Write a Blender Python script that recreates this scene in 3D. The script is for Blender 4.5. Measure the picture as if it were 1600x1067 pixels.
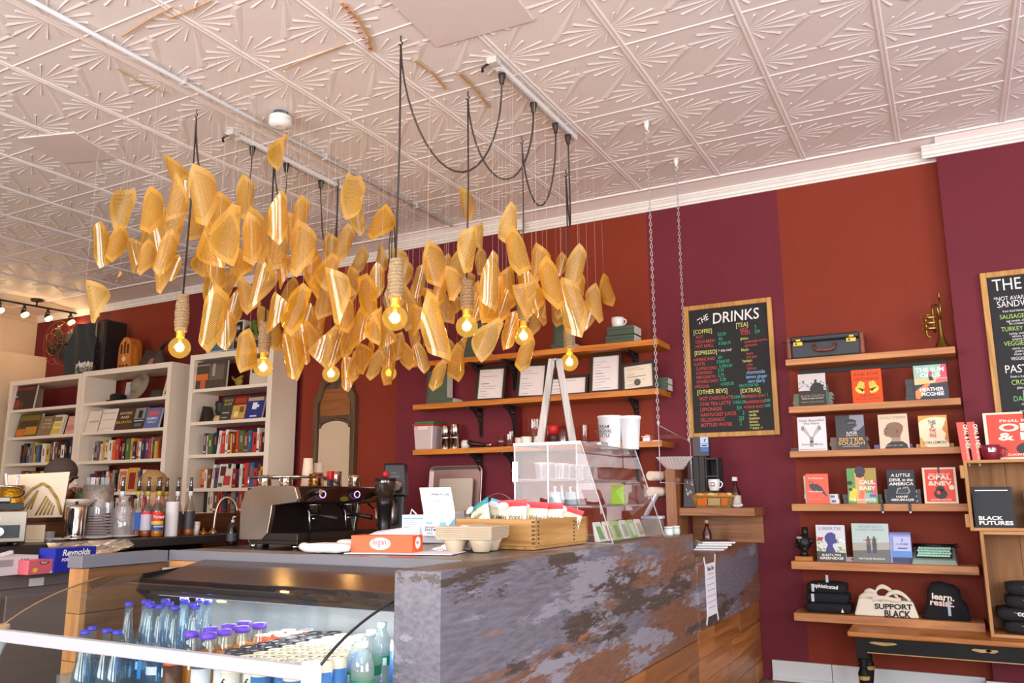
import bpy, math, random
from mathutils import Vector, Matrix, Euler
for o in list(bpy.data.objects): bpy.data.objects.remove(o, do_unlink=True)
SC = bpy.context.scene
COL = SC.collection
random.seed(7)
PI = math.pi

# ------------------------------------------------------------------ camera
CAMZ = 1.22
F_PX = 1276.2
YAW, PITCH, ROLL = math.radians(-28.0), math.radians(10.79), math.radians(-0.335)
_fw = Vector((math.sin(YAW)*math.cos(PITCH), math.cos(YAW)*math.cos(PITCH), math.sin(PITCH)))
_rt = Vector((math.cos(YAW), -math.sin(YAW), 0))
_up = _rt.cross(_fw)
_r = _rt*math.cos(ROLL) + _up*math.sin(ROLL)
_u = _up*math.cos(ROLL) - _rt*math.sin(ROLL)
cam_data = bpy.data.cameras.new('camera')
cam = bpy.data.objects.new('camera', cam_data)
COL.objects.link(cam)
cam_data.sensor_fit = 'HORIZONTAL'; cam_data.sensor_width = 36.0
cam_data.lens = F_PX*36.0/1600.0
cam_data.clip_start = 0.05; cam_data.clip_end = 100
m = Matrix((( _r.x, _u.x, -_fw.x, 0), (_r.y, _u.y, -_fw.y, 0), (_r.z, _u.z, -_fw.z, CAMZ), (0,0,0,1)))
cam.matrix_world = m
SC.camera = cam

# ------------------------------------------------------------------ world, daylight through the shop windows, exposure
w = bpy.data.worlds.new('world'); SC.world = w; w.use_nodes = True
bg = w.node_tree.nodes['Background']
bg.inputs[0].default_value = (0.80, 0.88, 1.0, 1); bg.inputs[1].default_value = 1.5
SC.view_settings.view_transform = 'Standard'; SC.view_settings.look = 'None'
SC.view_settings.gamma = 1.0; SC.view_settings.use_curve_mapping = False
SC.view_settings.exposure = 0.0
SC.cycles.transparent_max_bounces = 40

def area(name, loc, target, sx, sy, power, col):
    d = bpy.data.lights.new(name, 'AREA'); d.shape = 'RECTANGLE'; d.size = sx; d.size_y = sy
    d.energy = power; d.color = col
    o = bpy.data.objects.new(name, d); COL.objects.link(o); o.location = loc
    o.rotation_euler = (Vector(target)-Vector(loc)).to_track_quat('-Z', 'Y').to_euler()
    return o
# daylight standing in the storefront openings behind the camera
area('window_daylight_wide', (-3.5, -2.95, 1.75), (-3.3, 2.0, 4.4), 4.4, 2.3, 310, (1.0, 0.97, 0.94))
area('window_daylight_near', (1.6, -2.95, 1.75), (1.3, 2.0, 4.6), 3.0, 2.3, 285, (0.84, 0.92, 1.0))
area('window_daylight_side', (4.12, 1.2, 1.75), (0.0, 1.6, 2.6), 3.4, 2.3, 200, (0.84, 0.92, 1.0))

# ------------------------------------------------------------------ projection helper: a pixel of the 1600x1067 frame on a known plane
def at(px, py, X=None, Y=None, Z=None):
    d = _fw + _r*((px-800)/F_PX) - _u*((py-533.5)/F_PX)
    if Y is not None: t = Y/d.y
    elif X is not None: t = X/d.x
    else: t = (Z-CAMZ)/d.z
    return Vector((d.x*t, d.y*t, d.z*t+CAMZ))
def depth(P): return (Vector(P)-Vector((0,0,CAMZ))).dot(_fw)
def atd(px, py, dep):
    d = _fw + _r*((px-800)/F_PX) - _u*((py-533.5)/F_PX)
    return d*dep + Vector((0,0,CAMZ))

# ------------------------------------------------------------------ materials
def lin(c):
    if isinstance(c, str):
        c = c.lstrip('#'); c = [int(c[i:i+2], 16)/255 for i in (0, 2, 4)]
    return tuple((x/12.92 if x <= .04045 else ((x+.055)/1.055)**2.4) for x in c) + (1,)
_MC = {}
def mat(col, rough=.55, metal=0, var=.0, vs=6, bump=0, bs=60, spec=.5, coat=0, rnd=0.0, stretch=None, emis=0, ecol=None, name=None):
    key = (str(col), rough, metal, var, vs, bump, bs, spec, coat, rnd, str(stretch), emis, str(ecol))
    if key in _MC: return _MC[key]
    m = bpy.data.materials.new(name or ('paint_' + str(col).strip('#'))); m.use_nodes = True
    nt = m.node_tree; b = nt.nodes['Principled BSDF']; L = nt.links
    c = lin(col)
    b.inputs['Base Color'].default_value = c
    b.inputs['Roughness'].default_value = rough; b.inputs['Metallic'].default_value = metal
    b.inputs['Specular IOR Level'].default_value = spec
    b.inputs['Coat Weight'].default_value = coat
    if emis:
        b.inputs['Emission Color'].default_value = lin(ecol or col); b.inputs['Emission Strength'].default_value = emis
    if var or bump or rnd:
        tc = nt.nodes.new('ShaderNodeTexCoord'); mp = nt.nodes.new('ShaderNodeMapping')
        L.new(tc.outputs['Object'], mp.inputs[0])
        if stretch: mp.inputs['Scale'].default_value = stretch
    if var or rnd:
        n = nt.nodes.new('ShaderNodeTexNoise'); n.inputs['Scale'].default_value = vs; n.inputs['Detail'].default_value = 5
        L.new(mp.outputs[0], n.inputs['Vector'])
        hsv = nt.nodes.new('ShaderNodeHueSaturation'); hsv.inputs['Color'].default_value = c
        mr = nt.nodes.new('ShaderNodeMapRange'); mr.inputs[1].default_value = .25; mr.inputs[2].default_value = .75
        mr.inputs[3].default_value = 1-var; mr.inputs[4].default_value = 1+var
        L.new(n.outputs['Fac'], mr.inputs[0])
        last = mr.outputs[0]
        if rnd:
            oi = nt.nodes.new('ShaderNodeObjectInfo'); m2 = nt.nodes.new('ShaderNodeMapRange')
            m2.inputs[3].default_value = 1-rnd; m2.inputs[4].default_value = 1+rnd
            L.new(oi.outputs['Random'], m2.inputs[0])
            mu = nt.nodes.new('ShaderNodeMath'); mu.operation = 'MULTIPLY'
            L.new(last, mu.inputs[0]); L.new(m2.outputs[0], mu.inputs[1]); last = mu.outputs[0]
        L.new(last, hsv.inputs['Value']); L.new(hsv.outputs[0], b.inputs['Base Color'])
    if bump:
        n2 = nt.nodes.new('ShaderNodeTexNoise'); n2.inputs['Scale'].default_value = bs; n2.inputs['Detail'].default_value = 4
        L.new(mp.outputs[0], n2.inputs['Vector'])
        bp = nt.nodes.new('ShaderNodeBump'); bp.inputs['Strength'].default_value = bump; bp.inputs['Distance'].default_value = .01
        L.new(n2.outputs['Fac'], bp.inputs['Height']); L.new(bp.outputs[0], b.inputs['Normal'])
    _MC[key] = m
    return m
def wood(c1, c2, axis=0, scale=6, rough=.45, rnd=.15, name='wood', knots=True):
    key = ('wood', c1, c2, axis, scale, rough, rnd, knots)
    if key in _MC: return _MC[key]
    m = bpy.data.materials.new(name); m.use_nodes = True
    nt = m.node_tree; b = nt.nodes['Principled BSDF']; L = nt.links
    tc = nt.nodes.new('ShaderNodeTexCoord'); mp = nt.nodes.new('ShaderNodeMapping')
    oi = nt.nodes.new('ShaderNodeObjectInfo'); add = nt.nodes.new('ShaderNodeVectorMath'); add.operation = 'ADD'
    L.new(tc.outputs['Object'], add.inputs[0])
    cb = nt.nodes.new('ShaderNodeCombineXYZ'); mul = nt.nodes.new('ShaderNodeMath'); mul.operation = 'MULTIPLY'; mul.inputs[1].default_value = 17
    L.new(oi.outputs['Random'], mul.inputs[0])
    for i in range(3): L.new(mul.outputs[0], cb.inputs[i])
    L.new(cb.outputs[0], add.inputs[1])
    s = [scale*2.2]*3; s[axis] = scale*.16
    mp.inputs['Scale'].default_value = s; L.new(add.outputs[0], mp.inputs[0])
    n = nt.nodes.new('ShaderNodeTexNoise'); n.inputs['Scale'].default_value = 2.0; n.inputs['Detail'].default_value = 8; n.inputs['Distortion'].default_value = 1.3
    L.new(mp.outputs[0], n.inputs['Vector'])
    cr = nt.nodes.new('ShaderNodeValToRGB'); cr.color_ramp.elements[0].position = .33; cr.color_ramp.elements[1].position = .68
    cr.color_ramp.elements[0].color = lin(c2); cr.color_ramp.elements[1].color = lin(c1)
    L.new(n.outputs['Fac'], cr.inputs[0])
    hsv = nt.nodes.new('ShaderNodeHueSaturation'); m2 = nt.nodes.new('ShaderNodeMapRange')
    m2.inputs[3].default_value = 1-rnd; m2.inputs[4].default_value = 1+rnd
    L.new(oi.outputs['Random'], m2.inputs[0]); L.new(m2.outputs[0], hsv.inputs['Value'])
    L.new(cr.outputs[0], hsv.inputs['Color'])
    last = hsv.outputs[0]
    if knots:
        v = nt.nodes.new('ShaderNodeTexVoronoi'); v.inputs['Scale'].default_value = .9
        L.new(mp.outputs[0], v.inputs['Vector'])
        mr = nt.nodes.new('ShaderNodeMapRange'); mr.inputs[1].default_value = .05; mr.inputs[2].default_value = .13; mr.inputs[3].default_value = .75; mr.inputs[4].default_value = 0
        L.new(v.outputs['Distance'], mr.inputs[0])
        mx = nt.nodes.new('ShaderNodeMix'); mx.data_type = 'RGBA'; mx.inputs['B'].default_value = tuple(x*.35 for x in lin(c2)[:3])+(1,)
        L.new(mr.outputs[0], mx.inputs['Factor']); L.new(last, mx.inputs['A']); last = mx.outputs['Result']
    L.new(last, b.inputs['Base Color'])
    b.inputs['Roughness'].default_value = rough
    bp = nt.nodes.new('ShaderNodeBump'); bp.inputs['Strength'].default_value = .15; bp.inputs['Distance'].default_value = .004
    L.new(n.outputs['Fac'], bp.inputs['Height']); L.new(bp.outputs[0], b.inputs['Normal'])
    _MC[key] = m
    return m
def schlick(nt, f0, extra=0.0, k=5.0):
    # reflection share, the same seen from either face of a thin sheet
    lw = nt.nodes.new('ShaderNodeLayerWeight')
    p = nt.nodes.new('ShaderNodeMath'); p.operation = 'POWER'; p.inputs[1].default_value = k; nt.links.new(lw.outputs['Facing'], p.inputs[0])
    q = nt.nodes.new('ShaderNodeMath'); q.operation = 'MULTIPLY_ADD'; q.inputs[1].default_value = .6; q.inputs[2].default_value = f0+extra; q.use_clamp = True
    nt.links.new(p.outputs[0], q.inputs[0])
    return q.outputs[0]
def clear(tint, gloss=.06, rough=.02, name='clear', ior=1.45, haze=0, hcol=None, glow=0):
    """see-through pane: tinted transparency with a fresnel reflection and an optional milky share"""
    key = ('clear', tint, gloss, rough, ior, haze, str(hcol), glow)
    if key in _MC: return _MC[key]
    m = bpy.data.materials.new(name); m.use_nodes = True
    nt = m.node_tree; nt.nodes.clear(); L = nt.links
    out = nt.nodes.new('ShaderNodeOutputMaterial')
    tr = nt.nodes.new('ShaderNodeBsdfTransparent'); tr.inputs[0].default_value = lin(tint)
    gl = nt.nodes.new('ShaderNodeBsdfGlossy'); gl.inputs['Roughness'].default_value = rough
    ad = schlick(nt, ((ior-1)/(ior+1))**2, gloss)
    base = tr.outputs[0]
    if haze:
        df = nt.nodes.new('ShaderNodeEmission' if glow else 'ShaderNodeBsdfDiffuse'); df.inputs[0].default_value = lin(hcol or tint)
        if glow: df.inputs[1].default_value = glow
        mh = nt.nodes.new('ShaderNodeMixShader'); mh.inputs[0].default_value = haze
        L.new(tr.outputs[0], mh.inputs[1]); L.new(df.outputs[0], mh.inputs[2]); base = mh.outputs[0]
    mx = nt.nodes.new('ShaderNodeMixShader')
    L.new(ad, mx.inputs[0]); L.new(base, mx.inputs[1]); L.new(gl.outputs[0], mx.inputs[2])
    L.new(mx.outputs[0], out.inputs[0])
    _MC[key] = m
    return m

# ------------------------------------------------------------------ mesh builder
class MB:
    def __init__(s): s.v = []; s.f = []; s.sm = []
    def add(s, verts, faces, smooth=False, M=None):
        k = len(s.v)
        for p in verts:
            p = Vector(p)
            s.v.append(tuple(M @ p) if M is not None else tuple(p))
        for f in faces: s.f.append([i+k for i in f]); s.sm.append(smooth)
        return s
    def box(s, x0, y0, z0, x1, y1, z1, M=None):
        return s.add([(x0,y0,z0),(x1,y0,z0),(x1,y1,z0),(x0,y1,z0),(x0,y0,z1),(x1,y0,z1),(x1,y1,z1),(x0,y1,z1)],
                     [(0,3,2,1),(4,5,6,7),(0,1,5,4),(1,2,6,5),(2,3,7,6),(3,0,4,7)], False, M)
    def hexa(s, p, M=None):
        return s.add(p, [(0,3,2,1),(4,5,6,7),(0,1,5,4),(1,2,6,5),(2,3,7,6),(3,0,4,7)], False, M)
    def lathe(s, prof, n=16, c=(0,0,0), M=None, cap=True, smooth=True):
        V = []; Fc = []; k = len(prof)
        for r, z in prof:
            for i in range(n):
                a = 2*PI*i/n; V.append((c[0]+r*math.cos(a), c[1]+r*math.sin(a), c[2]+z))
        for j in range(k-1):
            for i in range(n):
                Fc.append((j*n+i, j*n+(i+1) % n, (j+1)*n+(i+1) % n, (j+1)*n+i))
        s.add(V, Fc, smooth, M)
        if cap:
            o = len(s.v)-k*n
            if prof[0][0] > 1e-6: s.f.append([o+i for i in range(n)][::-1]); s.sm.append(False)
            if prof[-1][0] > 1e-6: s.f.append([o+(k-1)*n+i for i in range(n)]); s.sm.append(False)
        return s
    def ball(s, c, r, n=12, k=8, sc=(1,1,1), M=None):
        prof = [(math.sin(PI*j/k)*r, -math.cos(PI*j/k)*r) for j in range(k+1)]
        T = Matrix.Translation(c) @ Matrix.Diagonal((*sc, 1))
        return s.lathe(prof, n, M=(M @ T) if M is not None else T, cap=False)
    def tube(s, pts, r, n=6, M=None, closed=False, smooth=True):
        pts = [Vector(p) for p in pts]; k = len(pts); V = []; Fc = []
        up = None
        for i, p in enumerate(pts):
            if closed: t = pts[(i+1) % k]-pts[i-1]
            else: t = pts[min(i+1, k-1)]-pts[max(i-1, 0)]
            t = t.normalized() if t.length > 1e-9 else Vector((0,0,1))
            if up is None:
                up = Vector((0,0,1)) if abs(t.z) < .9 else Vector((1,0,0))
            a = (up - t*up.dot(t))
            a = a.normalized() if a.length > 1e-6 else t.orthogonal().normalized()
            up = a
            b = t.cross(a)
            rr = r[i] if isinstance(r, (list, tuple)) else r
            for j in range(n):
                g = 2*PI*j/n; V.append(p + a*(rr*math.cos(g)) + b*(rr*math.sin(g)))
        for i in range(k if closed else k-1):
            i2 = (i+1) % k
            for j in range(n):
                Fc.append((i*n+j, i*n+(j+1) % n, i2*n+(j+1) % n, i2*n+j))
        s.add(V, Fc, smooth, M)
        if not closed:
            o = len(s.v)-k*n
            s.f.append([o+j for j in range(n)][::-1]); s.sm.append(False)
            s.f.append([o+(k-1)*n+j for j in range(n)]); s.sm.append(False)
        return s
    def prism(s, poly, d0, d1, plane='xz', M=None):
        """polygon (2-D) extruded along the third axis"""
        n = len(poly)
        def P(a, b, d):
            return {'xz': (a, d, b), 'yz': (d, a, b), 'xy': (a, b, d)}[plane]
        V = [P(a, b, d0) for a, b in poly] + [P(a, b, d1) for a, b in poly]
        Fc = [list(range(n)), list(range(2*n-1, n-1, -1))] + [(i, i+n, (i+1) % n+n, (i+1) % n) for i in range(n)]
        return s.add(V, Fc, False, M)
    def mesh(s, name, mt):
        me = bpy.data.meshes.new(name); me.from_pydata(s.v, [], s.f)
        me.polygons.foreach_set('use_smooth', s.sm)
        me.materials.append(mt); me.update()
        return me
    def build(s, name, mt, parent=None, loc=None, rot=None, sharp=None, bevel=0, kind=None):
        me = s.mesh(name, mt)
        return put(me, name, parent, loc, rot, bevel, kind)
def put(me, name, parent=None, loc=None, rot=None, bevel=0, kind=None):
    o = bpy.data.objects.new(name, me); COL.objects.link(o)
    if parent is not None: o.parent = parent
    if loc is not None: o.location = loc
    if rot is not None: o.rotation_euler = rot
    if bevel:
        b = o.modifiers.new('bevel', 'BEVEL'); b.width = bevel; b.segments = 2; b.limit_method = 'ANGLE'
    if kind: o['kind'] = kind
    return o
def fix(o):
    return o
def tag(o, label, cat, group=None):
    o['label'] = label; o['category'] = cat
    if group: o['group'] = group
    return o
def thing(name, label, cat, loc=(0,0,0), rz=0, group=None, rot=None):
    o = bpy.data.objects.new(name, None); COL.objects.link(o)
    o.empty_display_size = .05
    o.location = loc; o.rotation_euler = rot if rot else (0,0,rz)
    return tag(o, label, cat, group)
def dup(root, loc, rz=None, label=None, group=None, rot=None, scale=None):
    r = root.copy(); COL.objects.link(r); r.location = loc
    if rz is not None: r.rotation_euler = (0,0,rz)
    if rot is not None: r.rotation_euler = rot
    if scale is not None: r.scale = scale
    if label: r['label'] = label
    if group: r['group'] = group
    for ch in list(root.children):
        c = ch.copy(); COL.objects.link(c); c.parent = r
        for g in list(ch.children):
            d = g.copy(); COL.objects.link(d); d.parent = c
    return r
_TC = {}
def text(s, size, mt, M, parent, name='lettering', align='LEFT', sx=1.0, bold=0.0, shear=0.0):
    cu = bpy.data.curves.new('t', 'FONT'); cu.body = s; cu.size = size; cu.align_x = align; cu.resolution_u = 3
    cu.offset = bold*size; cu.shear = shear; cu.fill_mode = 'FRONT'
    ob = bpy.data.objects.new('t', cu)
    me = bpy.data.meshes.new_from_object(ob)
    bpy.data.objects.remove(ob); bpy.data.curves.remove(cu)
    me.transform(M @ Matrix.Diagonal((sx, 1, 1, 1))); me.materials.clear(); me.materials.append(mt); me.name = name
    o = bpy.data.objects.new(name, me); COL.objects.link(o); o.parent = parent
    return o
WALLM = Matrix.Rotation(PI/2, 4, 'X')           # text upright, facing the camera side (-Y)
FACEX = Matrix(((0,0,1,0),(1,0,0,0),(0,1,0,0),(0,0,0,1)))   # text upright, facing +X
def T(x, y, z): return Matrix.Translation((x, y, z))
def RZ(a): return Matrix.Rotation(a, 4, 'Z')
def RX(a): return Matrix.Rotation(a, 4, 'X')
def RY(a): return Matrix.Rotation(a, 4, 'Y')
def ordinal(i):
    one = ['first','second','third','fourth','fifth','sixth','seventh','eighth','ninth','tenth','eleventh','twelfth','thirteenth','fourteenth','fifteenth','sixteenth','seventeenth','eighteenth','nineteenth','twentieth']
    return one[i] if i < 20 else ('twenty-' + one[i-20] if i < 29 else ('thirtieth' if i == 29 else 'thirty-' + one[i-30]))

# common materials
WHITE = mat('#e9e4de', .5); CREAM = mat('#efe3cd', .6); BLACK = mat('#15131a', .45); BLACKG = mat('#0f0f12', .25)
CHROME = mat('#d8d6d8', .16, 1.0); STEEL = mat('#a9a5a4', .32, 1.0, var=.12, vs=3, stretch=(1,1,9)); IRON = mat('#2e2522', .55, .4, var=.2, vs=30)
BRASS = mat('#c9a24a', .28, 1.0, var=.1); PAPER = mat('#efece8', .7); GREY = mat('#8d8a92', .5); DKGREY = mat('#3a373c', .45)
GLASS = clear('#eef5f4', .03, name='clear_glass'); RED = mat('#c8242b', .45)
BLKTXT = mat('#1d1a1c', .7); WHTTXT = mat('#f2efe9', .7)
# ================================================================== drinks inside the case
SHZ = .337
# stepped racks that lift the rear rows
rk2 = thing('step_rack', 'clear stepped rack carrying the bottles inside the drinks case', 'rack', (-2.1, 2.0, SHZ)); RKM = clear('#e3ebee', .06, .05, name='rack_plastic', haze=.15, hcol='#cfd8dc')
MB().box(-.66, -.13, 0, .66, .26, .298).build('step', RKM, rk2); MB().box(-.15, -.33, 0, .66, -.131, .298).build('step', RKM, rk2); MB().box(-.66, -.33, 0, -.151, -.131, .235).build('step', RKM, rk2)
Z_R, Z_F = SHZ+.2985, SHZ+.2355
def soda_mesh():
    R = .030
    return {'glass': MB().lathe([(R*.9,0),(R,.006),(R,.085),(R*.86,.12),(R*.55,.17),(.0135,.20),(.0125,.235)], 16, cap=False).mesh('glass', clear('#eaf3f8', .05, .02, name='soda_glass', haze=.06, hcol='#bcd3e6')),
            'water': MB().lathe([(R*.86,.003),(R*.93,.008),(R*.93,.085),(R*.80,.12),(R*.5,.166),(.0005,.168)], 14, cap=False).mesh('water', clear('#dcecf6', .03, .02, name='soda_water')),
            'cap': MB().lathe([(.0145,.2345),(.0150,.237),(.0135,.246),(.0005,.2475)], 14).mesh('cap', mat('#3a34c0', .35))}
SODA = soda_mesh()
def sticker(t, R, z0, z1, a0, a1, mt, name='label_wrap', rad=1.015):
    V = []; Fc = []; n = 7
    for i in range(n+1):
        g = a0+(a1-a0)*i/n; V += [(R*rad*math.cos(g), R*rad*math.sin(g), z0), (R*rad*math.cos(g), R*rad*math.sin(g), z1)]
    for i in range(n): Fc.append((2*i, 2*i+2, 2*i+3, 2*i+1))
    return MB().add(V, Fc, True).build(name, mt, t)
BLB = mat('#3f97e0', .5); WLB = mat('#dfe3f2', .5)
SOD = [(190,942,'R'),(215,940,'R'),(209,947,'R'),(231,947,'R'),(229,937,'R'),(244,937,'R'),(257,941,'R'),(255,949,'R'),(268,935,'R'),(281,946,'R'),(282,938,'R'),(288,931,'R'),(303,934,'R'),(302,941,'R'),(325,937,'R'),
       (133,984,'F'),(145,978,'F'),(162,982,'F'),(182,984,'F')]
pts = []
for k, (px, py, w_) in enumerate(SOD):
    z = (Z_R if w_ == 'R' else Z_F)
    P = at(px, py, Z=z+.2475)
    for (qx, qy) in pts:      # keep the round bottles from interpenetrating
        dv = Vector((P.x-qx, P.y-qy))
        if dv.length < .062: P = P + Vector((dv.x, dv.y, 0)).normalized()*(.062-dv.length) if dv.length > 1e-4 else P
    P.x = max(P.x, -2.735); P.y = min(max(P.y, 1.91), 2.245) if w_ == 'R' else min(max(P.y, 1.71), 1.83)
    pts.append((P.x, P.y))
order = sorted(range(len(SOD)), key=lambda k: SOD[k][0]); rank = {}
for w_ in 'RF':
    for n, k in enumerate([q for q in order if SOD[q][2] == w_]): rank[k] = n
for k, (px, py, w_) in enumerate(SOD):
    t = thing('soda_bottle', 'clear soda bottle with a blue crown cap, %s from the left in the %s group' % (ordinal(rank[k]), 'rear' if w_ == 'R' else 'front'), 'bottle', (pts[k][0], pts[k][1], (Z_R if w_ == 'R' else Z_F)+.0005), 0, 'blue-capped soda bottles in the case')
    for nm, me in SODA.items(): put(me, nm, t)
    if k % 2 == 0: sticker(t, .030, .02, .075, -1.9, -1.3, BLB)
    else: sticker(t, .030, .035, .06, -1.9, -.6, WLB)
    if w_ == 'F': sticker(t, .030, .02, .045, -2.2, -1.0, WLB, rad=1.02); text('ACQUAGIULIA', .010, mat('#3a34a0', .5), T(-.026, -.0315, .028) @ WALLM, t, 'lettering', bold=.02)
# juice bottles with violet lids
R = .033
JG = MB().lathe([(R*.9,0),(R,.006),(R,.075),(R*.93,.09),(.019,.135),(.0185,.146)], 16, cap=False).mesh('glass', clear('#f4ede2', .05, .02, name='juice_glass')); JL = MB().lathe([(R*.85,.003),(R*.94,.008),(R*.94,.075),(R*.86,.09),(.026,.108),(.0005,.1085)], 14, cap=False).mesh('juice', mat('#f0a636', .3, coat=.3)); JC = MB().lathe([(.0205,.1455),(.0215,.147),(.021,.158),(.0005,.159)], 16).mesh('cap', mat('#6a3ac9', .35))
JU = [(300,985),(311,986),(330,979),(344,983),(354,975),(375,978),(381,970),(405,972)]
jp = []
for px, py in JU:
    P = at(px, py, Z=Z_R+.205)
    for qx, qy in jp+pts:
        dv = Vector((P.x-qx, P.y-qy))
        if 1e-4 < dv.length < .067: P = P+Vector((dv.x, dv.y, 0)).normalized()*(.067-dv.length)
    P.y = min(max(P.y, 1.74), 2.24); jp.append((P.x, P.y))
jr = {k: n for n, k in enumerate(sorted(range(len(JU)), key=lambda k: JU[k][0]))}
for k, (px, py) in enumerate(JU):
    zb = Z_R+.0005
    t = thing('juice_bottle', 'amber juice bottle with a violet lid, %s from the left in the case' % ordinal(jr[k]), 'bottle', (jp[k][0], jp[k][1], zb), 0, 'violet-lidded juice bottles')
    for nm, me in (('glass', JG), ('juice', JL), ('cap', JC)): put(me, nm, t).scale = (1.05, 1.05, 1.28)
    sticker(t, R*1.05, .01, .05, -2.3, -.8, mat('#f0a070', .5)); sticker(t, R*1.05, .015, .045, -2.0, -1.5, mat('#efe6e0', .5), rad=1.02)
# coffee drink cans: three flavours in rows running away from the glass
def can_mesh(lid, side, band):
    r_ = .0265; H = .155
    return {'body': MB().lathe([(r_*.85,0),(r_,.008),(r_,H-.03)], 16).mesh('body', mat(side, .35, coat=.3)), 'band': MB().lathe([(r_,H-.0299),(r_,H-.012),(r_*.9,H-.004)], 16, cap=False).mesh('band', mat(band, .35, coat=.3)), 'lid': MB().lathe([(r_*.92,H-.004),(r_*.94,H),(r_*.86,H),(r_*.80,H-.004),(.0005,H-.004)], 16).mesh('lid', mat(lid, .4)), 'tab': MB().box(-.006, -.012, H-.0038, .006, .008, H-.0022).mesh('tab', mat('#d8d4cf', .3, .5))}
KINDS = [('white-lidded chocolate', can_mesh('#eeecf0', '#5a3a2c', '#e8622a')), ('black-lidded white', can_mesh('#4a464c', '#dfe3ea', '#55525a')), ('cream-lidded vanilla', can_mesh('#f0e3c9', '#efe6da', '#f0e3c9')), ('cream-lidded blue', can_mesh('#f0e3c9', '#3f7cc0', '#f0e3c9'))]
cols = [(-2.0, 0), (-1.944, 0), (-1.888, 1), (-1.832, 1), (-1.776, 2), (-1.72, 2), (-1.664, 3), (-1.608, 3), (-1.552, 3)]
WB_ = [tuple(at(px, py, Z=Z_R+.2)[:2]) for px, py in ((560, 992), (580, 984), (592, 1004), (597, 972))]
WB_ = [(min(x, -1.465), min(max(y, 1.72), 2.2)) for x, y in WB_]
for ci, (x, kd) in enumerate(cols):
    for ri in range(9):
        y = 1.705+ri*.0575+(.0288 if ci % 2 else 0); zb = Z_R+.0005
        if y > 2.24 or any(math.hypot(x-qx, y-qy) < .064 for qx, qy in jp+pts+WB_): continue
        nm = KINDS[kd][0]
        t = thing('coffee_can', '%s coffee can, %s from the glass in lane %s from the left' % (nm, ordinal(ri), ordinal(ci)), 'can', (x, y, zb), 0, 'coffee cans in the drinks case')
        for pn_, me in KINDS[kd][1].items(): put(me, pn_, t)
        if ri < 2 and kd in (2, 3): text('f', .03, WHTTXT if kd == 3 else mat('#2c3a5a', .5), T(-.008, -.0268, .09) @ WALLM, t, 'lettering', bold=.03, shear=.3)
        if ri == 0: sticker(t, .0265, .05, .075, -2.2, -1.0, mat(('#efe6e0', '#2c3a5a', '#8a8fa0', '#cfdcee')[kd], .5))
# spring water bottles beside the slab
R = .032
PB = [MB().lathe([(R*.85,0),(R,.01),(R,.05),(R*.95,.055),(R,.06),(R,.125),(R*.9,.145),(.016,.175),(.0125,.183)], 16, cap=False).mesh('bottle', clear('#e9f4f4', .05, .04, name='pet_plastic', haze=.14, hcol='#eef6f6')), MB().lathe([(R*1.012,.075),(R*1.012,.103)], 16, cap=False).mesh('label_wrap', mat('#1f8a5a', .45)), MB().lathe([(.0145,.1825),(.0145,.199),(.0005,.200)], 12).mesh('cap', mat('#dfe9ec', .4)), MB().add([(R*1.02*math.cos(g), R*1.02*math.sin(g), z) for g in (-2.0,-1.8,-1.6) for z in (.076,.098)], [(0,2,3,1),(2,4,5,3)]).mesh('label_panel', mat('#e6efe8', .5))]
for k, (x, y) in enumerate(WB_):
    t = thing('water_bottle', 'spring water bottle with a green label near the slab, %s' % ('nearest the glass seal', 'in the middle behind', 'touching the slab', 'rearmost')[k], 'bottle', (x, y, Z_R+.0005), .4*k, 'green-labelled water bottles')
    for nm, me in zip(('bottle', 'label_wrap', 'cap', 'label_panel'), PB): put(me, nm, t)
t = thing('price_card', 'white instruction card fixed inside the drinks case', 'card', (at(308, 925, Y=2.28).x, 2.285, at(308, 940, Y=2.28).z)); MB().box(-.06, 0, 0, .06, .003, .10).build('card', mat('#c9d8e6', .6), t)
for k in range(6): MB().box(-.045, -.001, .015+k*.013, .04-.008*(k % 3), -.0002, .018+k*.013).build('printed_line', mat('#8a94a8', .6), t)
# ================================================================== the room
CEIL = CAMZ + 2.35
def struct(name, mb, mt, parent=None, bevel=0):
    o = mb.build(name, mt, parent, bevel=bevel)
    o['kind'] = 'structure'
    return o
# floor of reddish tiles
fl = struct('floor', MB().box(-10.4, -3.2, -.1, 4.2, 6.4, -.002), mat('#8a6a58', .45, var=.2, vs=3))
RUST = mat('#84301c', .65, spec=.25, var=.05, vs=2.5, bump=.12, bs=140, name='rust_wall_paint')
BURG = mat('#6e2430', .65, spec=.25, var=.05, vs=2.5, bump=.12, bs=140, name='burgundy_wall_paint')
BURGD = mat('#6c2126', .65, spec=.25, var=.05, vs=2.5, bump=.12, bs=140, name='oxblood_wall_paint')
# (x0, x1, face y, paint)
SEGS = [(-10.2, -8.75, 6.20, BURGD), (-8.75, -7.36, 6.20, RUST), (-7.36, -5.55, 6.10, BURGD), (-5.55, -4.3, 6.06, RUST), (-4.3, -3.1, 5.90, BURG),
        (-3.1, -1.97, 6.0, RUST), (-1.97, -.96, 6.0, BURG), (-.96, .10, 6.0, RUST), (.10, 4.2, 5.90, BURG)]
CROWN = mat('#efe8e0', .5, var=.04, vs=12, bump=.05, bs=90, name='white_moulding_paint')
COVE = mat('#e9d8d2', .5, name='pink_cove_paint')
BASEW = mat('#d9dadb', .45, var=.06, vs=4, name='white_baseboard_paint')
for i, (x0, x1, y, mt) in enumerate(SEGS):
    struct('wall_back', MB().box(x0, y, 0, x1, 6.5, CEIL), mt)
runs = [(-10.2, -7.36, 6.20), (-7.36, -5.55, 6.10), (-5.55, -4.3, 6.06), (-4.3, -3.1, 5.90), (-3.1, .10, 6.0), (.10, 4.2, 5.90)]
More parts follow.
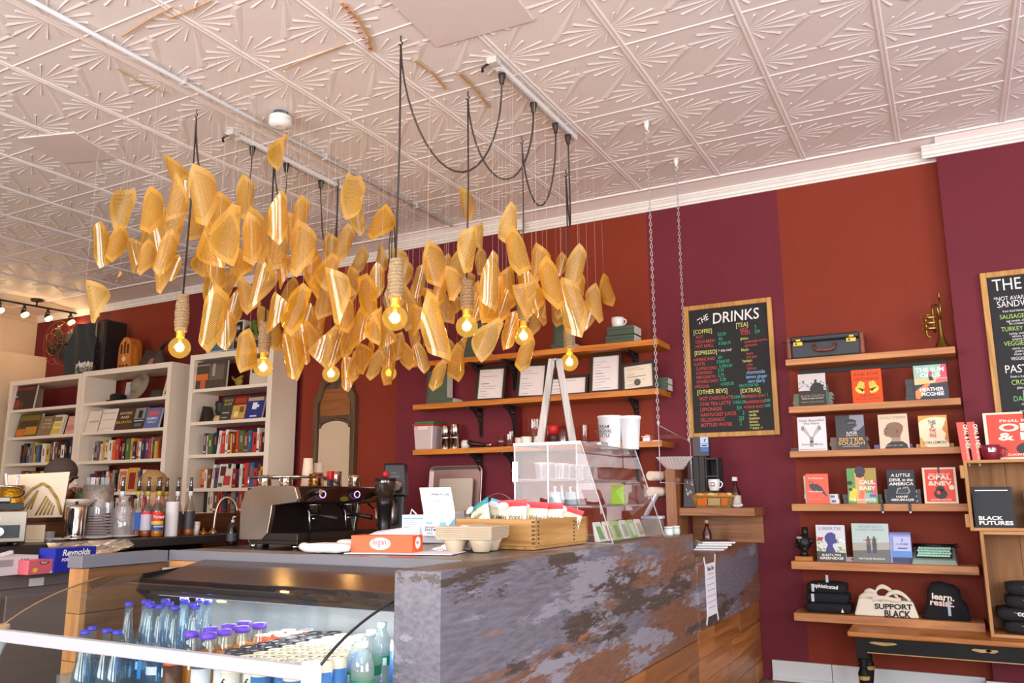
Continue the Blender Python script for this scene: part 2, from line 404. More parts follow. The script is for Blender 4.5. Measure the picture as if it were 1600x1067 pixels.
for i, (x0, x1, y) in enumerate(runs):
    e0 = 0; e1 = 0
    zb = CAMZ + .3715*6
    prof = [(y, zb), (y-.012, zb), (y-.016, zb+.012), (y-.026, zb+.018), (y-.032, zb+.034), (y-.046, zb+.048), (y-.05, zb+.056), (y-.058, zb+.06), (y-.058, zb+.074), (y, zb+.074)]
    struct('trim_%d' % (i+1), MB().prism(prof, x0-(.085 if i in (3, 5) else 0), x1+(.085 if i in (0, 3) else 0), 'yz'), CROWN)
    struct('trim_%d' % (i+11), MB().prism([(y, zb+.0745), (y-.05, zb+.0745), (5.815, CEIL-.0005), (y, CEIL-.0005)], x0, x1, 'yz'), COVE)
# baseboards in lengths, with a shoe strip below
bx = [-5, -3.2, -1.25, -.80, .085]
for i, (x0, x1, y) in enumerate([(-1.2, -.82, 6.0), (-.817, .06, 6.0), (.06, 1.3, 5.9), (1.303, 4.2, 5.9)]):
    struct('baseboard_back', MB().box(x0, y-.022, .012, x1, y, .128).box(x0, y-.035, 0, x1, y, .022), BASEW, bevel=.003)
# end wall far left with a boxed-in ledge; other walls behind the camera
CREAMW = mat('#d9bfa2', .65, var=.05, vs=2, bump=.06, bs=90, name='cream_wall_paint')
struct('wall_left', MB().box(-10.4, -3.2, 0, -10.2, 6.5, CEIL).box(-10.2, -3.2, 0, -9.93, 6.2, CAMZ+1.76), CREAMW)
struct('trim_7', MB().prism([(-10.2, CEIL-.12), (-10.185, CEIL-.12), (-10.17, CEIL-.09), (-10.13, CEIL-.06), (-10.1, CEIL-.02), (-10.1, CEIL), (-10.2, CEIL)], -3.2, 6.2, 'xz'), CREAMW)
struct('wall_right', MB().box(4.2, -3.2, 0, 4.4, -.6, CEIL).box(4.2, 3.0, 0, 4.4, 6.5, CEIL).box(4.2, -.6, 0, 4.4, 3.0, .55).box(4.2, -.6, 2.95, 4.4, 3.0, CEIL), CREAMW)
struct('window_3', MB().box(4.28, -.6, .55, 4.36, 3.0, .61).box(4.28, -.6, 2.89, 4.36, 3.0, 2.95).box(4.28, -.6, .55, 4.36, -.54, 2.95).box(4.28, 2.94, .55, 4.36, 3.0, 2.95).box(4.28, 1.17, .55, 4.36, 1.23, 2.95), mat('#2c2a2a', .4))
# storefront behind the camera: piers, sill and header around the window openings
pf = MB()
for x0, x1 in ((-10.4, -5.75), (-1.25, .0), (3.2, 4.4)): pf.box(x0, -3.2, 0, x1, -3.0, CEIL)
pf.box(-5.75, -3.2, 0, -1.25, -3.0, .55).box(-5.75, -3.2, 2.95, -1.25, -3.0, CEIL).box(0, -3.2, 0, 3.2, -3.0, .55).box(0, -3.2, 2.95, 3.2, -3.0, CEIL)
struct('wall_front', pf, CREAMW)
for n, (x0, x1) in enumerate(((-5.75, -1.25), (0, 3.2))):
    f = MB(); k = 3 if n == 0 else 2
    for j in range(k+1):
        xx = x0 + (x1-x0)*j/k; f.box(xx-.03, -3.16, .55, xx+.03, -3.08, 2.95)
    f.box(x0, -3.16, .55, x1, -3.08, .61).box(x0, -3.16, 2.89, x1, -3.08, 2.95)
    fo = struct('window_%d' % (n+1), f, mat('#2c2a2a', .4))

# ------------------------------------------------------------------ pressed-tin ceiling: plain deck, one embossed panel per tile, beads between
TIN = mat('#f5ebe7', .42, var=.035, vs=1.2, bump=.03, bs=120, name='pinkish_white_tin_paint')
ceil = struct('ceiling', MB().box(-10.4, -3.2, CEIL, 4.4, 6.5, CEIL+.15), TIN)
TX, TY = .608, .705
def tile_mesh(hy, rows):
    mb = MB()
    # panel plate with a rim
    mb.add([(0,0,0),(TX,0,0),(TX,hy,0),(0,hy,0)], [(0,3,2,1)])
    h = .0055
    def ray(cx, cy, ang, L, w0, w1, hh=h):
        c, s = math.cos(ang), math.sin(ang)
        def q(u, v, z): return (cx+u*c-v*s, cy+u*s+v*c, z)
        pts = [q(.018, 0, -.0005), q(L, -w1/2, -.0005), q(L, w1/2, -.0005), q(L*.97, 0, -hh)]
        ok = all(-.001 <= p[0] <= TX+.001 and -.001 <= p[1] <= hy+.001 for p in pts)
        if ok: mb.add(pts, [(0,3,1),(0,2,3),(1,3,2)])
    d = math.radians
    for cy in rows:
        for cx, sgn in ((0, 1), (TX, -1)):
            base = 0 if sgn > 0 else PI
            ray(cx, cy, base, .30, 0, .034)
            for a, L, ww in ((17, .25, .036), (37, .195, .036), (62, .14, .030)):
                ray(cx, cy, base+d(a), L, 0, ww)
            for a, L, ww in ((-13, .26, .018), (-33, .20, .014), (-60, .14, .014)):
                ray(cx, cy, base+d(a), L, 0, ww)
        # kite bands joining neighbouring stars through the tile middle
        for (ax, ay, bx2, by2, cx2, cy2) in ((TX*.5, cy, TX*.98, cy-.33, 0, 0), (TX*.5, cy, TX*.02, cy+.33, 0, 0)):
            v = Vector((bx2-ax, by2-ay)); n = Vector((-v.y, v.x)).normalized()*.034
            P = [(ax-n.x, ay-n.y, -.0005), (ax+n.x, ay+n.y, -.0005), (bx2, by2, -.0005), (ax+v.x*.08, ay+v.y*.08, -h*1.1)]
            if all(-.001 <= p[0] <= TX+.001 and -.001 <= p[1] <= hy+.001 for p in P):
                mb.add(P, [(0,3,2),(1,2,3),(0,1,3)])
    # raised rim beads on two sides
    mb.prism([(0,0),(.012,-.007),(.02,0)], 0, hy, 'xz').prism([(TX-.02,0),(TX-.012,-.007),(TX,0)], 0, hy, 'xz')
    mb.prism([(0,0),(.007,-.005),(.014,0)], 0, TX, 'yz')
    return mb.mesh('ceiling_tile', TIN)
tm_full = tile_mesh(TY-.002, (TY*.25, TY*.75))
tm_half = tile_mesh(5.80-5.175-.002, (TY*.25, .53))
X0, Y0 = -.12, 5.175
nx0 = -17; nx1 = 7
def in_frame(x, y, z, mg=420):
    P = Vector((x, y, z-CAMZ)); d = P.dot(_fw)
    if d < .3: return False
    return -mg < 800+F_PX*P.dot(_r)/d < 1600+mg and -mg < 533.5-F_PX*P.dot(_u)/d < 1067+mg
for j in range(0, 8):
    y = Y0 - j*TY
    for i in range(nx0, nx1):
        x = X0 + i*TX
        if x < -10.2 or not any(in_frame(x+u*TX, y+v*TY, CEIL) for u in (0, .5, 1) for v in (0, .5, 1)): continue
        put(tm_half if j == 0 else tm_full, 'ceiling_tile', ceil, (x+.001, y+.001, CEIL-.001))
# the last lines of tiles end in a bead before the plain border
put(MB().prism([(5.795, CEIL), (5.80, CEIL-.012), (5.815, CEIL-.012), (5.82, CEIL)], -10.1, 4.2, 'yz').mesh('border_bead', TIN), 'border_bead', ceil)
# battens over the wider seams near the front of the shop
for k, x in enumerate((X0-2*TX, X0-TX, X0, X0+TX)):
    put(MB().prism([(x-.016, CEIL), (x-.013, CEIL-.007), (x-.005, CEIL-.007), (x, CEIL-.004), (x+.005, CEIL-.007), (x+.013, CEIL-.007), (x+.016, CEIL)], .2, 5.795, 'xz').mesh('batten', TIN), 'batten', ceil)
# flat repair patches and a strip of stitched tape
PATCH = mat('#eadbd6', .55, var=.03)
for (a, b, sx, sy, rz) in (((720, 12), None, .56, .50, .05), ((108, 232), None, .42, .42, .3)):
    c = at(a[0], a[1], Z=CEIL-.006)
    put(MB().box(-sx/2, -sy/2, -.004, sx/2, sy/2, .012).mesh('patch', PATCH), 'patch', ceil, c, (0,0,rz))
TAN = mat('#cfa779', .7, var=.2, vs=20)
for pts, wd in ((((533,5),(560,30),(578,60),(580,80)), .02), (((648,95),(680,118),(697,140)), .018), (((718,115),(745,142),(765,168)), .02), (((183,108),(225,132),(262,147)), .008), (((270,12),(235,30),(190,58)), .008), (((330,2),(290,20),(262,30)), .008), (((540,70),(480,92),(440,110)),.006)):
    P = [at(x, y, Z=CEIL-.0135) for x, y in pts]; mb = MB()
    for a, b in zip(P[:-1], P[1:]):
        t = (b-a).normalized(); n = Vector((-t.y, t.x, 0))*wd/2
        mb.add([a-n, b-n, b+n, a+n, a-n+Vector((0,0,.004)), b-n+Vector((0,0,.004)), b+n+Vector((0,0,.004)), a+n+Vector((0,0,.004))], [(0,1,2,3),(7,6,5,4),(0,4,5,1),(1,5,6,2),(2,6,7,3),(3,7,4,0)])
    mb.build('tape_strip', TAN, ceil)
st = MB(); REDM = mat('#b5453f', .7)
for k in range(9):
    a = at(541+k*4.6, 12+k*8, Z=CEIL-.0165); st.box(a.x-.012, a.y-.003, a.z, a.x+.012, a.y+.003, a.z+.003)
st.build('stitch_marks', REDM, ceil)
# ================================================================== fixed furniture: wall shelves, bookcases, counters
SHELFW = wood('#c98a52', '#a5683a', 0, 5, .5, .08, 'shelf_pine')
MIDW = wood('#d8862c', '#b0631c', 0, 5, .42, .08, 'honey_pine')
# six shelves of the book display in the recess
RS = []
for n, (l, r_, th) in enumerate((((1227,563),(1493,539.5),.042), ((1232,637),(1500,619.4),.042), ((1233.6,707),(1504.6,695),.042), ((1236.6,788),(1508,786),.046), ((1236,880),(1511,881),.050), ((1240,960.6),(1518,969),.050))):
    a = at(*l, Y=5.72); b = at(*r_, Y=5.72); z = (a.z+b.z)/2; RS.append(z)
    t = thing('wall_shelf', '%s shelf from the top in the rust recess holding %s' % (('top','second','third','fourth','fifth','bottom')[n], ('a black suitcase and cornet','three face-out books','four face-out books','books and two black clips','a typewriter and coffee bag','folded dark shirts and a tote')[n]), 'shelf', ((a.x+.085)/2, 5.86, z-th), 0, 'display shelves in the rust recess')
    MB().box(a.x-(a.x+.085)/2, -.14, 0, .085-(a.x+.085)/2, .138, th).build('board', SHELFW, t, bevel=.003)
    if n == 0: MB().box(-.46, .118, -.03, .46, .139, -.0005).build('gap_shade', mat('#2a2422', .6), t)  # dark strip standing in for the shade in the gap under the top board
# three honey-coloured shelves in the middle with iron brackets
MS = []
def bracket(t, x, y1, d=.22, h=.24):
    """openwork iron bracket in the y-z plane below a shelf"""
    b = MB(); w_ = .028
    b.box(x-w_/2, y1-.012, -h, x+w_/2, y1, -.001).box(x-w_/2, y1-d, -.012, x+w_/2, y1, -.001)
    n = 9
    arc = [(y1-d*(1-k/n)*.96-.006, -.012-(h-.02)*(1-math.sqrt(max(0, 1-(k/n)**2)))) for k in range(n+1)]
    b.tube([(x, p, q) for p, q in arc], .009, 5)
    for k in (2, 4, 6):
        p, q = arc[k]; b.tube([(x, p, q), (x, p, -.012)], .006, 4).tube([(x, p, q), (x, y1-.008, q)], .006, 4)
        b.ball((x, p+.02, q*.5), .014, 6, 4)
    b.build('bracket', IRON, t)
for n, (l, r_, nm) in enumerate((((646,568.5),(1027.5,526.5),'green boxes and a white mug'), ((645,633),(1029,606),'framed certificates'), ((645,705),(1034,686),'metal tumblers and glassware'))):
    a = at(*l, Y=5.70); b = at(*r_, Y=5.70); z = (a.z+b.z)/2; MS.append(z)
    t = thing('bracket_shelf', '%s honey-coloured shelf on the middle wall holding %s' % (('upper','centre','lower')[n], nm), 'shelf', (0, 0, z), 0, 'bracket shelves on the middle wall')
    x1 = b.x
    MB().box(a.x, 5.70, -.042, -3.11, 5.898, 0).box(-3.11, 5.70, -.042, x1, 5.998, 0).build('board', MIDW, t)
    for px in (748, 800, 985):
        bx_ = at(px, 560+65*n, Y=5.85).x
        y1 = 5.898 if bx_ < -3.11 else 5.998
        bracket(t, bx_, y1)
        t.children[-1].location.z = -.042

# ------------------------------------------------------------------ bookcases on the far wall
BCW = mat('#efdfcb', .5, var=.03, vs=4, name='cream_white_bookcase_paint')
FY = 5.70
BC = []
def bookcase(x0, x1, ztop, zs, depth_, label, back):
    t = thing('bookcase', label, 'bookcase', (x0, FY, 0))
    W = x1-x0; st = .06
    MB().box(0, 0, 0, st, depth_, ztop).build('side_panel', BCW, t)
    MB().box(W-st, 0, 0, W, depth_, ztop).build('side_panel', BCW, t)
    MB().box(st, 0, ztop-.055, W-st, depth_, ztop).build('top_panel', BCW, t)
    for z in zs: MB().box(st, .012, z-.032, W-st, depth_-.005, z).build('shelf_board', BCW, t)
    BC.append((x0, x1, zs, depth_))
    return t
z_of = lambda px, py: at(px, py, Y=FY).z
bz1 = [z_of(70, y) for y in (636, 680, 722, 766)]
bz2 = [z_of(195, y) for y in (624, 671, 718, 768)]
bz3 = [z_of(360, y) for y in (603, 655.5, 708, 762)]
x1a, x1b = at(16, 597, Y=FY).x, at(129, 583, Y=FY).x
x2a, x2b = x1b+.005, at(269, 565, Y=FY).x
x3a, x3b = at(298, 557, Y=FY).x, at(428, 538, Y=FY).x
zt1, zt2, zt3 = z_of(70, 590), z_of(200, 573), z_of(360, 548)
bookcase(x1a, x1b, zt1, bz1 + [z_of(70, 808), .55, .2], .38, 'cream bookcase farthest from the window, nearest the end wall', 0)
bookcase(x2a, x2b, zt2, bz2 + [z_of(195, 808), .55, .2], .38, 'cream bookcase in the middle, with a round hat on its upper shelf', 0)
bookcase(x3a, x3b, zt3, bz3 + [z_of(360, 801), .55, .2], .34, 'cream bookcase nearest the mirror, a small radio on top', 0)

# ------------------------------------------------------------------ front counter
def slab_material():
    m = bpy.data.materials.new('oxidised_metal_porcelain'); m.use_nodes = True
    nt = m.node_tree; b = nt.nodes['Principled BSDF']; L = nt.links
    tc = nt.nodes.new('ShaderNodeTexCoord'); mp = nt.nodes.new('ShaderNodeMapping'); L.new(tc.outputs['Object'], mp.inputs[0])
    mp.inputs['Scale'].default_value = (.8, .22, 1.3)
    mp.inputs['Location'].default_value = (3.3, 1.7, .9)
    def noise(sc, de, dis=0, rough=.6):
        n = nt.nodes.new('ShaderNodeTexNoise'); n.inputs['Scale'].default_value = sc; n.inputs['Detail'].default_value = de
        n.inputs['Distortion'].default_value = dis; n.inputs['Roughness'].default_value = rough; L.new(mp.outputs[0], n.inputs['Vector']); return n
    def ramp(src, stops):
        r = nt.nodes.new('ShaderNodeValToRGB'); e = r.color_ramp.elements
        e[0].position, e[0].color = stops[0][0], stops[0][1]; e[1].position, e[1].color = stops[1][0], stops[1][1]
        for p, c in stops[2:]:
            x = e.new(p); x.color = c
        L.new(src, r.inputs[0]); return r
    def mix(fac, a, bb):
        x = nt.nodes.new('ShaderNodeMix'); x.data_type = 'RGBA'
        L.new(fac, x.inputs['Factor']); L.new(a, x.inputs['A'])
        if isinstance(bb, tuple): x.inputs['B'].default_value = bb
        else: L.new(bb, x.inputs['B'])
        return x.outputs['Result']
    k0, k1 = (0,0,0,1), (1,1,1,1)
    fine = noise(60, 10)
    base = ramp(fine.outputs['Fac'], [(.3, lin('#5f5c66')), (.7, lin('#7d7a85'))])
    rust = ramp(noise(1.7, 12, .15, .62).outputs['Fac'], [(.50, k0), (.53, k1)])
    c = mix(rust.outputs[0], base.outputs[0], ramp(fine.outputs['Fac'], [(.3, lin('#6f4a3a')), (.7, lin('#85604c'))]).outputs[0])
    dark = ramp(noise(2.6, 15, .15, .74).outputs['Fac'], [(.535, k0), (.55, k1)])
    c = mix(dark.outputs[0], c, ramp(fine.outputs['Fac'], [(.3, lin('#443b37')), (.7, lin('#574b45'))]).outputs[0])
    pale = ramp(noise(3.3, 15, .1, .76).outputs['Fac'], [(.565, k0), (.59, k1)])
    c = mix(pale.outputs[0], c, lin('#8f8c97'))
    rs = ramp(noise(4.0, 12, .1, .7).outputs['Fac'], [(.66, k0), (.70, k1)])
    c = mix(rs.outputs[0], c, lin('#a0603c'))
    L.new(c, b.inputs['Base Color']); b.inputs['Roughness'].default_value = .38
    return m
SLAB = slab_material()
PLANK = wood('#b0713a', '#7d4a22', 1, 3.2, .36, .22, 'oak_plank', knots=False)
PLANKZ = wood('#c08a54', '#9a6638', 2, 3, .5, .12, 'oak_end_plank', knots=False)
PLANKD = wood('#8a5e37', '#573720', 1, 3.2, .5, .15, 'rustic_oak_plank')
GEDGE = mat('#6f6d75', .4, var=.06, name='grey_edge_strip'); TOPG = mat('#6b5d56', .35, var=.1, name='brown_grey_worktop')
fc = thing('service_counter', 'long service counter clad in mottled metal-look slabs above oak planks', 'counter', (-1.6, 3.9, 0))
def ch(mb, name, mt, bevel=0, par=None, kind=None):
    """child of the counter with world coordinates"""
    o = mb.build(name, mt, par or fc, bevel=bevel)
    o.location = (1.6, -3.9, 0)
    return o
ch(MB().box(-1.42, 1.955, .478, -1.265, 4.44, 1.02), 'front_slab', SLAB, .002)
ch(MB().box(-2.05, 2.335, .985, -1.421, 4.44, 1.018).box(-2.79, 2.335, .985, -2.05, 2.49, 1.018), 'worktop', TOPG)
ch(MB().box(-2.79, 2.322, .982, -1.421, 2.334, 1.021), 'edge_strip', GEDGE)
ch(MB().box(-2.79, 2.326, .90, -1.421, 2.336, .980), 'wood_fascia', wood('#c98f58', '#a26a3c', 0, 4, .5, .05, 'fascia_wood'))
ch(MB().box(-1.40, 2.0, 0, -1.277, 4.44, .477), 'core', mat('#3a2618', .7))
lc = thing('low_counter', 'lower counter length with a mottled slab front where it meets the wall', 'counter', (-1.6, 5.2, 0))
def lch(mb, name, mt, bevel=0):
    o = mb.build(name, mt, lc, bevel=bevel); o.location = (1.6, -5.2, 0); return o
lch(MB().box(-1.42, 4.442, .515, -1.25, 5.985, .90), 'low_slab', SLAB, .002)
lch(MB().box(-2.0, 4.442, .872, -1.421, 5.895, .8975), 'low_worktop', mat('#4b4440', .4, var=.1))
lch(MB().box(-1.40, 4.445, 0, -1.277, 5.98, .513), 'core', mat('#3a2618', .7))
# planks below the slabs
random.seed(3)
for add, ya, yb, tops in ((ch, 1.96, 4.44, .476), (lch, 4.442, 5.98, .513)):
    for row in range(4):
        z0 = .006 + row*.1225; z1 = z0+.1205 if row < 3 else tops
        y = ya - random.uniform(0, .5)
        while y < yb-.02:
            ln = random.choice((.45, .6, .8, 1.0)); y0, y1 = max(y, ya), min(y+ln, yb)
            if y1-y0 > .04: add(MB().box(-1.276, y0+.001, z0, -1.262+random.uniform(-.003, .001), y1-.001, z1), 'plank', PLANK, .0015)
            y += ln
# rustic wood end block on the left of the drinks case
eb = thing('counter_end_block', 'rustic oak end block with a grey edge strip beside the drinks case', 'counter', (-2.828, 2.2, 0))
for k in range(6):
    z0, z1 = .01+k*.162, .01+(k+1)*.162-.002
    o = MB().box(.02, -.22, z0, .035, .12, min(z1, .975)).build('plank', PLANKD, eb, bevel=.0015)
    o = MB().box(-.04, -.245, z0, .035, -.2205, min(z1, .975)).build('end_plank', PLANKZ, eb, bevel=.0015)
MB().box(-.04, -.22, .0, .0195, .12, .975).build('core', mat('#3a2618', .7), eb)
MB().box(-.045, -.252, .977, .036, .12, 1.02).build('edge_strip', GEDGE, eb, bevel=.002)

# ------------------------------------------------------------------ curved-glass drinks case
dc = thing('drinks_display_case', 'refrigerated drinks case with curved glass front and black hood', 'display case', (-2.1, 2.1, 0))
def dch(mb, name, mt, bevel=0):
    o = mb.build(name, mt, dc, bevel=bevel); o.location = (2.1, -2.1, 0); return o
CX0, CX1 = -2.785, -1.425
BRUSH = mat('#cfd2d6', .36, .35, var=.14, vs=2.2, stretch=(6, 6, .35), name='brushed_case_steel')
dch(MB().box(CX0, 2.29, .2, CX1, 2.32, .955), 'back_panel', BRUSH)
HX = CX0+.2
dch(MB().box(HX-.006, 2.10, .2, HX, 2.29, .93), 'side_lining', mat('#22262c', .35))
dch(MB().box(CX0, 1.62, .10, CX1, 2.29, .2), 'base', mat('#26262a', .5))
# sloping hood: glossy plate with a black front lip and slats below
dch(MB().hexa([(HX, 2.06, .928),(CX1, 2.06, .928),(CX1, 2.315, .975),(HX, 2.315, .975),(HX, 2.06, .940),(CX1, 2.06, .940),(CX1, 2.315, .990),(HX, 2.315, .990)]), 'hood_plate', mat('#6b5a52', .18, .7, var=.1))
dch(MB().box(HX, 2.035, .905, CX1, 2.0595, .945), 'hood_lip', BLACKG, .004)
for k in range(4): dch(MB().box(HX+.01, 2.07+k*.03, .885-k*.004, CX1, 2.085+k*.03, .902), 'hood_slat', BLACK)
dch(MB().prism([(2.12, .84), (2.29, .80), (2.31, .975), (2.05, .96), (2.03, .9)], HX-.012, HX-.0005, 'yz'), 'hood_cheek', BLACKG)
# glass: upper and lower curved panes
RAILZ, RAILY = .793, 1.66
def arc_pts(n=10):
    P0, P1, P2 = Vector((0, 2.04, .945)), Vector((0, 1.80, .905)), Vector((0, RAILY+.012, RAILZ+.02))
    return [((1-t)**2*P0.y+2*t*(1-t)*P1.y+t*t*P2.y, (1-t)**2*P0.z+2*t*(1-t)*P1.z+t*t*P2.z) for t in [k/n for k in range(n+1)]]
PANE = clear('#f1f7f6', .0, .01, name='case_glass', ior=1.3)
ap = arc_pts()
def sheet(poly, x0, x1, th=.006):
    V = []; Fc = []; n = len(poly)
    for y, z in poly: V += [(x0, y, z), (x1, y, z)]
    for k in range(n-1): Fc.append((2*k, 2*k+1, 2*k+3, 2*k+2))
    return MB().add(V, Fc, True)
dch(sheet(ap, CX0+.002, CX1-.008), 'upper_glass', PANE)
low = [(RAILY+.01, RAILZ-.02), (RAILY-.045, RAILZ-.14), (RAILY-.075, RAILZ-.30), (RAILY-.08, RAILZ-.46)]
dch(sheet(low, CX0+.002, CX1-.008), 'lower_glass', PANE)
dch(MB().box(CX0+.0, RAILY-.012, RAILZ-.018, CX1-.03, RAILY+.014, RAILZ+.018), 'glass_rail', mat('#b9bac2', .45), .003)
EDGE = mat('#232026', .3); EDGEL = mat('#c7975e', .3)
dch(MB().tube([(CX1-.008, y, z) for y, z in ap], .0042, 6), 'glass_edge_seal', EDGE)
dch(MB().tube([(CX0+.004, y, z) for y, z in ap], .0032, 6), 'glass_edge_seal', mat('#8a6a4a', .3))
dch(MB().box(CX1-.045, RAILY-.02, RAILZ-.03, CX1-.01, RAILY+.02, RAILZ+.03), 'corner_clip', mat('#e4e6ea', .3), .004)
dch(MB().box(CX0-.005, RAILY-.006, RAILZ+.015, CX0+.03, RAILY+.03, RAILZ+.032), 'corner_block', mat('#b08d68', .6), .003)
dch(MB().tube([(CX0+.005, y+.012, z) for y, z in low], .016, 6), 'frame_post', mat('#c9d3d6', .4))
dch(MB().tube([(HX+.05, 2.09, .898), (CX1-.1, 2.09, .898)], .008, 8), 'light_tube', mat('#e6f0ff', .4, emis=2.5, ecol='#dcebff'))
cl = area('case_light', (-2.0, 2.08, .886), (-2.0, 2.0, .3), 1.05, .03, 7, (.86, .94, 1.0))
dch(MB().box(CX0+.02, 1.66, .33, CX1-.02, 2.28, .336), 'shelf_plate', mat('#c9cdd2', .3, .3))
# ================================================================== pendants, tracks and the cloud of rolled book pages
CORD = mat('#3c2f2b', .6); PLUG = mat('#2b2322', .5); TRACKW = mat('#ece6e2', .45)
def rope_material():
    m = mat('#b59a75', .85, var=.25, vs=60, bump=.5, bs=220, name='jute_rope'); return m
JUTE = rope_material()
AMBER = clear('#fff0cc', .03, .02, name='amber_lit_bulb_glass', ior=1.4, haze=.36, hcol='#ffc456', glow=1.25)
def emis(col, k, name):
    m = bpy.data.materials.new(name); m.use_nodes = True; b = m.node_tree.nodes['Principled BSDF']
    b.inputs['Base Color'].default_value = (0,0,0,1); b.inputs['Emission Color'].default_value = lin(col); b.inputs['Emission Strength'].default_value = k
    return m
FILA = emis('#ffd9a0', 34, 'glowing_filament')
def bez(P, n=14):
    P = [Vector(p) for p in P]; out = []
    k = len(P)-1
    for i in range(n+1):
        t = i/n; q = [p.copy() for p in P]
        for r_ in range(k):
            q = [q[j].lerp(q[j+1], t) for j in range(len(q)-1)]
        out.append(q[0])
    return out
def helix(r0, z0, z1, turns, n=9, jit=0.0, rr=.011):
    pts = []; N = int(turns*n)
    for i in range(N+1):
        t = i/N; a = 2*PI*turns*t
        r_ = r0*(.82+.22*math.sin(PI*min(1, t*1.15)) + jit*math.sin(7*a/3))
        pts.append((r_*math.cos(a), r_*math.sin(a), z0+(z1-z0)*t))
    return pts
# tracks
def track(X, ya, yb, label):
    t = thing('power_track', label, 'light track', (X, (ya+yb)/2, CEIL-.04))
    h = (yb-ya)/2
    MB().box(-.022, -h, 0, .022, h, .032).build('rail', TRACKW, t, bevel=.003)
    MB().box(-.012, -h+.02, -.006, .012, h-.02, .0).build('slot', mat('#bdb6b2', .5), t)
    MB().box(-.03, -h-.06, .002, .03, -h, .04).build('feed_box', mat('#cfc9c4', .5), t)
    MB().tube([(-.02, -h-.05, .01), (-.05, -h-.07, -.02), (-.06, -h-.05, -.03)], .008, 5).build('wire_end', BLACK, t)
track(-2.0, 3.60, 4.66, 'white ceiling track with dark plugs above the counter side bulbs')
track(-3.92, 3.56, 4.66, 'white ceiling track with dark plugs above the bookcase side bulbs')
# pendants: hook pixel row, bulb y, rope top y, plug y on track, sag pixel depth
PEND = [('A', -2.31, 3.14, 497, 405, 3.66, .55), ('A', -2.31, 3.81, 510, 437, 4.05, .42), ('A', -2.31, 4.50, 525, 448, 4.36, .42), ('A', -2.29, 5.16, 566, 500, 4.55, .42),
        ('B', -3.88, 3.20, 543, 462, 3.70, .55), ('B', -3.88, 3.86, 574, 503, 4.02, .28), ('B', -3.87, 4.51, 584, 520, 4.38, .52), ('B', -3.86, 5.18, 583, 548, 4.60, .55)]
def zpix(X, Y, py):
    # height at which the vertical through (X, Y) crosses the picture row py
    lo, hi = 0.0, CEIL
    for _ in range(40):
        mid = (lo+hi)/2; P = Vector((X, Y, mid-CAMZ)); yy = 533.5 - F_PX*P.dot(_u)/P.dot(_fw)
        if yy > py: lo = mid
        else: hi = mid
    return (lo+hi)/2
BULBS = []
random.seed(11)
for i, (row, X, Y, yb, yr, yplug, sag) in enumerate(PEND):
    zb = zpix(X, Y, yb); zr = zpix(X, Y, yr); R = .062
    BULBS.append((X, Y, zb))
    nm = ('nearest the camera', 'second from the camera', 'third from the camera', 'farthest from the camera')[i % 4]
    t = thing('pendant_lamp', 'jute-wrapped globe bulb %s in the row %s' % (nm, 'over the counter' if row == 'A' else 'nearer the bookcases'), 'lamp', (X, Y, zb), 0, 'jute-wrapped pendant bulbs')
    zc = CEIL-zb
    MB().tube([(0,0,zc-.001), (0,0,zc-.03), (.012,0,zc-.045), (0,0,zc-.058), (-.012,0,zc-.045)], .004, 5).build('ceiling_hook', mat('#4a403c', .5, .6), t)
    MB().tube([(0,0,zc-.05), (.004,.003,zc*.6), (-.003,0,zr-zb-.02)], .0055, 6).build('cord', CORD, t)
    xt = -2.0 if row == 'A' else -3.92
    pl = Vector((xt-X, yplug-Y, CEIL-.075-zb)); h0 = Vector((0,0,zc-.055))
    mid = (pl+h0)/2
    if i == 7:
        MB().tube(bez([h0, h0+Vector((.06,.02,-.25)), h0+Vector((.02,0,-.7)), h0+Vector((-.05,-.02,-.5)), h0+Vector((0,0,-.02))], 18), .0055, 6).build('slack_cord', CORD, t)
    else:
        MB().tube(bez([h0, h0+Vector((.02, 0, -sag*.9)), mid+Vector((0, .05, -sag*1.75)), pl+Vector((0, .02, -sag*.9)), pl], 20), .0055, 6).build('slack_cord', CORD, t)
        MB().lathe([(.006, -.035), (.012, -.03), (.017, 0), (.022, .015), (.022, .03)], 10, c=tuple(pl)).build('plug', PLUG, t)
    # jute coil
    h = zr-zb-R-.035
    turns = max(6, h/.0175)
    MB().tube(helix(.031, R+.035, R+.035+h, turns, 9, .05), .0115, 5).tube(helix(.027, R+.05, R+.02+h, turns*.45, 9, .12), .009, 5).lathe([(.026, R+.03), (.024, R+.03+h)], 10).build('rope_wrap', JUTE, t)
    MB().lathe([(.021, R-.004), (.024, R+.004), (.024, R+.022), (.027, R+.028), (.027, R+.038), (.018, R+.04)], 14).build('socket_collar', mat('#e0b548', .35, .3), t)
    prof = [(0.0001, -R)] + [(R*math.sin(PI*k/14), -R*math.cos(PI*k/14)) for k in range(1, 12)] + [(.0215, R*.97)]
    bg_ = MB().lathe(prof, 20, cap=False).build('bulb_glass', AMBER, t)
    fl = MB()
    for k in range(7):
        a = 2*PI*k/7
        fl.tube([(.006*math.cos(a), .006*math.sin(a), .028), (.017*math.cos(a), .017*math.sin(a), .006), (.013*math.cos(a+.5), .013*math.sin(a+.5), -.018)], .0034, 5)
    fl.ball((0,0,0), .015, 10, 8, (1,1,1.5))
    fl.build('filament', FILA, bg_)
    MB().lathe([(.004, .026), (.009, .034), (.012, .06)], 8).build('stem', mat('#e8c37a', .3), bg_)
    d = bpy.data.lights.new('pendant_light', 'POINT'); d.energy = 5.0; d.color = (1.0, .62, .26); d.shadow_soft_size = .03
    lo = bpy.data.objects.new('pendant_light', d); COL.objects.link(lo); lo.location = (X, Y, zb)

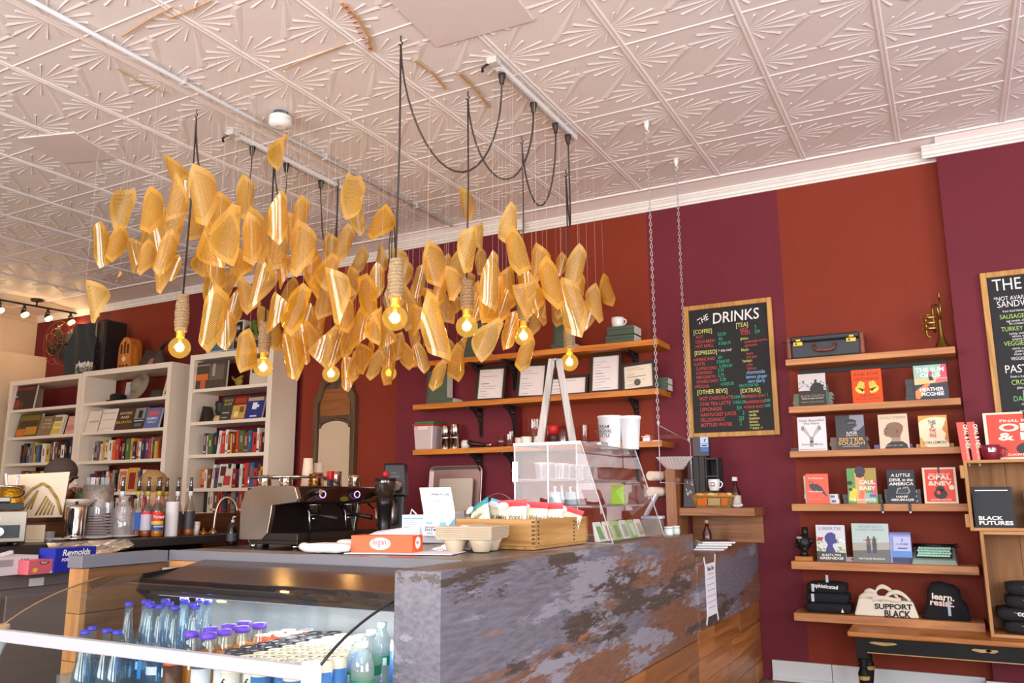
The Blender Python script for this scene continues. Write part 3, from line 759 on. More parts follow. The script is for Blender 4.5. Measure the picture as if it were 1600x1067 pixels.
# ------------------------------------------------------------------ rolled pages
def page_material():
    m = bpy.data.materials.new('amber_varnished_page'); m.use_nodes = True
    nt = m.node_tree; nt.nodes.clear(); L = nt.links
    out = nt.nodes.new('ShaderNodeOutputMaterial')
    uv = nt.nodes.new('ShaderNodeUVMap'); sep = nt.nodes.new('ShaderNodeSeparateXYZ'); L.new(uv.outputs[0], sep.inputs[0])
    def math_(op, a, b=None, c=None):
        n = nt.nodes.new('ShaderNodeMath'); n.operation = op
        for i, x in enumerate((a, b, c)):
            if x is None: continue
            if isinstance(x, (int, float)): n.inputs[i].default_value = x
            else: L.new(x, n.inputs[i])
        return n.outputs[0]
    # printed lines inside margins, broken into words
    line = math_('GREATER_THAN', math_('FRACT', math_('MULTIPLY', sep.outputs['Y'], 34)), .52)
    nz = nt.nodes.new('ShaderNodeTexNoise'); nz.inputs['Scale'].default_value = 1.0; nz.inputs['Detail'].default_value = 2
    cb = nt.nodes.new('ShaderNodeCombineXYZ'); L.new(math_('MULTIPLY', sep.outputs['X'], 34), cb.inputs[0]); L.new(math_('FLOOR', math_('MULTIPLY', sep.outputs['Y'], 34)), cb.inputs[1])
    L.new(cb.outputs[0], nz.inputs['Vector'])
    word = math_('GREATER_THAN', nz.outputs['Fac'], .40)
    inx = math_('MULTIPLY', math_('GREATER_THAN', sep.outputs['X'], .14), math_('LESS_THAN', sep.outputs['X'], .86))
    iny = math_('MULTIPLY', math_('GREATER_THAN', sep.outputs['Y'], .10), math_('LESS_THAN', sep.outputs['Y'], .90))
    ink = math_('MULTIPLY', math_('MULTIPLY', line, word), math_('MULTIPLY', inx, iny))
    oi = nt.nodes.new('ShaderNodeObjectInfo')
    r1 = nt.nodes.new('ShaderNodeValToRGB'); r1.color_ramp.elements[0].color = lin('#ffc23c'); r1.color_ramp.elements[1].color = lin('#ffd97c')
    L.new(oi.outputs['Random'], r1.inputs[0])
    mx = nt.nodes.new('ShaderNodeMix'); mx.data_type = 'RGBA'; L.new(math_('MULTIPLY', ink, .6), mx.inputs['Factor']); L.new(r1.outputs[0], mx.inputs['A']); mx.inputs['B'].default_value = lin('#6a4218')
    df = nt.nodes.new('ShaderNodeBsdfDiffuse'); L.new(mx.outputs['Result'], df.inputs[0])
    tl = nt.nodes.new('ShaderNodeBsdfTranslucent'); L.new(mx.outputs['Result'], tl.inputs[0])
    s1 = nt.nodes.new('ShaderNodeMixShader'); s1.inputs[0].default_value = .58; L.new(df.outputs[0], s1.inputs[1]); L.new(tl.outputs[0], s1.inputs[2])
    tr = nt.nodes.new('ShaderNodeBsdfTransparent'); tr.inputs[0].default_value = lin('#ffc962')
    s2 = nt.nodes.new('ShaderNodeMixShader'); s2.inputs[0].default_value = .22; L.new(s1.outputs[0], s2.inputs[1]); L.new(tr.outputs[0], s2.inputs[2])
    gl = nt.nodes.new('ShaderNodeBsdfGlossy'); gl.inputs['Roughness'].default_value = .07
    s3 = nt.nodes.new('ShaderNodeMixShader'); L.new(schlick(nt, .07), s3.inputs[0]); L.new(s2.outputs[0], s3.inputs[1]); L.new(gl.outputs[0], s3.inputs[2])
    L.new(s3.outputs[0], out.inputs[0])
    return m
PAGEM = page_material()
def page_mesh(k):
    """a 0.15 x 0.23 sheet curled about a slanted axis, unit height about 1"""
    rnd = random.Random(100+k)
    W, H = .64, .92
    ang = math.radians(rnd.choice((29, 32, 35, 38, -30, -34)))     # axis of the curl against the sheet
    curl = math.radians(rnd.uniform(195, 330))
    nu, nv = 10, 10
    c, s = math.cos(ang), math.sin(ang)
    half = (W*abs(c)+H*abs(s))/2
    R = 2*half/curl
    tap = rnd.uniform(-.25, .25)
    V = []; UV = []
    for j in range(nv+1):
        for i in range(nu+1):
            x = (i/nu-.5)*W; y = (j/nv-.5)*H
            a = x*c+y*s; b = -x*s+y*c          # across, along the curl axis
            th = a/half*curl/2*(1+tap*b)
            Rr = R/(1+tap*b)*(1+.16*a/half)
            V.append((Rr*math.sin(th), Rr*(1-math.cos(th))-R, b)); UV.append((i/nu, j/nv))
    zmin = min(v[2] for v in V); zmax = max(v[2] for v in V); sc = 1/(zmax-zmin)
    V = [(v[0]*sc, v[1]*sc, (v[2]-zmax)*sc) for v in V]
    top = max(V, key=lambda v: v[2])
    cx, cy = sum(v[0] for v in V)/len(V), sum(v[1] for v in V)/len(V)
    V = [(v[0]-cx, v[1]-cy, v[2]) for v in V]
    Fc = [(j*(nu+1)+i, j*(nu+1)+i+1, (j+1)*(nu+1)+i+1, (j+1)*(nu+1)+i) for j in range(nv) for i in range(nu)]
    me = bpy.data.meshes.new('page_sheet'); me.from_pydata(V, [], Fc)
    ul = me.uv_layers.new(name='UVMap')
    for lp in me.loops: ul.data[lp.index].uv = UV[lp.vertex_index]
    me.polygons.foreach_set('use_smooth', [True]*len(Fc)); me.materials.append(PAGEM); me.update()
    return me, Vector((top[0]-cx, top[1]-cy, top[2]))
PM = [page_mesh(k) for k in range(12)]
THREAD = mat('#c9b7a0', .6)
thr = MB().tube([(0,0,0),(0,0,1)], .0006, 3).mesh('thread', THREAD)
# (centre x, centre y, length in the picture)
PAGES = """193,327,72 159,383,68 182,382,62 272,268,56 236,332,82 242,365,66 275,311,76 275,350,74 316,307,96 208,398,56 228,404,60 259,396,72 341,334,72
358,361,106 382,309,66 331,381,76 393,375,78 318,406,52 376,410,62 148,472,72 251,429,58 271,418,42 186,429,12 333,497,98 353,515,62 355,445,58 370,478,62 384,462,62
331,441,62 384,549,68 436,234,62 552,303,84 557,336,60 594,350,64 436,340,78 469,338,62 400,370,92 434,386,78 469,390,88 516,394,62 537,381,62 492,406,54 594,406,48
625,412,50 405,445,78 429,489,62 431,524,54 491,431,68 452,454,44 464,480,84 450,511,50 504,472,58 526,462,88 514,423,60 551,445,56 541,493,62 574,460,74 561,515,68
588,441,58 627,433,62 636,482,68 648,472,54 458,555,78 487,532,60 473,536,64 512,540,68 528,536,74 543,583,54 555,571,52 566,561,52 579,542,28 586,571,52
603,548,54 607,579,52 623,540,44 634,555,52 646,532,44 658,559,48 588,507,64 671,473,50 681,512,108 696,481,58 684,588,52 698,551,44 714,568,62 722,541,34
708,481,46 764,527,76 751,543,40 768,470,78 741,475,68 784,481,58 797,516,60 826,465,70 821,555,62 832,510,50 894,481,92 881,471,54 914,496,58 931,475,62
729,321,54 732,391,74 749,371,46 716,414,66 753,412,50 679,414,74 695,420,46 707,445,62 796,352,68 808,395,84 839,416,68 825,455,76 767,440,88
796,449,64 862,445,88 874,416,42 899,420,74 899,452,60 949,455,54 440,420,60 420,410,56 655,440,52 668,520,46 730,445,50 560,410,52 575,490,56 480,505,60
410,500,46 610,470,50 650,500,50 690,450,56 780,440,60 845,480,56 870,490,46 545,530,56 600,520,54 500,500,60 340,420,66 305,350,66 365,400,60 290,300,40 420,350,70 455,360,60"""
PG = [tuple(float(v) for v in q.split(',')) for q in PAGES.split()]
random.seed(23)
placed = []
def clash(c, real, others):
    n = 0.0
    for c2, r2 in others:
        if abs(c.z-c2.z) < (real+r2)*.5+.02:
            d2 = math.hypot(c.x-c2.x, c.y-c2.y)
            if d2 < .19: n += .19-d2
    return n
bulb_cols = [(Vector((x, y, z+.12)), .5) for x, y, z in BULBS]
for k, (px, py, ln) in enumerate(PG):
    ln *= 1.10
    lo_, hi_ = (4.0, 5.3) if px < 330 else ((3.9, 6.3) if px < 640 else (3.95, 6.0))
    best = None
    for trial in range(40):
        real = random.uniform(.22, .30); dep = min(max(real*F_PX/ln, lo_), hi_) + random.uniform(-.35, .35)*(trial/12 if trial < 24 else 2)
        dep = min(max(dep, 3.8), 6.5)
        if ln < 20: dep = random.uniform(4.3, 4.9)
        real = ln*dep/F_PX; c = atd(px, py, dep)
        sc = clash(c, real, placed) + 1.5*clash(c, real, bulb_cols) + max(0, real-.33)*2
        if c.y > 5.55: sc += 1
        if best is None or sc < best[0]: best = (sc, c, real, dep)
        if sc == 0: break
    placed.append((best[1], best[2]))
# the nearest bulb names the cluster a page belongs to
clus = {}
for k, (c, real) in enumerate(placed):
    b = min(range(8), key=lambda q: (Vector(BULBS[q])-c).length)
    rel = 'above' if c.z > BULBS[b][2]+.12 else ('below' if c.z < BULBS[b][2]-.07 else 'beside')
    clus.setdefault((b, rel), []).append(k)
LAB = {}
for (b, rel), ks in clus.items():
    ks.sort(key=lambda k: PG[k][0])
    for n, k in enumerate(ks):
        where = '%s the %s %s bulb' % (rel, ('nearest', 'second', 'third', 'farthest')[b % 4], 'counter-row' if b < 4 else 'bookcase-row')
        pos = 'the only one' if len(ks) == 1 else ('leftmost' if n == 0 else ('rightmost' if n == len(ks)-1 else ordinal(n)+' from the left'))
        LAB[k] = ('curled amber page hanging %s, %s there' % (where, pos), 'amber pages ' + where)
OWN = {(148,472): 'lone curled amber page hanging lowest at the bookcase end, above the old fan', (436,234): 'topmost curled amber page, just under the smoke detector',
       (272,268): 'brownish curled page at the top of the bookcase side of the cloud', (594,350): 'narrow amber page hanging alone high between the two bulb rows',
       (552,303): 'tall amber page high in the cloud with bright sheen', (949,455): 'small amber page at the far wall end of the cloud',
       (384,549): 'pointed amber page just beside the bulb in front of the radio bookcase', (186,429): 'tiny torn scrap of amber page hanging apart from the cloud'}
for k, (px, py, ln) in enumerate(PG):
    c, real = placed[k]; lab, grp = LAB[k]; lab = OWN.get((int(px), int(py)), lab)
    tz = c.z+real/2
    t = thing('book_page', lab, 'page', (c.x, c.y, tz), 0, grp)
    yaw = random.uniform(-.8, .8) + .45 + (PI if random.random() < .22 else 0)
    er = (random.uniform(-.3, .3), random.uniform(-.34, .34), yaw); me, tp_ = PM[k % 12]
    R_ = Euler(er).to_matrix(); off = -(R_ @ Vector((0, 0, -.5)))*real + Vector((0, 0, -.5))*real
    o = put(me, 'sheet', t, off, er); o.scale = (real, real, real)
    q = off + (R_ @ tp_)*real
    o2 = put(thr, 'thread', t, q); o2.scale = (1, 1, CEIL-tz-q.z-.004)
# smoke detector and conduit
cd = thing('ceiling_conduit', 'thin white conduit pipe running across the tin ceiling', 'pipe', (-3.64, 3.9, CEIL-.03))
MB().tube([(0, -3.4, 0), (0, 1.85, 0)], .013, 8).build('pipe', mat('#dcdcde', .35), cd)
for y in (-2.2, -1.0, .2, 1.3): MB().box(-.02, y-.008, -.016, .02, y+.008, .03).build('clip', mat('#c9c9cb', .4), cd)
sp = at(427, 186, Z=CEIL-.03)
sd = thing('smoke_detector', 'round white smoke detector on the ceiling conduit', 'smoke detector', (sp.x+.06, sp.y, CEIL-.10))
MB().lathe([(.03, 0), (.062, .008), (.07, .03), (.07, .045), (.06, .047), (.06, .052), (.068, .054), (.068, .068), (.045, .07)], 20).build('cover', mat('#eeebe8', .45), sd)
MB().lathe([(.045, .07), (.045, .099)], 16).build('mount', mat('#4a5a66', .5), sd)
MB().box(-.01, -.03, -.001, .01, -.02, .003).build('test_button', mat('#c9c5c1', .5), sd)
# four-spot track light near the end wall
tp = at(58, 470, Z=CEIL-.02)
tl_ = thing('spot_bar_light', 'dark bar of four lit spotlights on the ceiling near the end wall', 'light', (tp.x, tp.y, CEIL-.002))
DB = mat('#2a211d', .4, .5)
MB().lathe([(.055, -.028), (.07, -.02), (.07, 0)], 14).build('canopy', DB, tl_)
MB().tube([(-.06,-.48,-.085), (0,0,-.085), (.06,.48,-.085)], .012, 8).tube([(0,0,-.085), (0,0,-.02)], .01, 6).ball((-.06,-.5,-.085), .02, 8, 6).ball((.06,.5,-.085), .02, 8, 6).build('bar', DB, tl_)
SPOT = emis('#ffcf7a', 14, 'lit_spot_lens')
for q in range(4):
    y = -.40+.267*q; x = .06*y/.48
    h = MB().tube([(x, y, -.09), (x, y, -.13)], .014, 8).tube([(x-.03, y, -.13), (x-.03, y, -.19)], .006, 5).tube([(x+.03, y, -.13), (x+.03, y, -.19)], .006, 5).box(x-.034, y-.01, -.138, x+.034, y+.01, -.128)
    M_ = T(x, y, -.185) @ RX(.35) @ RY(-.5)
    h.lathe([(.02, .03), (.032, .01), (.045, -.045)], 12, M=M_, cap=False)
    hd = h.build('spot_head', DB, tl_)
    MB().lathe([(.001, -.052), (.04, -.046), (.044, -.03), (.03, .0)], 12, M=M_, cap=False).build('lamp_face', SPOT, hd)
    d = bpy.data.lights.new('spot_light', 'POINT'); d.energy = 2; d.color = (1, .66, .32); d.shadow_soft_size = .04
    lo = bpy.data.objects.new('spot_light', d); COL.objects.link(lo); lo.location = Vector((tp.x, tp.y, CEIL)) + M_ @ Vector((0, 0, -.10))
# two chains from ceiling hooks
def chain(pa, pb, Y, label):
    a = at(*pa, Z=CEIL); X, Yc = a.x, a.y
    zb = zpix(X, Yc, pb)
    t = thing('hanging_chain', label, 'chain', (X, Yc, zb))
    L_ = CEIL-zb
    MB().lathe([(.006, L_-.06), (.016, L_-.03), (.02, L_-.002)], 8).tube([(0,0,L_-.05), (.012,0,L_-.07), (0,0,L_-.085), (-.012,0,L_-.07)], .004, 5).build('ceiling_hook', mat('#efeae6', .4), t)
    mb = MB(); z = .0; k = 0
    while z < L_-.085:
        M_ = T(0,0,z) @ RZ(PI/2*(k % 2)+.4)
        mb.tube([(.007*math.cos(g), 0, .015+.015*math.sin(g)) for g in [2*PI*q/8 for q in range(8)]], .0021, 4, M=M_, closed=True)
        z += .024; k += 1
    mb.build('links', mat('#cfc9c6', .35, .7), t)
    MB().tube([(0,0,.0), (.006,0,-.02), (0,0,-.04), (-.006,0,-.02)], .004, 5, closed=True).build('end_hook', mat('#d8d4d0', .4, .6), t)
    return X, Yc, zb
c1_ = chain((1010,190), 655, 5, 'longer-drop pale chain hanging from the ceiling over the acrylic case')
c2_ = chain((1056,248), 682, 5, 'pale chain hanging from the ceiling in front of the drinks menu edge')
xs, za, zb_ = c1_[0], c1_[2]-.035, c2_[2]-.035
sg = thing('acrylic_screen', 'clear hanging acrylic screen held by the two ceiling chains', 'screen', (xs, (c1_[1]+c2_[1])/2, 1.30))
ya_, yb_ = c1_[1]-sg.location.y, c2_[1]-sg.location.y
MB().add([(0, ya_, 0), (0, yb_, 0), (0, yb_, zb_-1.30), (0, ya_, za-1.30)], [(0,1,2,3)]).build('pane', clear('#f5f2f2', .02, .02, name='screen_acrylic', ior=1.3), sg)
for P_ in (((0, ya_, 0), (0, ya_, za-1.30)), ((0, yb_, 0), (0, yb_, zb_-1.30)), ((0, ya_, za-1.30), (0, yb_, zb_-1.30)), ((0, ya_, 0), (0, yb_, 0))): MB().tube(P_, .0028, 4).build('pane_edge', clear('#e9e2e0', .2, .1, name='screen_edge', haze=.5, hcol='#f2ece8'), sg)
# ================================================================== menu boards
CHALK = mat('#1c1a1d', .7, var=.15, vs=8, name='chalkboard'); OAKF = wood('#cf9a4e', '#a87432', 2, 5, .45, .04, 'board_frame_oak')
CY_, CR, CG, CW, CB = mat('#e3e07a', .8), mat('#d4504a', .8), mat('#35b58e', .8), mat('#efeaea', .8), mat('#8fc3ea', .8)
def board(name, label, x0, x1, z0, z1, Y, fr, rz=0.0, par=None):
    t = thing(name, label, 'menu board', ((x0+x1)/2, Y, z0), 0)
    W, H = x1-x0, z1-z0
    t.rotation_euler = (0, rz, 0)
    cp = MB().box(-W/2+fr*.6, -.012, fr*.6, W/2-fr*.6, -.002, H-fr*.6).build('chalk_panel', CHALK, t)
    for q in ((-W/2, 0, -W/2+fr, H), (W/2-fr, 0, W/2, H), (-W/2+fr, 0, W/2-fr, fr), (-W/2+fr, H-fr, W/2-fr, H)):
        MB().box(q[0], -.03, q[1], q[2], -.0015, q[3]).build('frame_rail', OAKF, t, bevel=.005)
    def w(s_, u, v, size, mt, sx=.85, bold=.0, shear=0, rot=0):
        # u, v: fractions of the chalk area, v downward
        X = -W/2+fr+u*(W-2*fr); Z = H-fr-v*(H-2*fr)
        return text(s_, size, mt, T(X, -.0135, Z) @ WALLM @ RZ(rot), cp, 'chalk_line', sx=sx, bold=bold, shear=shear)
    return t, w
dx0, dx1, dz0, dz1 = -1.695, -1.045, 1.640, 2.637
t, w = board('drinks_menu_board', 'chalk drinks menu in an oak frame on the burgundy wall stripe', dx0, dx1, dz0, dz1, 5.998, .036)
w('THE', .12, .125, .062, CW, .8, .01, .3, .45); w('DRINKS', .30, .125, .115, CW, .86, .008, .1, .02)
L1 = [('[COFFEE]', .05, .195, CY_, .048), ('HOT', .08, .235, CR, .036), ('COLD BREW', .07, .275, CR, .036), ('HOT REFILL', .07, .312, CR, .036), ('[ESPRESSO]', .05, .37, CY_, .048), ('> stay iced!', .36, .358, CW, .03),
      ('>AMERICANO', .03, .42, CR, .036), ('>LATTE', .03, .458, CR, .036), (' CAPPUCCINO', .05, .495, CR, .034), (' CORTADO', .05, .53, CR, .034), (' MACCHIATO', .05, .565, CR, .034), (' DOUBLE SHOT', .05, .60, CR, .034), ('>MOCHA', .03, .64, CR, .036),
      ('[OTHER BEVS]', .06, .69, CY_, .050), ('HOT CHOCOLATE', .09, .74, CR, .040), ('CHAI TEA LATTE', .09, .785, CR, .042), ('LEMONADE', .09, .828, CR, .042), ('NANTUCKET JUICES', .09, .87, CR, .040), ('PELLEGRINOS', .09, .912, CR, .040), ('BOTTLED WATER', .09, .952, CR, .040),
      ('2|2.50', .36, .228, CG, .036), ('4|5', .37, .266, CG, .036), ('0.50|0.75', .37, .303, CG, .034), ('3|4', .35, .415, CG, .036), ('3.50|4.50', .33, .45, CG, .036), ('3.50|4.50', .36, .487, CG, .036), ('2.75', .34, .522, CG, .038), ('2.75', .34, .56, CG, .038), ('2.50', .36, .595, CG, .038), ('4.50|5.50', .37, .632, CG, .036),
      ('3.50|4.50', .50, .74, CG, .034), ('3.50|4.50', .51, .782, CG, .034), ('3|4', .55, .828, CG, .042), ('2', .62, .87, CG, .042), ('2|3', .57, .912, CG, .044), ('2', .58, .952, CG, .044),
      ('[TEA]', .60, .175, CY_, .052), ('HOT', .65, .21, CR, .04), ('ICED', .66, .238, CR, .042), ('3', .83, .197, CG, .04), ('3|4', .83, .235, CG, .042), ('green-', .65, .278, CY_, .032), ('gunpowder', .70, .305, CR, .03), ('jasmine', .88, .30, CR, .028), ('genmaicha', .70, .335, CR, .03),
      ('black-', .65, .37, CY_, .034), ('assam', .71, .40, CR, .03), ('earl grey', .71, .428, CR, .03), ('herbal-', .66, .46, CY_, .034), ('mint', .71, .49, CR, .032), ('hibiscus', .71, .52, CR, .03), ('chamomile', .70, .555, CB, .042), ('lemon ginger', .69, .59, CB, .04), ('very berry', .71, .625, CB, .04),
      ('MATCHA 4|5', .60, .655, CG, .034), ('[EXTRAS]', .61, .70, CY_, .048), ('+ESPRESSO SHOT', .63, .74, CR, .030), ('1', .93, .735, CG, .034), ('+ALMOND/OAT', .64, .785, CR, .032), ('0.85', .90, .78, CG, .032), ('+SYRUP SHOT', .64, .825, CR, .032), ('0.85', .90, .82, CG, .032),
      ('caramel', .70, .858, CY_, .03), ('vanilla', .70, .885, CY_, .03), ('hazelnut', .70, .912, CY_, .03), ('banana', .70, .938, CY_, .03), ('coconut', .70, .962, CY_, .03), ('+ more ->', .70, .987, CY_, .03)]
for s_, u, v, m_, sz in L1: w(s_, u, v, sz*.92, m_, .78)
fx0, fx1, fz0, fz1 = .268, 1.02, 1.66, 2.61
t, w = board('food_menu_board', 'worn chalk food menu listing sandwiches and pastries on the burgundy pilaster', fx0, fx1, fz0, fz1, 5.898, .036)
for s_, u, v, m_, sz in [('THE FOOD', .04, .10, CW, .115), ('*NOT AVAILABLE TODAY', .04, .175, CW, .04), ('SANDWICHES', .06, .225, CW, .062), ('from local kitchen', .10, .262, CW, .022), ('SAUSAGE, EGG & CHEESE', .07, .31, mat('#a9d36a', .8), .042), ('egg omelet, cheddar', .12, .335, CW, .022), ('on croissant', .14, .355, CW, .022),
    ('TURKEY SANDWICH', .07, .40, mat('#a9d36a', .8), .042), ('turkey, swiss', .13, .427, CW, .022), ('lettuce, tomato', .15, .447, CW, .022), ('country bread', .15, .468, CW, .022), ('VEGGIE HUMMUS', .08, .505, mat('#a9d36a', .8), .042), ('carrot, cucumber', .14, .535, CW, .022), ('greens', .16, .555, CW, .022), ('house hummus', .15, .577, CW, .022), ('VEGGIE', .12, .61, CW, .028),
    ('PASTRIES', .06, .70, CW, .075), ('from a local baker', .10, .735, CW, .024), ('CROISSANTS', .10, .785, mat('#a9d36a', .8), .046), ('plain, chocolate', .14, .815, CW, .024), ('almond', .18, .84, CW, .026), ('PIZZA', .18, .865, CW, .028), ('DANISHES', .10, .90, mat('#7fc07a', .8), .046), ('cinnamon', .16, .93, CW, .024), ('cheese', .18, .955, CW, .024), ('DAIRY FREE', .14, .985, CW, .026)]:
    w(s_, u, v, sz*.95, m_, .8)

# ================================================================== face-out books on the recess shelves
PGS = mat('#e6dcc8', .8)
def cover_book(px0, py0, px1, py1, zs, col, label, art=None, th=.028, Yf=5.775, spine=None, lean=.10, name='book', group=None, cat='book'):
    """hard-cover book leaning back with its cover to the room; art(t, W, H) adds printed shapes in front"""
    a = at(px0, py1, Y=Yf); b = at(px1, py0, Y=Yf)
    W = abs(b.x-a.x); H = abs(b.z-a.z)/math.cos(lean)
    t = thing(name, label, cat, ((a.x+b.x)/2, Yf, zs+.001), 0, group)
    t.rotation_euler = (-lean, 0, 0)
    MB().box(-W/2, 0, 0, W/2, .003, H).box(-W/2, th-.003, 0, W/2, th, H).box(-W/2, .0031, 0, -W/2+.003, th-.0031, H).build('cover', mat(col, .45, var=.03, spec=.25), t); cv = t.children[0]
    MB().box(-W/2+.0031, .0031, .003, W/2-.004, th-.0031, H-.004).build('page_block', PGS, t)
    if art: art(cv, W, H)
    return t
def poly(t, pts, W, H, mt, d=.0006, name='cover_art'):
    """flat printed shape given in cover fractions (0,0 lower left)"""
    P = [((u-.5)*W, v*H) for u, v in pts]
    return MB().prism(P, -d, -d+.0004, 'xz').build(name, mt, t)
def ell(t, cx, cy, rx, ry, W, H, mt, d=.0006, n=18, a0=0, a1=2*PI, name='cover_art'):
    return poly(t, [(cx+rx*math.cos(a0+(a1-a0)*k/n), cy+ry*math.sin(a0+(a1-a0)*k/n)) for k in range(n)], W, H, mt, d, name)
def wr(t, s_, u, v, size, W, H, mt, al='CENTER', sx=.85, bold=.01, d=.0012, shear=0, fit=None):
    o = text(s_, size*H, mt, T((u-.5)*W, -d, v*H) @ WALLM, t, 'lettering', al, sx, bold, shear)
    if fit:
        xs = [q.co.x for q in o.data.vertices]
        k = fit*W/max(1e-6, max(xs)-min(xs)); c = (max(xs)+min(xs))/2 if al == 'CENTER' else min(xs)
        for q in o.data.vertices: q.co.x = c+(q.co.x-c)*k
    return o
C = lambda h, r_=.5: mat(h, r_)
def art_church(t, W, H):
    poly(t, [(0,.48),(1,.48),(1,1),(0,1)], W, H, C('#cfc7c6'))
    rr = random.Random(5)
    for k in range(46):
        u, v = rr.uniform(.03, .97), .5+rr.random()*.28
        ell(t, u, v, .02+.02*rr.random(), .014+.012*rr.random(), W, H, C(rr.choice(('#3c383b', '#8d8587', '#d9d2d2', '#4d484b'))), .0008, 6)
    poly(t, [(.42,.48),(.92,.48),(.90,.62),(.80,.70),(.66,.73),(.52,.68),(.44,.58)], W, H, C('#2a272b'), .0011); ell(t, .64, .77, .05, .045, W, H, C('#2a272b'), .0011)
    wr(t, 'BLACK CHURCH', .5, .28, .10, W, H, C('#a08a6c'), fit=.84); wr(t, 'THIS IS OUR STORY', .5, .22, .045, W, H, WHTTXT, fit=.8); wr(t, 'HENRY LOUIS GATES, JR.', .5, .11, .06, W, H, C('#a08a6c'), fit=.84)
cover_book(1249, 579, 1288, 633, RS[1], '#3d3b3b', 'book with a grey crowd photo above dark lettering, on the second shelf', art_church)
def art_wounds(t, W, H):
    wr(t, 'THE FIVE', .5, .82, .12, W, H, C('#4a2414'), fit=.86); wr(t, 'WOUNDS', .5, .68, .12, W, H, C('#4a2414'), fit=.84)
    for s in (-1, 1):
        q = lambda pts: [(.5+s*(u-.5), v) for u, v in pts]
        poly(t, q([(.58,.62),(.64,.64),(.70,.66),(.78,.63),(.82,.52),(.90,.46),(.88,.38),(.78,.31),(.62,.29),(.58,.34),(.66,.42),(.58,.46)]), W, H, C('#f3d24a'), .0008)
        for f in range(4): poly(t, q([(.60+.055*f,.46),(.61+.055*f,.46),(.62+.05*f,.64),(.61+.05*f,.64)]), W, H, C('#3a2a16'), .0011)
        poly(t, q([(.60,.40),(.66,.44),(.80,.44),(.84,.47),(.72,.40),(.66,.34)]), W, H, C('#2e2a2a'), .0010)
    wr(t, 'KIRSTIN', .5, .20, .075, W, H, C('#5a2a16'), fit=.48); wr(t, 'VALDEZ QUADE', .5, .115, .075, W, H, C('#5a2a16'), fit=.82)
cover_book(1333, 571, 1375, 627, RS[1], '#ff4f12', 'bright orange book with two yellow hands on its cover', art_wounds, lean=.06)
def art_sum(t, W, H):
    poly(t, [(0,.62),(.75,.62),(.85,1),(0,1)], W, H, C('#9cc4b2')); poly(t, [(.75,.55),(1,.5),(1,1),(.85,1)], W, H, C('#e0506a'))
    poly(t, [(0,.44),(1,.50),(1,.62),(0,.62)], W, H, C('#d9c28a'), .0007); poly(t, [(.6,.46),(1,.50),(1,.60),(.7,.6)], W, H, C('#ef6a6a'), .0009)
    poly(t, [(0,0),(1,0),(1,.50),(0,.44)], W, H, C('#2c3440'), .0005); poly(t, [(0,.05),(.12,.04),(.48,.46),(.36,.48),(0,.26)], W, H, C('#f28a4a'), .0009)
    wr(t, 'THE SUM', .5, .80, .17, W, H, WHTTXT, fit=.86, bold=.03); wr(t, 'OF US', .5, .65, .17, W, H, WHTTXT, fit=.62, bold=.03)
    poly(t, [(.44,.66),(.54,.66),(.58,.78),(.50,.84),(.44,.76)], W, H, C('#b5646a'), .0014); poly(t, [(.46,.55),(.60,.56),(.54,.67),(.44,.66)], W, H, C('#2c2a34'), .0014)
    wr(t, 'HEATHER', .5, .25, .14, W, H, WHTTXT, fit=.72, bold=.03); wr(t, 'MCGHEE', .52, .12, .14, W, H, WHTTXT, fit=.68, bold=.03)
cover_book(1431, 563, 1477, 621, RS[1], '#2c3440', 'mint and coral book with a leaping figure, in front of a black stack', art_sum, lean=.05)
def art_beaut(t, W, H):
    wr(t, 'How Beautiful', .5, .86, .095, W, H, C('#6a6470'), fit=.88); wr(t, 'We Were', .5, .77, .095, W, H, C('#6a6470'), fit=.56)
    for s in (-1, 1):
        q = lambda pts: [(.48+s*(u-.5), v) for u, v in pts]
        poly(t, q([(.50,.32),(.58,.40),(.76,.56),(.86,.62),(.84,.72),(.76,.74),(.66,.62),(.54,.44)]), W, H, C('#b9b2ae'), .0008); poly(t, q([(.74,.60),(.86,.63),(.84,.72),(.76,.74)]), W, H, C('#8f8886'), .001)
    poly(t, [(.40,.12),(.54,.12),(.56,.40),(.42,.42)], W, H, C('#a59e9b'), .0008); ell(t, .48, .27, .06, .035, W, H, C('#4f4a4c'), .0012)
    wr(t, 'Imbolo Mbue', .5, .165, .085, W, H, C('#7d7683'), fit=.74); poly(t, [(.03,.04),(.97,.04),(.97,.05),(.03,.05)], W, H, C('#4a4448'))
cover_book(1248, 647.6, 1288, 703, RS[2], '#e6e2e6', 'white book with two grey arms joined in a V, on the third shelf', art_beaut)
def art_sister(t, W, H):
    poly(t, [(.50,1),(1,1),(1,.70),(.80,.56),(.64,.54),(.58,.60),(.76,.70),(.62,.84),(.50,.90)], W, H, C('#8f929e')); ell(t, .54, .80, .20, .085, W, H, C('#352f34'), .0009); ell(t, .55, .78, .15, .03, W, H, C('#6a6068'), .0012)
    wr(t, 'LIFE', .55, .49, .05, W, H, WHTTXT, fit=.36); wr(t, 'AFTER', .55, .45, .05, W, H, WHTTXT, fit=.38); wr(t, 'DEATH', .55, .40, .05, W, H, WHTTXT, fit=.38)
    wr(t, 'SISTER', .52, .255, .135, W, H, C('#e6b45c'), fit=.88); wr(t, 'SOULJAH', .52, .145, .135, W, H, C('#e6b45c'), fit=.92); wr(t, 'a novel by the author', .5, .09, .035, W, H, WHTTXT, fit=.6)
cover_book(1308, 644, 1348, 700, RS[2], '#4b4a50', 'grey book showing lips, with gold lettering, on the third shelf', art_sister)
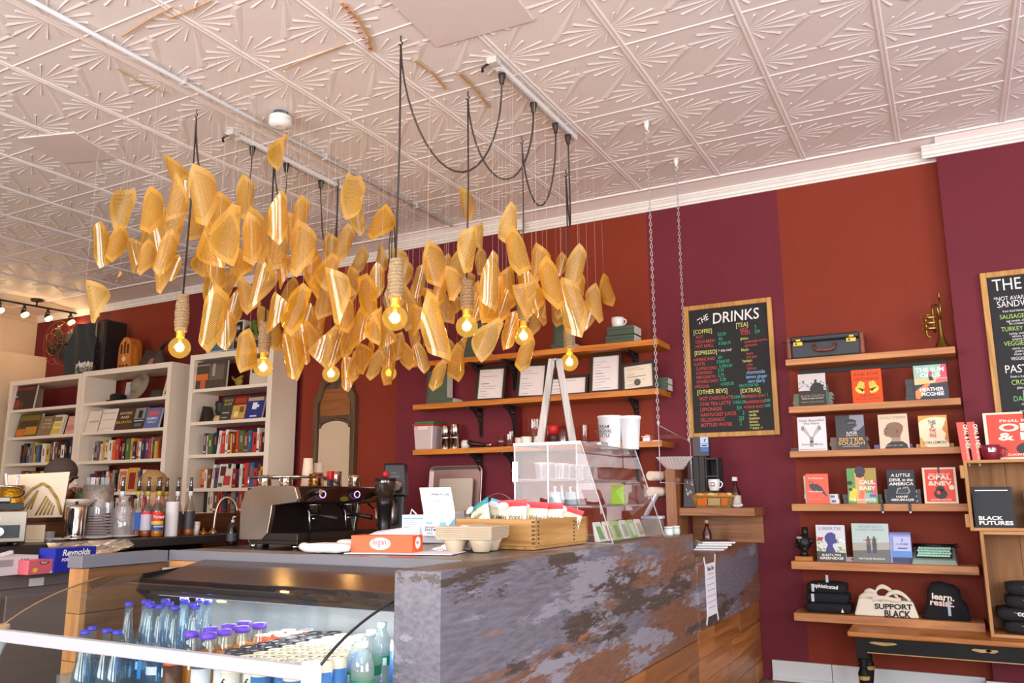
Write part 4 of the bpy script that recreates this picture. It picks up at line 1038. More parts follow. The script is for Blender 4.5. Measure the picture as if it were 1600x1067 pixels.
def art_profile(t, W, H):
    wr(t, 'CICELY TYSON', .5, .86, .10, W, H, C('#a98f7d'), fit=.86)
    pts = [(.36+.0,.34)]
    ell(t, .54, .60, .30, .165, W, H, C('#8a6a52'), .0007, 22)
    poly(t, [(.24,.62),(.16,.52),(.20,.48),(.16,.44),(.22,.36),(.34,.34),(.42,.30),(.40,.18),(.70,.16),(.72,.36),(.82,.52),(.76,.62),(.4,.66)], W, H, C('#86664f'), .0008)
    ell(t, .62, .49, .035, .05, W, H, C('#6b4c39'), .0011); poly(t, [(.22,.575),(.34,.585),(.34,.60),(.22,.595)], W, H, C('#4a3428'), .0011); poly(t, [(.18,.455),(.28,.46),(.28,.475),(.18,.475)], W, H, C('#5d3a2d'), .0011)
    poly(t, [(.16,0),(.96,0),(.92,.12),(.78,.20),(.44,.22),(.24,.12)], W, H, C('#2e2a2c'), .0010)
    for k in range(4): poly(t, [(.42,.20+.03*k),(.74,.20+.03*k),(.72,.22+.03*k),(.42,.22+.03*k)], W, H, C('#b09a86'), .0012)
    wr(t, 'JUST AS I AM', .5, .07, .055, W, H, C('#b9a58f'), fit=.55)
cover_book(1375, 641, 1416, 697, RS[2], '#e2c9ae', 'beige book with a shaven head in profile, on the third shelf', art_profile)
def art_fire(t, W, H):
    poly(t, [(0,1),(0,.78),(.12,.86),(.3,.92),(.6,.95),(1,.9),(1,1)], W, H, C('#e0a24a')); poly(t, [(1,.95),(.88,.70),(.80,.55),(.92,.42),(.86,.25),(1,.1)], W, H, C('#d08a3e')); poly(t, [(0,0),(0,.34),(.10,.28),(.16,.08),(.3,0)], W, H, C('#dfa653'))
    for s_, v, c in (('THIS', .72, BLKTXT), ('IS', .60, BLKTXT), ('THE', .46, RED), ('FIRE', .31, RED)): wr(t, s_, .47, v, .17, W, H, c, sx=.62, bold=.02)
    wr(t, 'DON LEMON', .5, .11, .12, W, H, C('#3c3a2c'), fit=.8)
cover_book(1438, 642, 1478, 694, RS[2], '#f0e6c4', 'cream book with flame-like edges and red and black title', art_fire)
def art_bird(t, W, H):
    wr(t, 'The Runaways', .45, .83, .075, W, H, WHTTXT, fit=.70)
    poly(t, [(.14,.72),(.20,.77),(.30,.72),(.34,.66),(.52,.66),(.70,.56),(.86,.36),(.96,.22),(.90,.24),(.72,.36),(.50,.42),(.28,.44),(.16,.54)], W, H, C('#4b4247'), .0008); poly(t, [(.16,.66),(.28,.68),(.22,.74)], W, H, C('#e8b45a'), .001)
    wr(t, 'Fatima Bhutto', .42, .38, .075, W, H, WHTTXT, fit=.66); poly(t, [(.1,.14),(.6,.14),(.6,.15),(.1,.15)], W, H, C('#f7b09a'))
cover_book(1261, 740, 1292, 787, RS[3], '#f06a55', 'coral paperback with a dark perching bird, on the fourth shelf', art_bird, th=.03)
def art_caul(t, W, H):
    poly(t, [(0,0),(.3,0),(.26,1),(0,1)], W, H, C('#5d9a4e')); poly(t, [(.3,0),(.62,0),(.6,1),(.26,1)], W, H, C('#e5a36a')); poly(t, [(.6,.35),(1,.45),(1,1),(.58,1)], W, H, C('#a8923e')); poly(t, [(.82,.3),(1,.2),(1,.7),(.86,.6)], W, H, C('#d8566a'), .0008)
    ell(t, .46, .92, .19, .14, W, H, C('#3a3542'), .0009); poly(t, [(.30,.76),(.46,.72),(.62,.78),(.52,.86),(.34,.84)], W, H, C('#2f2b33'), .0010); poly(t, [(.02,.10),(.26,.05),(.34,.40),(.10,.46)], W, H, C('#e9d04a'), .0009); ell(t, .08, .58, .10, .06, W, H, C('#33301f'), .001); ell(t, .10, .40, .07, .05, W, H, C('#3d3a22'), .0012)
    poly(t, [(.55,.04),(.95,.02),(.9,.28),(.6,.3)], W, H, C('#9bb3a6'), .0009); poly(t, [(.74,.18),(.94,.18),(.94,.26),(.74,.26)], W, H, C('#4c66b5'), .001); poly(t, [(.36,.1),(.52,.06),(.58,.34),(.44,.42)], W, H, C('#e8744a'), .001)
    wr(t, 'CAUL', .68, .55, .15, W, H, WHTTXT, fit=.54, bold=.02); wr(t, 'BABY', .68, .38, .15, W, H, WHTTXT, fit=.54, bold=.02); wr(t, 'MORGAN JERKINS', .5, .08, .085, W, H, WHTTXT, fit=.92)
cover_book(1326, 730, 1367, 786, RS[3], '#6fa154', 'multicoloured green and orange painted-cover book on the fourth shelf', art_caul)
def art_devil(t, W, H):
    for s_, v, f in (('A LITTLE', .80, .72), ('DEVIL in the', .66, .86), ('AMERICA', .54, .9)): wr(t, s_, .5, v, .125, W, H, WHTTXT, fit=f, bold=.02, shear=.15)
    for pts in ([(.28,.30),(.36,.46),(.48,.48),(.50,.40),(.56,.48),(.74,.50),(.82,.36),(.74,.28)],): poly(t, pts, W, H, C('#8f959a'), .0008); poly(t, [(.33,.31),(.40,.43),(.49,.42),(.58,.44),(.72,.46),(.76,.36),(.70,.30)], W, H, C('#33383e'), .001)
    wr(t, 'HANIF', .5, .17, .09, W, H, WHTTXT, fit=.42, bold=.02); wr(t, 'ABDURRAQIB', .5, .08, .09, W, H, WHTTXT, fit=.84, bold=.02)
cover_book(1389, 732, 1427, 785, RS[3], '#33383e', 'slate book with white retro lettering, on the fourth shelf', art_devil)
def art_opal(t, W, H, big=False):
    poly(t, [(.07,.05),(.93,.05),(.93,.95),(.07,.95)], W, H, C('#e8432c')); wr(t, 'FINAL REVIVAL OF', .5, .79, .065, W, H, C('#f3e6cf'), fit=.62)
    wr(t, 'OPAL', .5, .66, .17, W, H, C('#f3e6cf'), fit=.70, bold=.03); wr(t, '&NEV', .5, .50, .17, W, H, C('#f3e6cf'), fit=.70, bold=.03)
    ell(t, .50, .26, .20, .14, W, H, C('#2b2526'), .0009); ell(t, .50, .40, .13, .085, W, H, C('#2b2526'), .0009); ell(t, .44, .30, .06, .06, W, H, C('#e8432c'), .0011); poly(t, [(.47,.4),(.53,.4),(.53,1.0),(.47,1.0)], W, H, C('#2b2526'), .0008); ell(t, .84, .44, .08, .07, W, H, C('#f3e6cf'), .0011)
    wr(t, 'DAWNIE WALTON', .5, .085, .06, W, H, C('#f3e6cf'), fit=.6)
cover_book(1445, 727, 1492, 784, RS[3], '#ecdcc2', 'cream-bordered red book with a black guitar, on the fourth shelf', art_opal)
def art_lib(t, W, H):
    poly(t, [(0,0),(1,0),(1,.24),(0,.28)], W, H, C('#3d4440'), .0009)
    rr = random.Random(9)
    for k in range(34):
        u = rr.choice((rr.uniform(0, .28), rr.uniform(.72, 1))); v = rr.uniform(.24, .66)
        ell(t, min(max(u, .05), .95), v, .05, .035, W, H, C(rr.choice(('#8fb58a', '#cfd9b0', '#e6d98a', '#a9c49a', '#f0f0e4'))), .0007, 7)
    for k in range(6): ell(t, .06+.03*k, .58+.03*(k % 3), .05, .03, W, H, C('#d1483f'), .0010, 7)
    poly(t, [(.30,.26),(.66,.26),(.56,.42),(.58,.48),(.70,.50),(.74,.58),(.68,.62),(.68,.74),(.56,.80),(.40,.78),(.30,.68),(.30,.58),(.40,.46),(.34,.36)], W, H, C('#3d3f86'), .0011)
    wr(t, 'LIBERTIE', .5, .86, .12, W, H, C('#7f8896'), fit=.78); wr(t, 'KAITLYN', .5, .145, .09, W, H, WHTTXT, fit=.64, bold=.02); wr(t, 'GREENIDGE', .5, .06, .09, W, H, WHTTXT, fit=.82, bold=.02)
cover_book(1277.5, 821, 1318, 877, RS[4], '#d8d8e2', 'book with a blue head silhouette among flowers, on the fifth shelf', art_lib)
def art_harv(t, W, H):
    poly(t, [(0,0),(1,0),(1,.34),(0,.30)], W, H, C('#6b6a68'), .0006); poly(t, [(0,.30),(1,.34),(1,.52),(0,.5)], W, H, C('#a9a79a'), .0005)
    for cx in (.44, .60):
        ell(t, cx, .64, .03, .03, W, H, C('#5a4238'), .001); poly(t, [(cx-.06,.44),(cx+.06,.44),(cx+.05,.61),(cx-.05,.61)], W, H, C('#7c5c52' if cx < .5 else '#4b4a55'), .001); poly(t, [(cx-.05,.24),(cx+.05,.24),(cx+.06,.45),(cx-.06,.45)], W, H, C('#4a4e58'), .001)
    poly(t, [(.3,.56),(.7,.60),(.7,.615),(.3,.575)], W, H, C('#4a3a30'), .0012)
    wr(t, 'WE ARE EACH', .5, .89, .075, W, H, C('#8fa09c'), fit=.66); wr(t, "OTHER'S HARVEST", .5, .81, .075, W, H, C('#8fa09c'), fit=.8); wr(t, 'NATALIE BASZILE', .5, .08, .065, W, H, WHTTXT, fit=.7)
cover_book(1334, 818, 1386.5, 878, RS[4], '#b9cbc8', 'large pale book with two standing farmers, on the fifth shelf', art_harv, th=.04)
# stacks of lying books behind the face-out ones: (px0, px1, n, shelf, colour, thickness, words)
def lying(px0, px1, n, zs, cols, h, words, Yf=5.82):
    x0, x1 = at(px0, 700, Y=Yf).x, at(px1, 700, Y=Yf).x; z = zs+.0005
    rr = random.Random(px0)
    for k in range(n):
        lab = 'closed %s book lying behind %s%s' % (cols[1], words, '' if n == 1 else ', %s in its stack' % (('lowest', 'second', 'third', 'topmost')[k] if n == 4 else (('lowest', 'middle', 'topmost')[k] if n == 3 else ('lower', 'upper')[k])))
        dxx = rr.uniform(-.006, .006)
        t = thing('book', lab, 'book', ((x0+x1)/2+dxx, Yf, z), 0, 'books lying behind the face-out books'); W = x1-x0
        MB().box(-W/2, 0, 0, W/2, .15, .0025).box(-W/2, 0, h-.003, W/2, .15, h-.0006).box(-W/2, 0, .00251, W/2, .0025, h-.0031).build('cover', mat(cols[0], .4), t)
        MB().box(-W/2+.003, .0026, .0026, W/2-.003, .146, h-.0032).build('page_block', PGS, t)
        MB().box(W*.28, -.0005, h*.25, W*.40, .0, h*.72).build('spine_mark', mat(cols[2], .5), t)
        z += h
lying(1245, 1306, 4, RS[1], ('#5d6650', 'olive green', '#2e332a'), .0235, 'the crowd-photo book')
lying(1424, 1488, 4, RS[1], ('#26262c', 'black', '#c23a44'), .036, 'the mint and coral book')
lying(1237, 1294, 1, RS[2], ('#2a2428', 'dark', '#b9b2b2'), .026, 'the white V-arms book')
lying(1298, 1357, 3, RS[2], ('#6b4a34', 'brown', '#e0c9a0'), .029, 'the grey lips book')
lying(1366, 1426, 1, RS[2], ('#5a4690', 'purple', '#c9c0e0'), .030, 'the shaven-head book')
lying(1432, 1491, 1, RS[2], ('#c08a4a', 'tan', '#5a3a20'), .026, 'the flame-edged book')
lying(1252, 1304, 2, RS[3], ('#dcd9dc', 'white', '#5a6a90'), .031, 'the coral bird paperback')
lying(1310, 1370, 2, RS[3], ('#33301e', 'dark green', '#b58a4a'), .030, 'the painted-cover book')
lying(1377, 1433, 3, RS[3], ('#22252a', 'black', '#c9ccd0'), .030, 'the slate lettered book')
lying(1271, 1329, 1, RS[4], ('#d2c9be', 'pale', '#8a6a5a'), .028, 'the silhouette book', 5.83)
# upright thin book beside the crowd-photo book
a = at(1291, 631, Y=5.80)
t = thing('book', 'thin pale teal book standing on edge next to the crowd-photo book', 'book', (a.x, 5.79, RS[1]+.001))
MB().box(-.010, 0, 0, -.008, .11, .145).box(.008, 0, 0, .010, .11, .145).box(-.0079, 0, 0, .0079, .0025, .145).build('cover', mat('#5f9a8a', .4), t); MB().box(-.0078, .0026, .002, .0078, .107, .142).build('page_block', PGS, t)
t = thing('book', 'thin white book standing on edge behind the coral bird paperback', 'book', (at(1259, 780, Y=5.80).x, 5.83, RS[3]+.063))
MB().box(-.008, 0, 0, .008, .1, .12).build('page_block', PGS, t); MB().box(-.0095, -.001, 0, -.0081, .1, .122).box(.0081, -.001, 0, .0095, .1, .122).build('cover', WHITE, t)

# ------------------------------------------------------------------ suitcase, cornet, figurine, coffee bag, typewriter, clips
a = at(1222, 562, Y=5.73); b = at(1344, 552, Y=5.73)
W = b.x-a.x; sc = thing('suitcase', 'old black suitcase with brass locks and tan ends on the top shelf', 'suitcase', ((a.x+b.x)/2+.03, 5.735, RS[0]+.001), 0)
Hs = .155; SBLK = mat('#25282f', .45, var=.08, vs=20, bump=.1, bs=200); SBR = mat('#7a3d28', .45, var=.15)
MB().box(-W/2+.03, .004, 0, W/2-.03, .24, Hs*.74).build('body', SBLK, sc, bevel=.012)
MB().box(-W/2+.03, .004, Hs*.75, W/2-.03, .24, Hs).build('lid', SBLK, sc, bevel=.012)
for s in (-1, 1): MB().box(s*W/2-(.032 if s > 0 else 0), .002, .001, s*W/2+(.032 if s < 0 else 0), .241, Hs-.002).build('end_cap', SBR, sc, bevel=.012)
for s in (-1, 1):
    lk = MB().box(s*W*.34-.03, -.004, Hs*.56, s*W*.34+.03, .0045, Hs*.74).box(s*W*.34-.012, -.004, Hs*.76, s*W*.34+.018, .0045, Hs*.86).build('lock', BRASS, sc, bevel=.002)
    MB().lathe([(.008, 0), (.008, .004)], 10, M=T(s*W*.34-.012, -.004, Hs*.65) @ RX(PI/2)).build('lock_button', mat('#6b4f1c', .4, .8), lk)
hd = MB().tube([(-.065, -.002, Hs*.52), (-.06, -.018, Hs*.36), (-.04, -.022, Hs*.28), (.04, -.022, Hs*.28), (.06, -.018, Hs*.36), (.065, -.002, Hs*.52)], .010, 8).build('handle', SBR, sc)
for s in (-1, 1): MB().box(s*.068-.014, -.006, Hs*.50, s*.068+.014, .0045, Hs*.60).build('handle_mount', mat('#3c2c22', .5, .5), sc)
MB().tube([(-W/2-.02, .01, Hs*.76), (-W/2+.03, .002, Hs*.76)], .003, 5).build('loose_pin', IRON, sc)
# cornet standing on its bell
p = at(1472, 538, Y=5.86); OB = mat('#8a6f35', .30, 1.0, var=.25, vs=18)
co = thing('cornet', 'tarnished brass cornet standing on its bell at the end of the top shelf', 'instrument', (p.x, 5.86, RS[0]+.001))
MB().lathe([(.062, 0), (.058, .006), (.04, .03), (.025, .06), (.016, .10), (.011, .16), (.0095, .20)], 18, cap=False).tube([(0,0,.20), (-.004,0,.28), (-.016,0,.305), (-.03,0,.30), (-.036,0,.27), (-.034,0,.20), (-.034,0,.12)], .0085, 8).build('bell_tube', OB, co)
for k in range(3): vo = MB().lathe([(.013, -.03), (.013, .03)], 10, c=(0,0,0), M=T(-.052, 0, .15+.036*k) @ RY(PI/2)).lathe([(.005, .03), (.005, .048), (.009, .05)], 8, M=T(-.052, 0, .15+.036*k) @ RY(-PI/2)).build('valve', mat('#b79a55', .28, 1.0), co)
MB().tube([(-.05, 0, .10), (-.07, 0, .09), (-.08, 0, .11), (-.08, 0, .22), (-.065, 0, .245), (-.05, 0, .235)], .007, 8).build('tuning_slide', OB, co)
MB().tube([(.006, 0, .2), (.012, 0, .29), (.01, 0, .345)], .006, 8).lathe([(.004, 0), (.006, .01), (.011, .03), (.012, .034)], 10, c=(.01, 0, .34)).build('mouthpiece', OB, co)
# dark cast figurine on a wooden base
p = at(1257, 872, Y=5.80)
fg = thing('figurine', 'black cast figurine on a small wooden base at the end of the fifth shelf', 'figurine', (p.x, 5.80, RS[4]+.0005))
MB().box(-.055, -.04, 0, .055, .05, .028).build('base', wood('#c9843c', '#9a5c24', 0, 8, .4, .05, 'base_wood'), fg, bevel=.003)
IR = mat('#1e1b1e', .4, .3, var=.3, vs=40)
MB().lathe([(.028, .028), (.024, .05), (.018, .065)], 10).ball((0,0,.115), .05, 12, 10, (1,.85,1.05)).ball((.05,-.005,.125), .018, 8, 6).ball((-.045,-.01,.10), .014, 8, 6).ball((.012,-.045,.075), .018, 8, 6).tube([(.012,.0,.15), (.014,0,.215)], [.022,.019], 10).build('body', IR, fg)
MB().ball((-.018,-.042,.13), .010, 8, 6).ball((.02,-.042,.128), .010, 8, 6).build('eye', mat('#4d4a4e', .3, .5), fg); MB().box(-.032, -.047, .142, -.002, -.035, .155).build('plate', mat('#8f8c88', .4, .5), fg)
# lavender coffee bag
a = at(1392, 879, Y=5.78); b = at(1422, 831, Y=5.78); W, H = b.x-a.x, b.z-a.z
cbg = thing('coffee_bag', 'lavender and blue coffee bag beside the typewriter', 'coffee bag', ((a.x+b.x)/2, 5.78, RS[4]+.0005))
MB().hexa([(-W/2,0,0),(W/2,0,0),(W/2,.075,0),(-W/2,.075,0),(-W/2,.01,H*.93),(W/2,.01,H*.93),(W/2,.055,H*.93),(-W/2,.055,H*.93)]).prism([(.01,H*.93),(.055,H*.93),(.034,H),(.026,H)], -W/2, W/2, 'yz').build('bag', mat('#8d95cf', .4, var=.05), cbg, bevel=.004)
poly(cbg, [(.18,.40),(.98,.40),(.98,.86),(.18,.86)], W, H, C('#b9bfe6'), .0008, 'label_panel'); poly(cbg, [(.1,.02),(.98,.02),(.98,.20),(.1,.20)], W, H, C('#3f3f66'), .0008, 'label_panel'); poly(cbg, [(.1,.20),(.98,.20),(.98,.40),(.1,.40)], W, H, C('#5f8fd8'), .0007, 'label_panel')
wr(cbg, 'f', .58, .70, .14, W, H, C('#3a3a55'), bold=.02, d=.004, shear=.3); wr(cbg, 'LA COLOMBE', .58, .61, .05, W, H, C('#3a3a55'), d=.004, fit=.55); poly(cbg, [(.38,.47),(.80,.47),(.80,.51),(.38,.51)], W, H, C('#555a80'), .003, 'label_panel')
# mint typewriter
a = at(1424, 879, Y=5.74); b = at(1497, 879, Y=5.74); W = b.x-a.x
ty = thing('typewriter', 'mint-keyed grey-green portable typewriter at the end of the fifth shelf', 'typewriter', ((a.x+b.x)/2, 5.735, RS[4]+.0005))
TG = mat('#8b9a8c', .45, var=.05)
MB().hexa([(-W/2,0,0),(W/2,0,0),(W/2,.24,0),(-W/2,.24,0),(-W/2+.01,.012,.03),(W/2-.01,.012,.03),(W/2-.012,.23,.10),(-W/2+.012,.23,.10)]).build('body', TG, ty, bevel=.006)
MB().hexa([(-W/2+.028,.028,.041),(W/2-.028,.028,.041),(W/2-.028,.165,.095),(-W/2+.028,.165,.095),(-W/2+.028,.026,.0445),(W/2-.028,.026,.0445),(W/2-.028,.163,.0985),(-W/2+.028,.163,.0985)]).build('key_well', mat('#1d2420', .6), ty)
KEY = mat('#b6e6cf', .35); km = MB().hexa([(-.0085,-.008,0),(.0085,-.008,0),(.0085,.008,0),(-.0085,.008,0),(-.0065,-.006,.009),(.0065,-.006,.009),(.0065,.006,.009),(-.0065,.006,.009)]).mesh('key', KEY)
for r_ in range(4):
    for k in range(11):
        y = .042+.033*r_; z = .0445+(y-.026)*.394
        kx = -W/2+.042+k*(W-.088)/10+(.006 if r_ % 2 else 0)
        if -W/2+.03 < kx < W/2-.03: put(km, 'key', ty, (kx, y, z), (.38, 0, 0))
MB().tube([(-W/2+.01,.20,.106), (W/2-.01,.20,.106)], .010, 10).build('platen', BLACK, ty); MB().lathe([(.013, 0), (.013, .014)], 12, M=T(W/2-.011,.20,.106) @ RY(PI/2)).build('platen_knob', BLACK, ty)
# black clips on the edge of the fourth shelf
for n, px in enumerate((1379, 1422)):
    p = at(px, 793, Y=5.72); t = thing('shelf_clip', 'black metal clip with a pale stud on the fourth shelf edge, %s the slate book' % ('nearer', 'beyond')[n], 'clip', (p.x, 5.716, RS[3]-.046), 0)
    MB().box(-.007, -.004, 0, .007, .003, .05).box(-.007, -.004, .047, .007, .02, .05).build('strap', BLACK, t); MB().ball((0,-.002,-.006), .007, 8, 6).build('stud', mat('#d8d4cc', .4), t)
# ------------------------------------------------------------------ folded clothes and tote
def folded(name, label, px0, px1, py0, zs, layers, Yf, col, cat='shirt', group=None, d=.2):
    a = at(px0, 900, Y=Yf); b = at(px1, 900, Y=Yf); W = b.x-a.x; H = at((px0+px1)/2, py0, Y=Yf).z-zs
    t = thing(name, label, cat, ((a.x+b.x)/2, Yf+.0, zs+.001), 0, group)
    return t, W, H
def fold_mesh(W, D, h, seed, bulge=.012):
    """one folded garment: soft rounded slab with a wrapped front edge"""
    rr = random.Random(seed); nx, k = 10, 9; V = []; Fc = []
    for i in range(nx+1):
        u = i/nx-.5; e = 1-(abs(u)*2)**6*.35
        for j in range(k):
            g = -PI/2+PI*j/(k-1)
            V.append((u*W, D*.02-math.cos(g)*bulge*e+rr.uniform(-.0015,.0015), h/2+math.sin(g)*h/2*e+rr.uniform(-.0015,.0015)))
        for j in range(k):
            V.append((u*W, D, h/2+(1 if j >= k/2 else -1)*h/2*e*.96) if j in (0, k-1) else (u*W, D+.005, h/2))
    m_ = 2*k
    for i in range(nx):
        for j in range(k-1): Fc.append((i*m_+j, (i+1)*m_+j, (i+1)*m_+j+1, i*m_+j+1))
        Fc.append((i*m_+k-1, (i+1)*m_+k-1, (i+1)*m_+m_-1, i*m_+m_-1)); Fc.append((i*m_+k, (i+1)*m_+k, (i+1)*m_, i*m_))
    Fc.append([j for j in range(k)]+[m_-1, k]); Fc.append(([nx*m_+j for j in range(k)]+[nx*m_+m_-1, nx*m_+k])[::-1])
    return MB().add(V, Fc, True)
CLOTH = mat('#15161c', .9, var=.12, vs=30, bump=.15, bs=300, name='black_cotton')
hh = .062; z = RS[5]+.001
for k in range(3):
    a = at(1258+k*2, 940, Y=5.78); b = at(1328-k*3, 940, Y=5.78); W = b.x-a.x
    t = thing('folded_sweatshirt', 'black folded sweatshirt with white print, %s in the stack next to the tote' % ('lowest', 'middle', 'topmost')[k], 'sweatshirt', ((a.x+b.x)/2, 5.78, z), 0, 'folded sweatshirts beside the tote')
    fold_mesh(W, .19, hh-.001, 40+k, .022).build('cloth', CLOTH, t)
    if k == 2:
        text('sophisticated', .034, WHTTXT, T(-W*.36, -.021, hh*.60) @ RY(.06) @ WALLM, t, 'print', sx=.9, bold=.02); MB().box(-.004, .06, hh-.004, .012, .062, hh+.045).build('hang_tag', mat('#c9d3dc', .5), t)
    if k >= 1: MB().box(-W*.36, -.0215, hh*.12, -W*.29, -.0195, hh*.9).build('size_strip', mat('#b9c4d4', .4), t)
    if k == 0: MB().prism([(W*.30,.01),(W*.36,.01),(W*.33,.035)], -.0215, -.0195, 'xz').build('print', WHTTXT, t)
    z += hh
a = at(1335, 965, Y=5.76); b = at(1437, 965, Y=5.76); W = b.x-a.x
tt = thing('tote_bag', 'folded cream canvas tote with black lettering and piled straps on the bottom shelf', 'tote bag', ((a.x+b.x)/2, 5.755, RS[5]+.001))
CANV = mat('#ddd2c0', .85, var=.05, vs=14, bump=.12, bs=320)
MB().hexa([(-W/2,0,0),(W/2,0,0),(W/2-.02,.20,0),(-W/2+.02,.20,0),(-W/2+.03,.03,.105),(W/2-.03,.03,.095),(W/2-.05,.20,.10),(-W/2+.05,.20,.105)]).build('bag', CANV, tt, bevel=.01)
def strap(P, wd=.026): # flat ribbon seen broadside
    Q = bez(P, 16); V = []; Fc = []
    for q in Q: V += [q+Vector((0,0,-wd/2)), q+Vector((0,.006,wd/2)), q+Vector((0,.010,wd/2)), q+Vector((0,.004,-wd/2))]
    for i in range(len(Q)-1):
        for j in range(4): Fc.append((4*i+j, 4*i+4+j, 4*i+4+(j+1) % 4, 4*i+(j+1) % 4))
    return MB().add(V, Fc, True)
strap([(-W*.34,.06,0.101),(-W*.36,.05,0.168),(-W*.10,.05,0.160),(-W*.12,.04,0.101)]).build('strap', CANV, tt)
strap([(-W*.18,.05,0.109),(-W*.10,.05,0.218),(W*.06,.05,0.176),(W*.20,.05,0.109)]).build('strap', CANV, tt)
strap([(-W*.02,.035,0.101),(W*.10,.035,0.168),(W*.26,.04,0.160),(W*.38,.05,0.092)]).build('strap', CANV, tt)
strap([(-W*.2,.022,0.097),(W*.0,.02,0.130),(W*.12,.02,0.084),(W*.24,.022,0.105)]).build('strap', CANV, tt)
strap([(-W*.42,.05,0.092),(-W*.3,.04,0.143),(-W*.2,.03,0.118),(-W*.05,.022,0.101)], .035).build('strap', CANV, tt)
fM = T(0, -.003, 0) @ RX(-.27)
text('SUPPORT', .044, BLKTXT, fM @ T(-W*.17, 0, .046) @ RY(-.03) @ WALLM, tt, 'lettering', sx=1.15, bold=.03); text('BLACK', .056, BLKTXT, fM @ T(-W*.03, 0, .002) @ WALLM, tt, 'lettering', sx=.85, bold=.03)
# hooded sweatshirt with print
a = at(1440, 968, Y=5.77); b = at(1517, 968, Y=5.77); W = b.x-a.x
t = thing('folded_hoodie', 'folded black hoodie with cream and pink print at the end of the bottom shelf', 'sweatshirt', ((a.x+b.x)/2, 5.765, RS[5]+.001))
V = []; Fc = []; N = 14; K = 12
outl = [(-.50,0),(-.47,.10),(-.36,.42),(-.34,.78),(-.22,.97),(-.05,1.0),(.10,.94),(.22,.92),(.34,.80),(.36,.55),(.47,.38),(.50,.10),(.50,0)]
H = .215
poly3 = [(u*W, v*H) for u, v in outl]
mb = MB(); n = len(poly3)
rings = [(0.86, .0), (1.0, .03), (1.0, .12), (.9, .17)]
for s_, y in rings: V += [(x*s_, y, zz*s_ if zz > 0 else 0) for x, zz in poly3]
for r_ in range(3):
    for i in range(n): Fc.append((r_*n+i, (r_+1)*n+i, (r_+1)*n+(i+1) % n, r_*n+(i+1) % n))
Fc.append(list(range(n))); Fc.append(list(range(4*n-1, 3*n-1, -1)))
mb.add(V, Fc, True); o = mb.build('cloth', CLOTH, t)
text('learn.', .050, mat('#efe3cf', .8), T(-W*.25, -.003, H*.56) @ RY(.06) @ WALLM, t, 'print', sx=1.1, bold=.03); text('resist.', .050, mat('#f0cfc9', .8), T(-W*.30, -.003, H*.40) @ RY(.06) @ WALLM, t, 'print', sx=1.1, bold=.03)
MB().box(W*.06, -.004, H*.12, W*.12, -.0015, H*.52).build('size_strip', mat('#9fb3d0', .4), t)
# ================================================================== bench and crates by the pilaster
BT = wood('#c07a34', '#94561f', 0, 4, .35, .05, 'bench_top_wood'); BBL = mat('#141111', .5, var=.3, vs=7, spec=.2, name='rubbed_black_paint'); RUB = mat('#a98a52', .6, var=.2, vs=30)
be = thing('bench_table', 'low black-legged table with a honey wood top under the crates', 'table', (.6, 5.60, 0))
bz = .430
MB().box(-1.24, -.20, bz-.030, 1.3, .24, bz).build('top', BT, be, bevel=.008)
MB().box(-1.19, -.175, bz-.115, 1.25, -.155, bz-.031).build('apron', BBL, be); MB().box(-1.19, .18, bz-.115, 1.25, .20, bz-.031).build('apron', BBL, be)
MB().box(-1.19, -.177, bz-.118, 1.25, -.153, bz-.113).build('apron_bead', RUB, be)
for x, y, w_ in ((-1.05,-.1755,.075), (-.55,-.1755,.05), (-.5,-.1755,.03), (-.2,-.1755,.06)):
    MB().add([(x+w_*math.cos(g), -.1758, bz-.06+.009*math.sin(g)*(1+.3*math.sin(3*g))) for g in [2*PI*k/14 for k in range(14)]], [list(range(14))]).build('rubbed_spot', RUB, be)
for x in (-1.17, 1.23):
    for y in (-.15, .175):
        lg = MB().box(x-.03, y-.03, bz-.15, x+.03, y+.03, bz-.031).lathe([(.016,0),(.02,.02),(.014,.04),(.016,.06),(.030,.16),(.032,.19),(.020,.225),(.026,.235),(.020,.245),(.028,.26),(.022,.28)], 12, c=(x, y, 0)).build('leg', BBL, be)
        MB().lathe([(.0285,.15),(.0308,.165),(.0322,.18)], 12, c=(x, y, 0), cap=False).build('rubbed_band', RUB, lg)
# wooden crates standing on end, open to the room
CRW = wood('#c28b52', '#94602f', 2, 4, .55, .06, 'crate_wood'); CRB = wood('#9a6532', '#744819', 2, 3, .6, .05, 'crate_back')
def crate(x0, x1, z0, z1, y0, label):
    t = thing('wooden_crate', label, 'crate', (x0, y0, z0)); W, H, D = x1-x0, z1-z0, .28
    MB().box(0, 0, .0, .018, D, H).build('side', CRW, t, bevel=.002); MB().box(W-.018, 0, 0, W, D, H).build('side', CRW, t, bevel=.002)
    MB().box(.018, 0, 0, W-.018, D, .018).build('floor_board', wood('#c28b52', '#94602f', 0, 4, .55, .06, 'crate_wood_flat'), t, bevel=.002); MB().box(.018, 0, H-.018, W-.018, D, H).build('top_board', wood('#c28b52', '#94602f', 0, 4, .55, .06, 'crate_wood_flat'), t, bevel=.002)
    for k in range(4): MB().box(.018+k*(W-.036)/4+.001, D-.012, .018, .018+(k+1)*(W-.036)/4-.001, D, H-.018).build('back_slat', CRB, t)
    return t
c2 = crate(.105, .90, bz+.001, 1.012, 5.52, 'lower wooden crate holding folded black shirts')
c1 = crate(.060, .90, 1.0135, 1.418, 5.52, 'upper wooden crate holding a black book and a grey blanket')
for z in (.02, .30): MB().box(-.022, .0, z, -.0005, .03, z+.075).build('end_block', CRW, c1, bevel=.002)
ZC1 = 1.0135+.0185
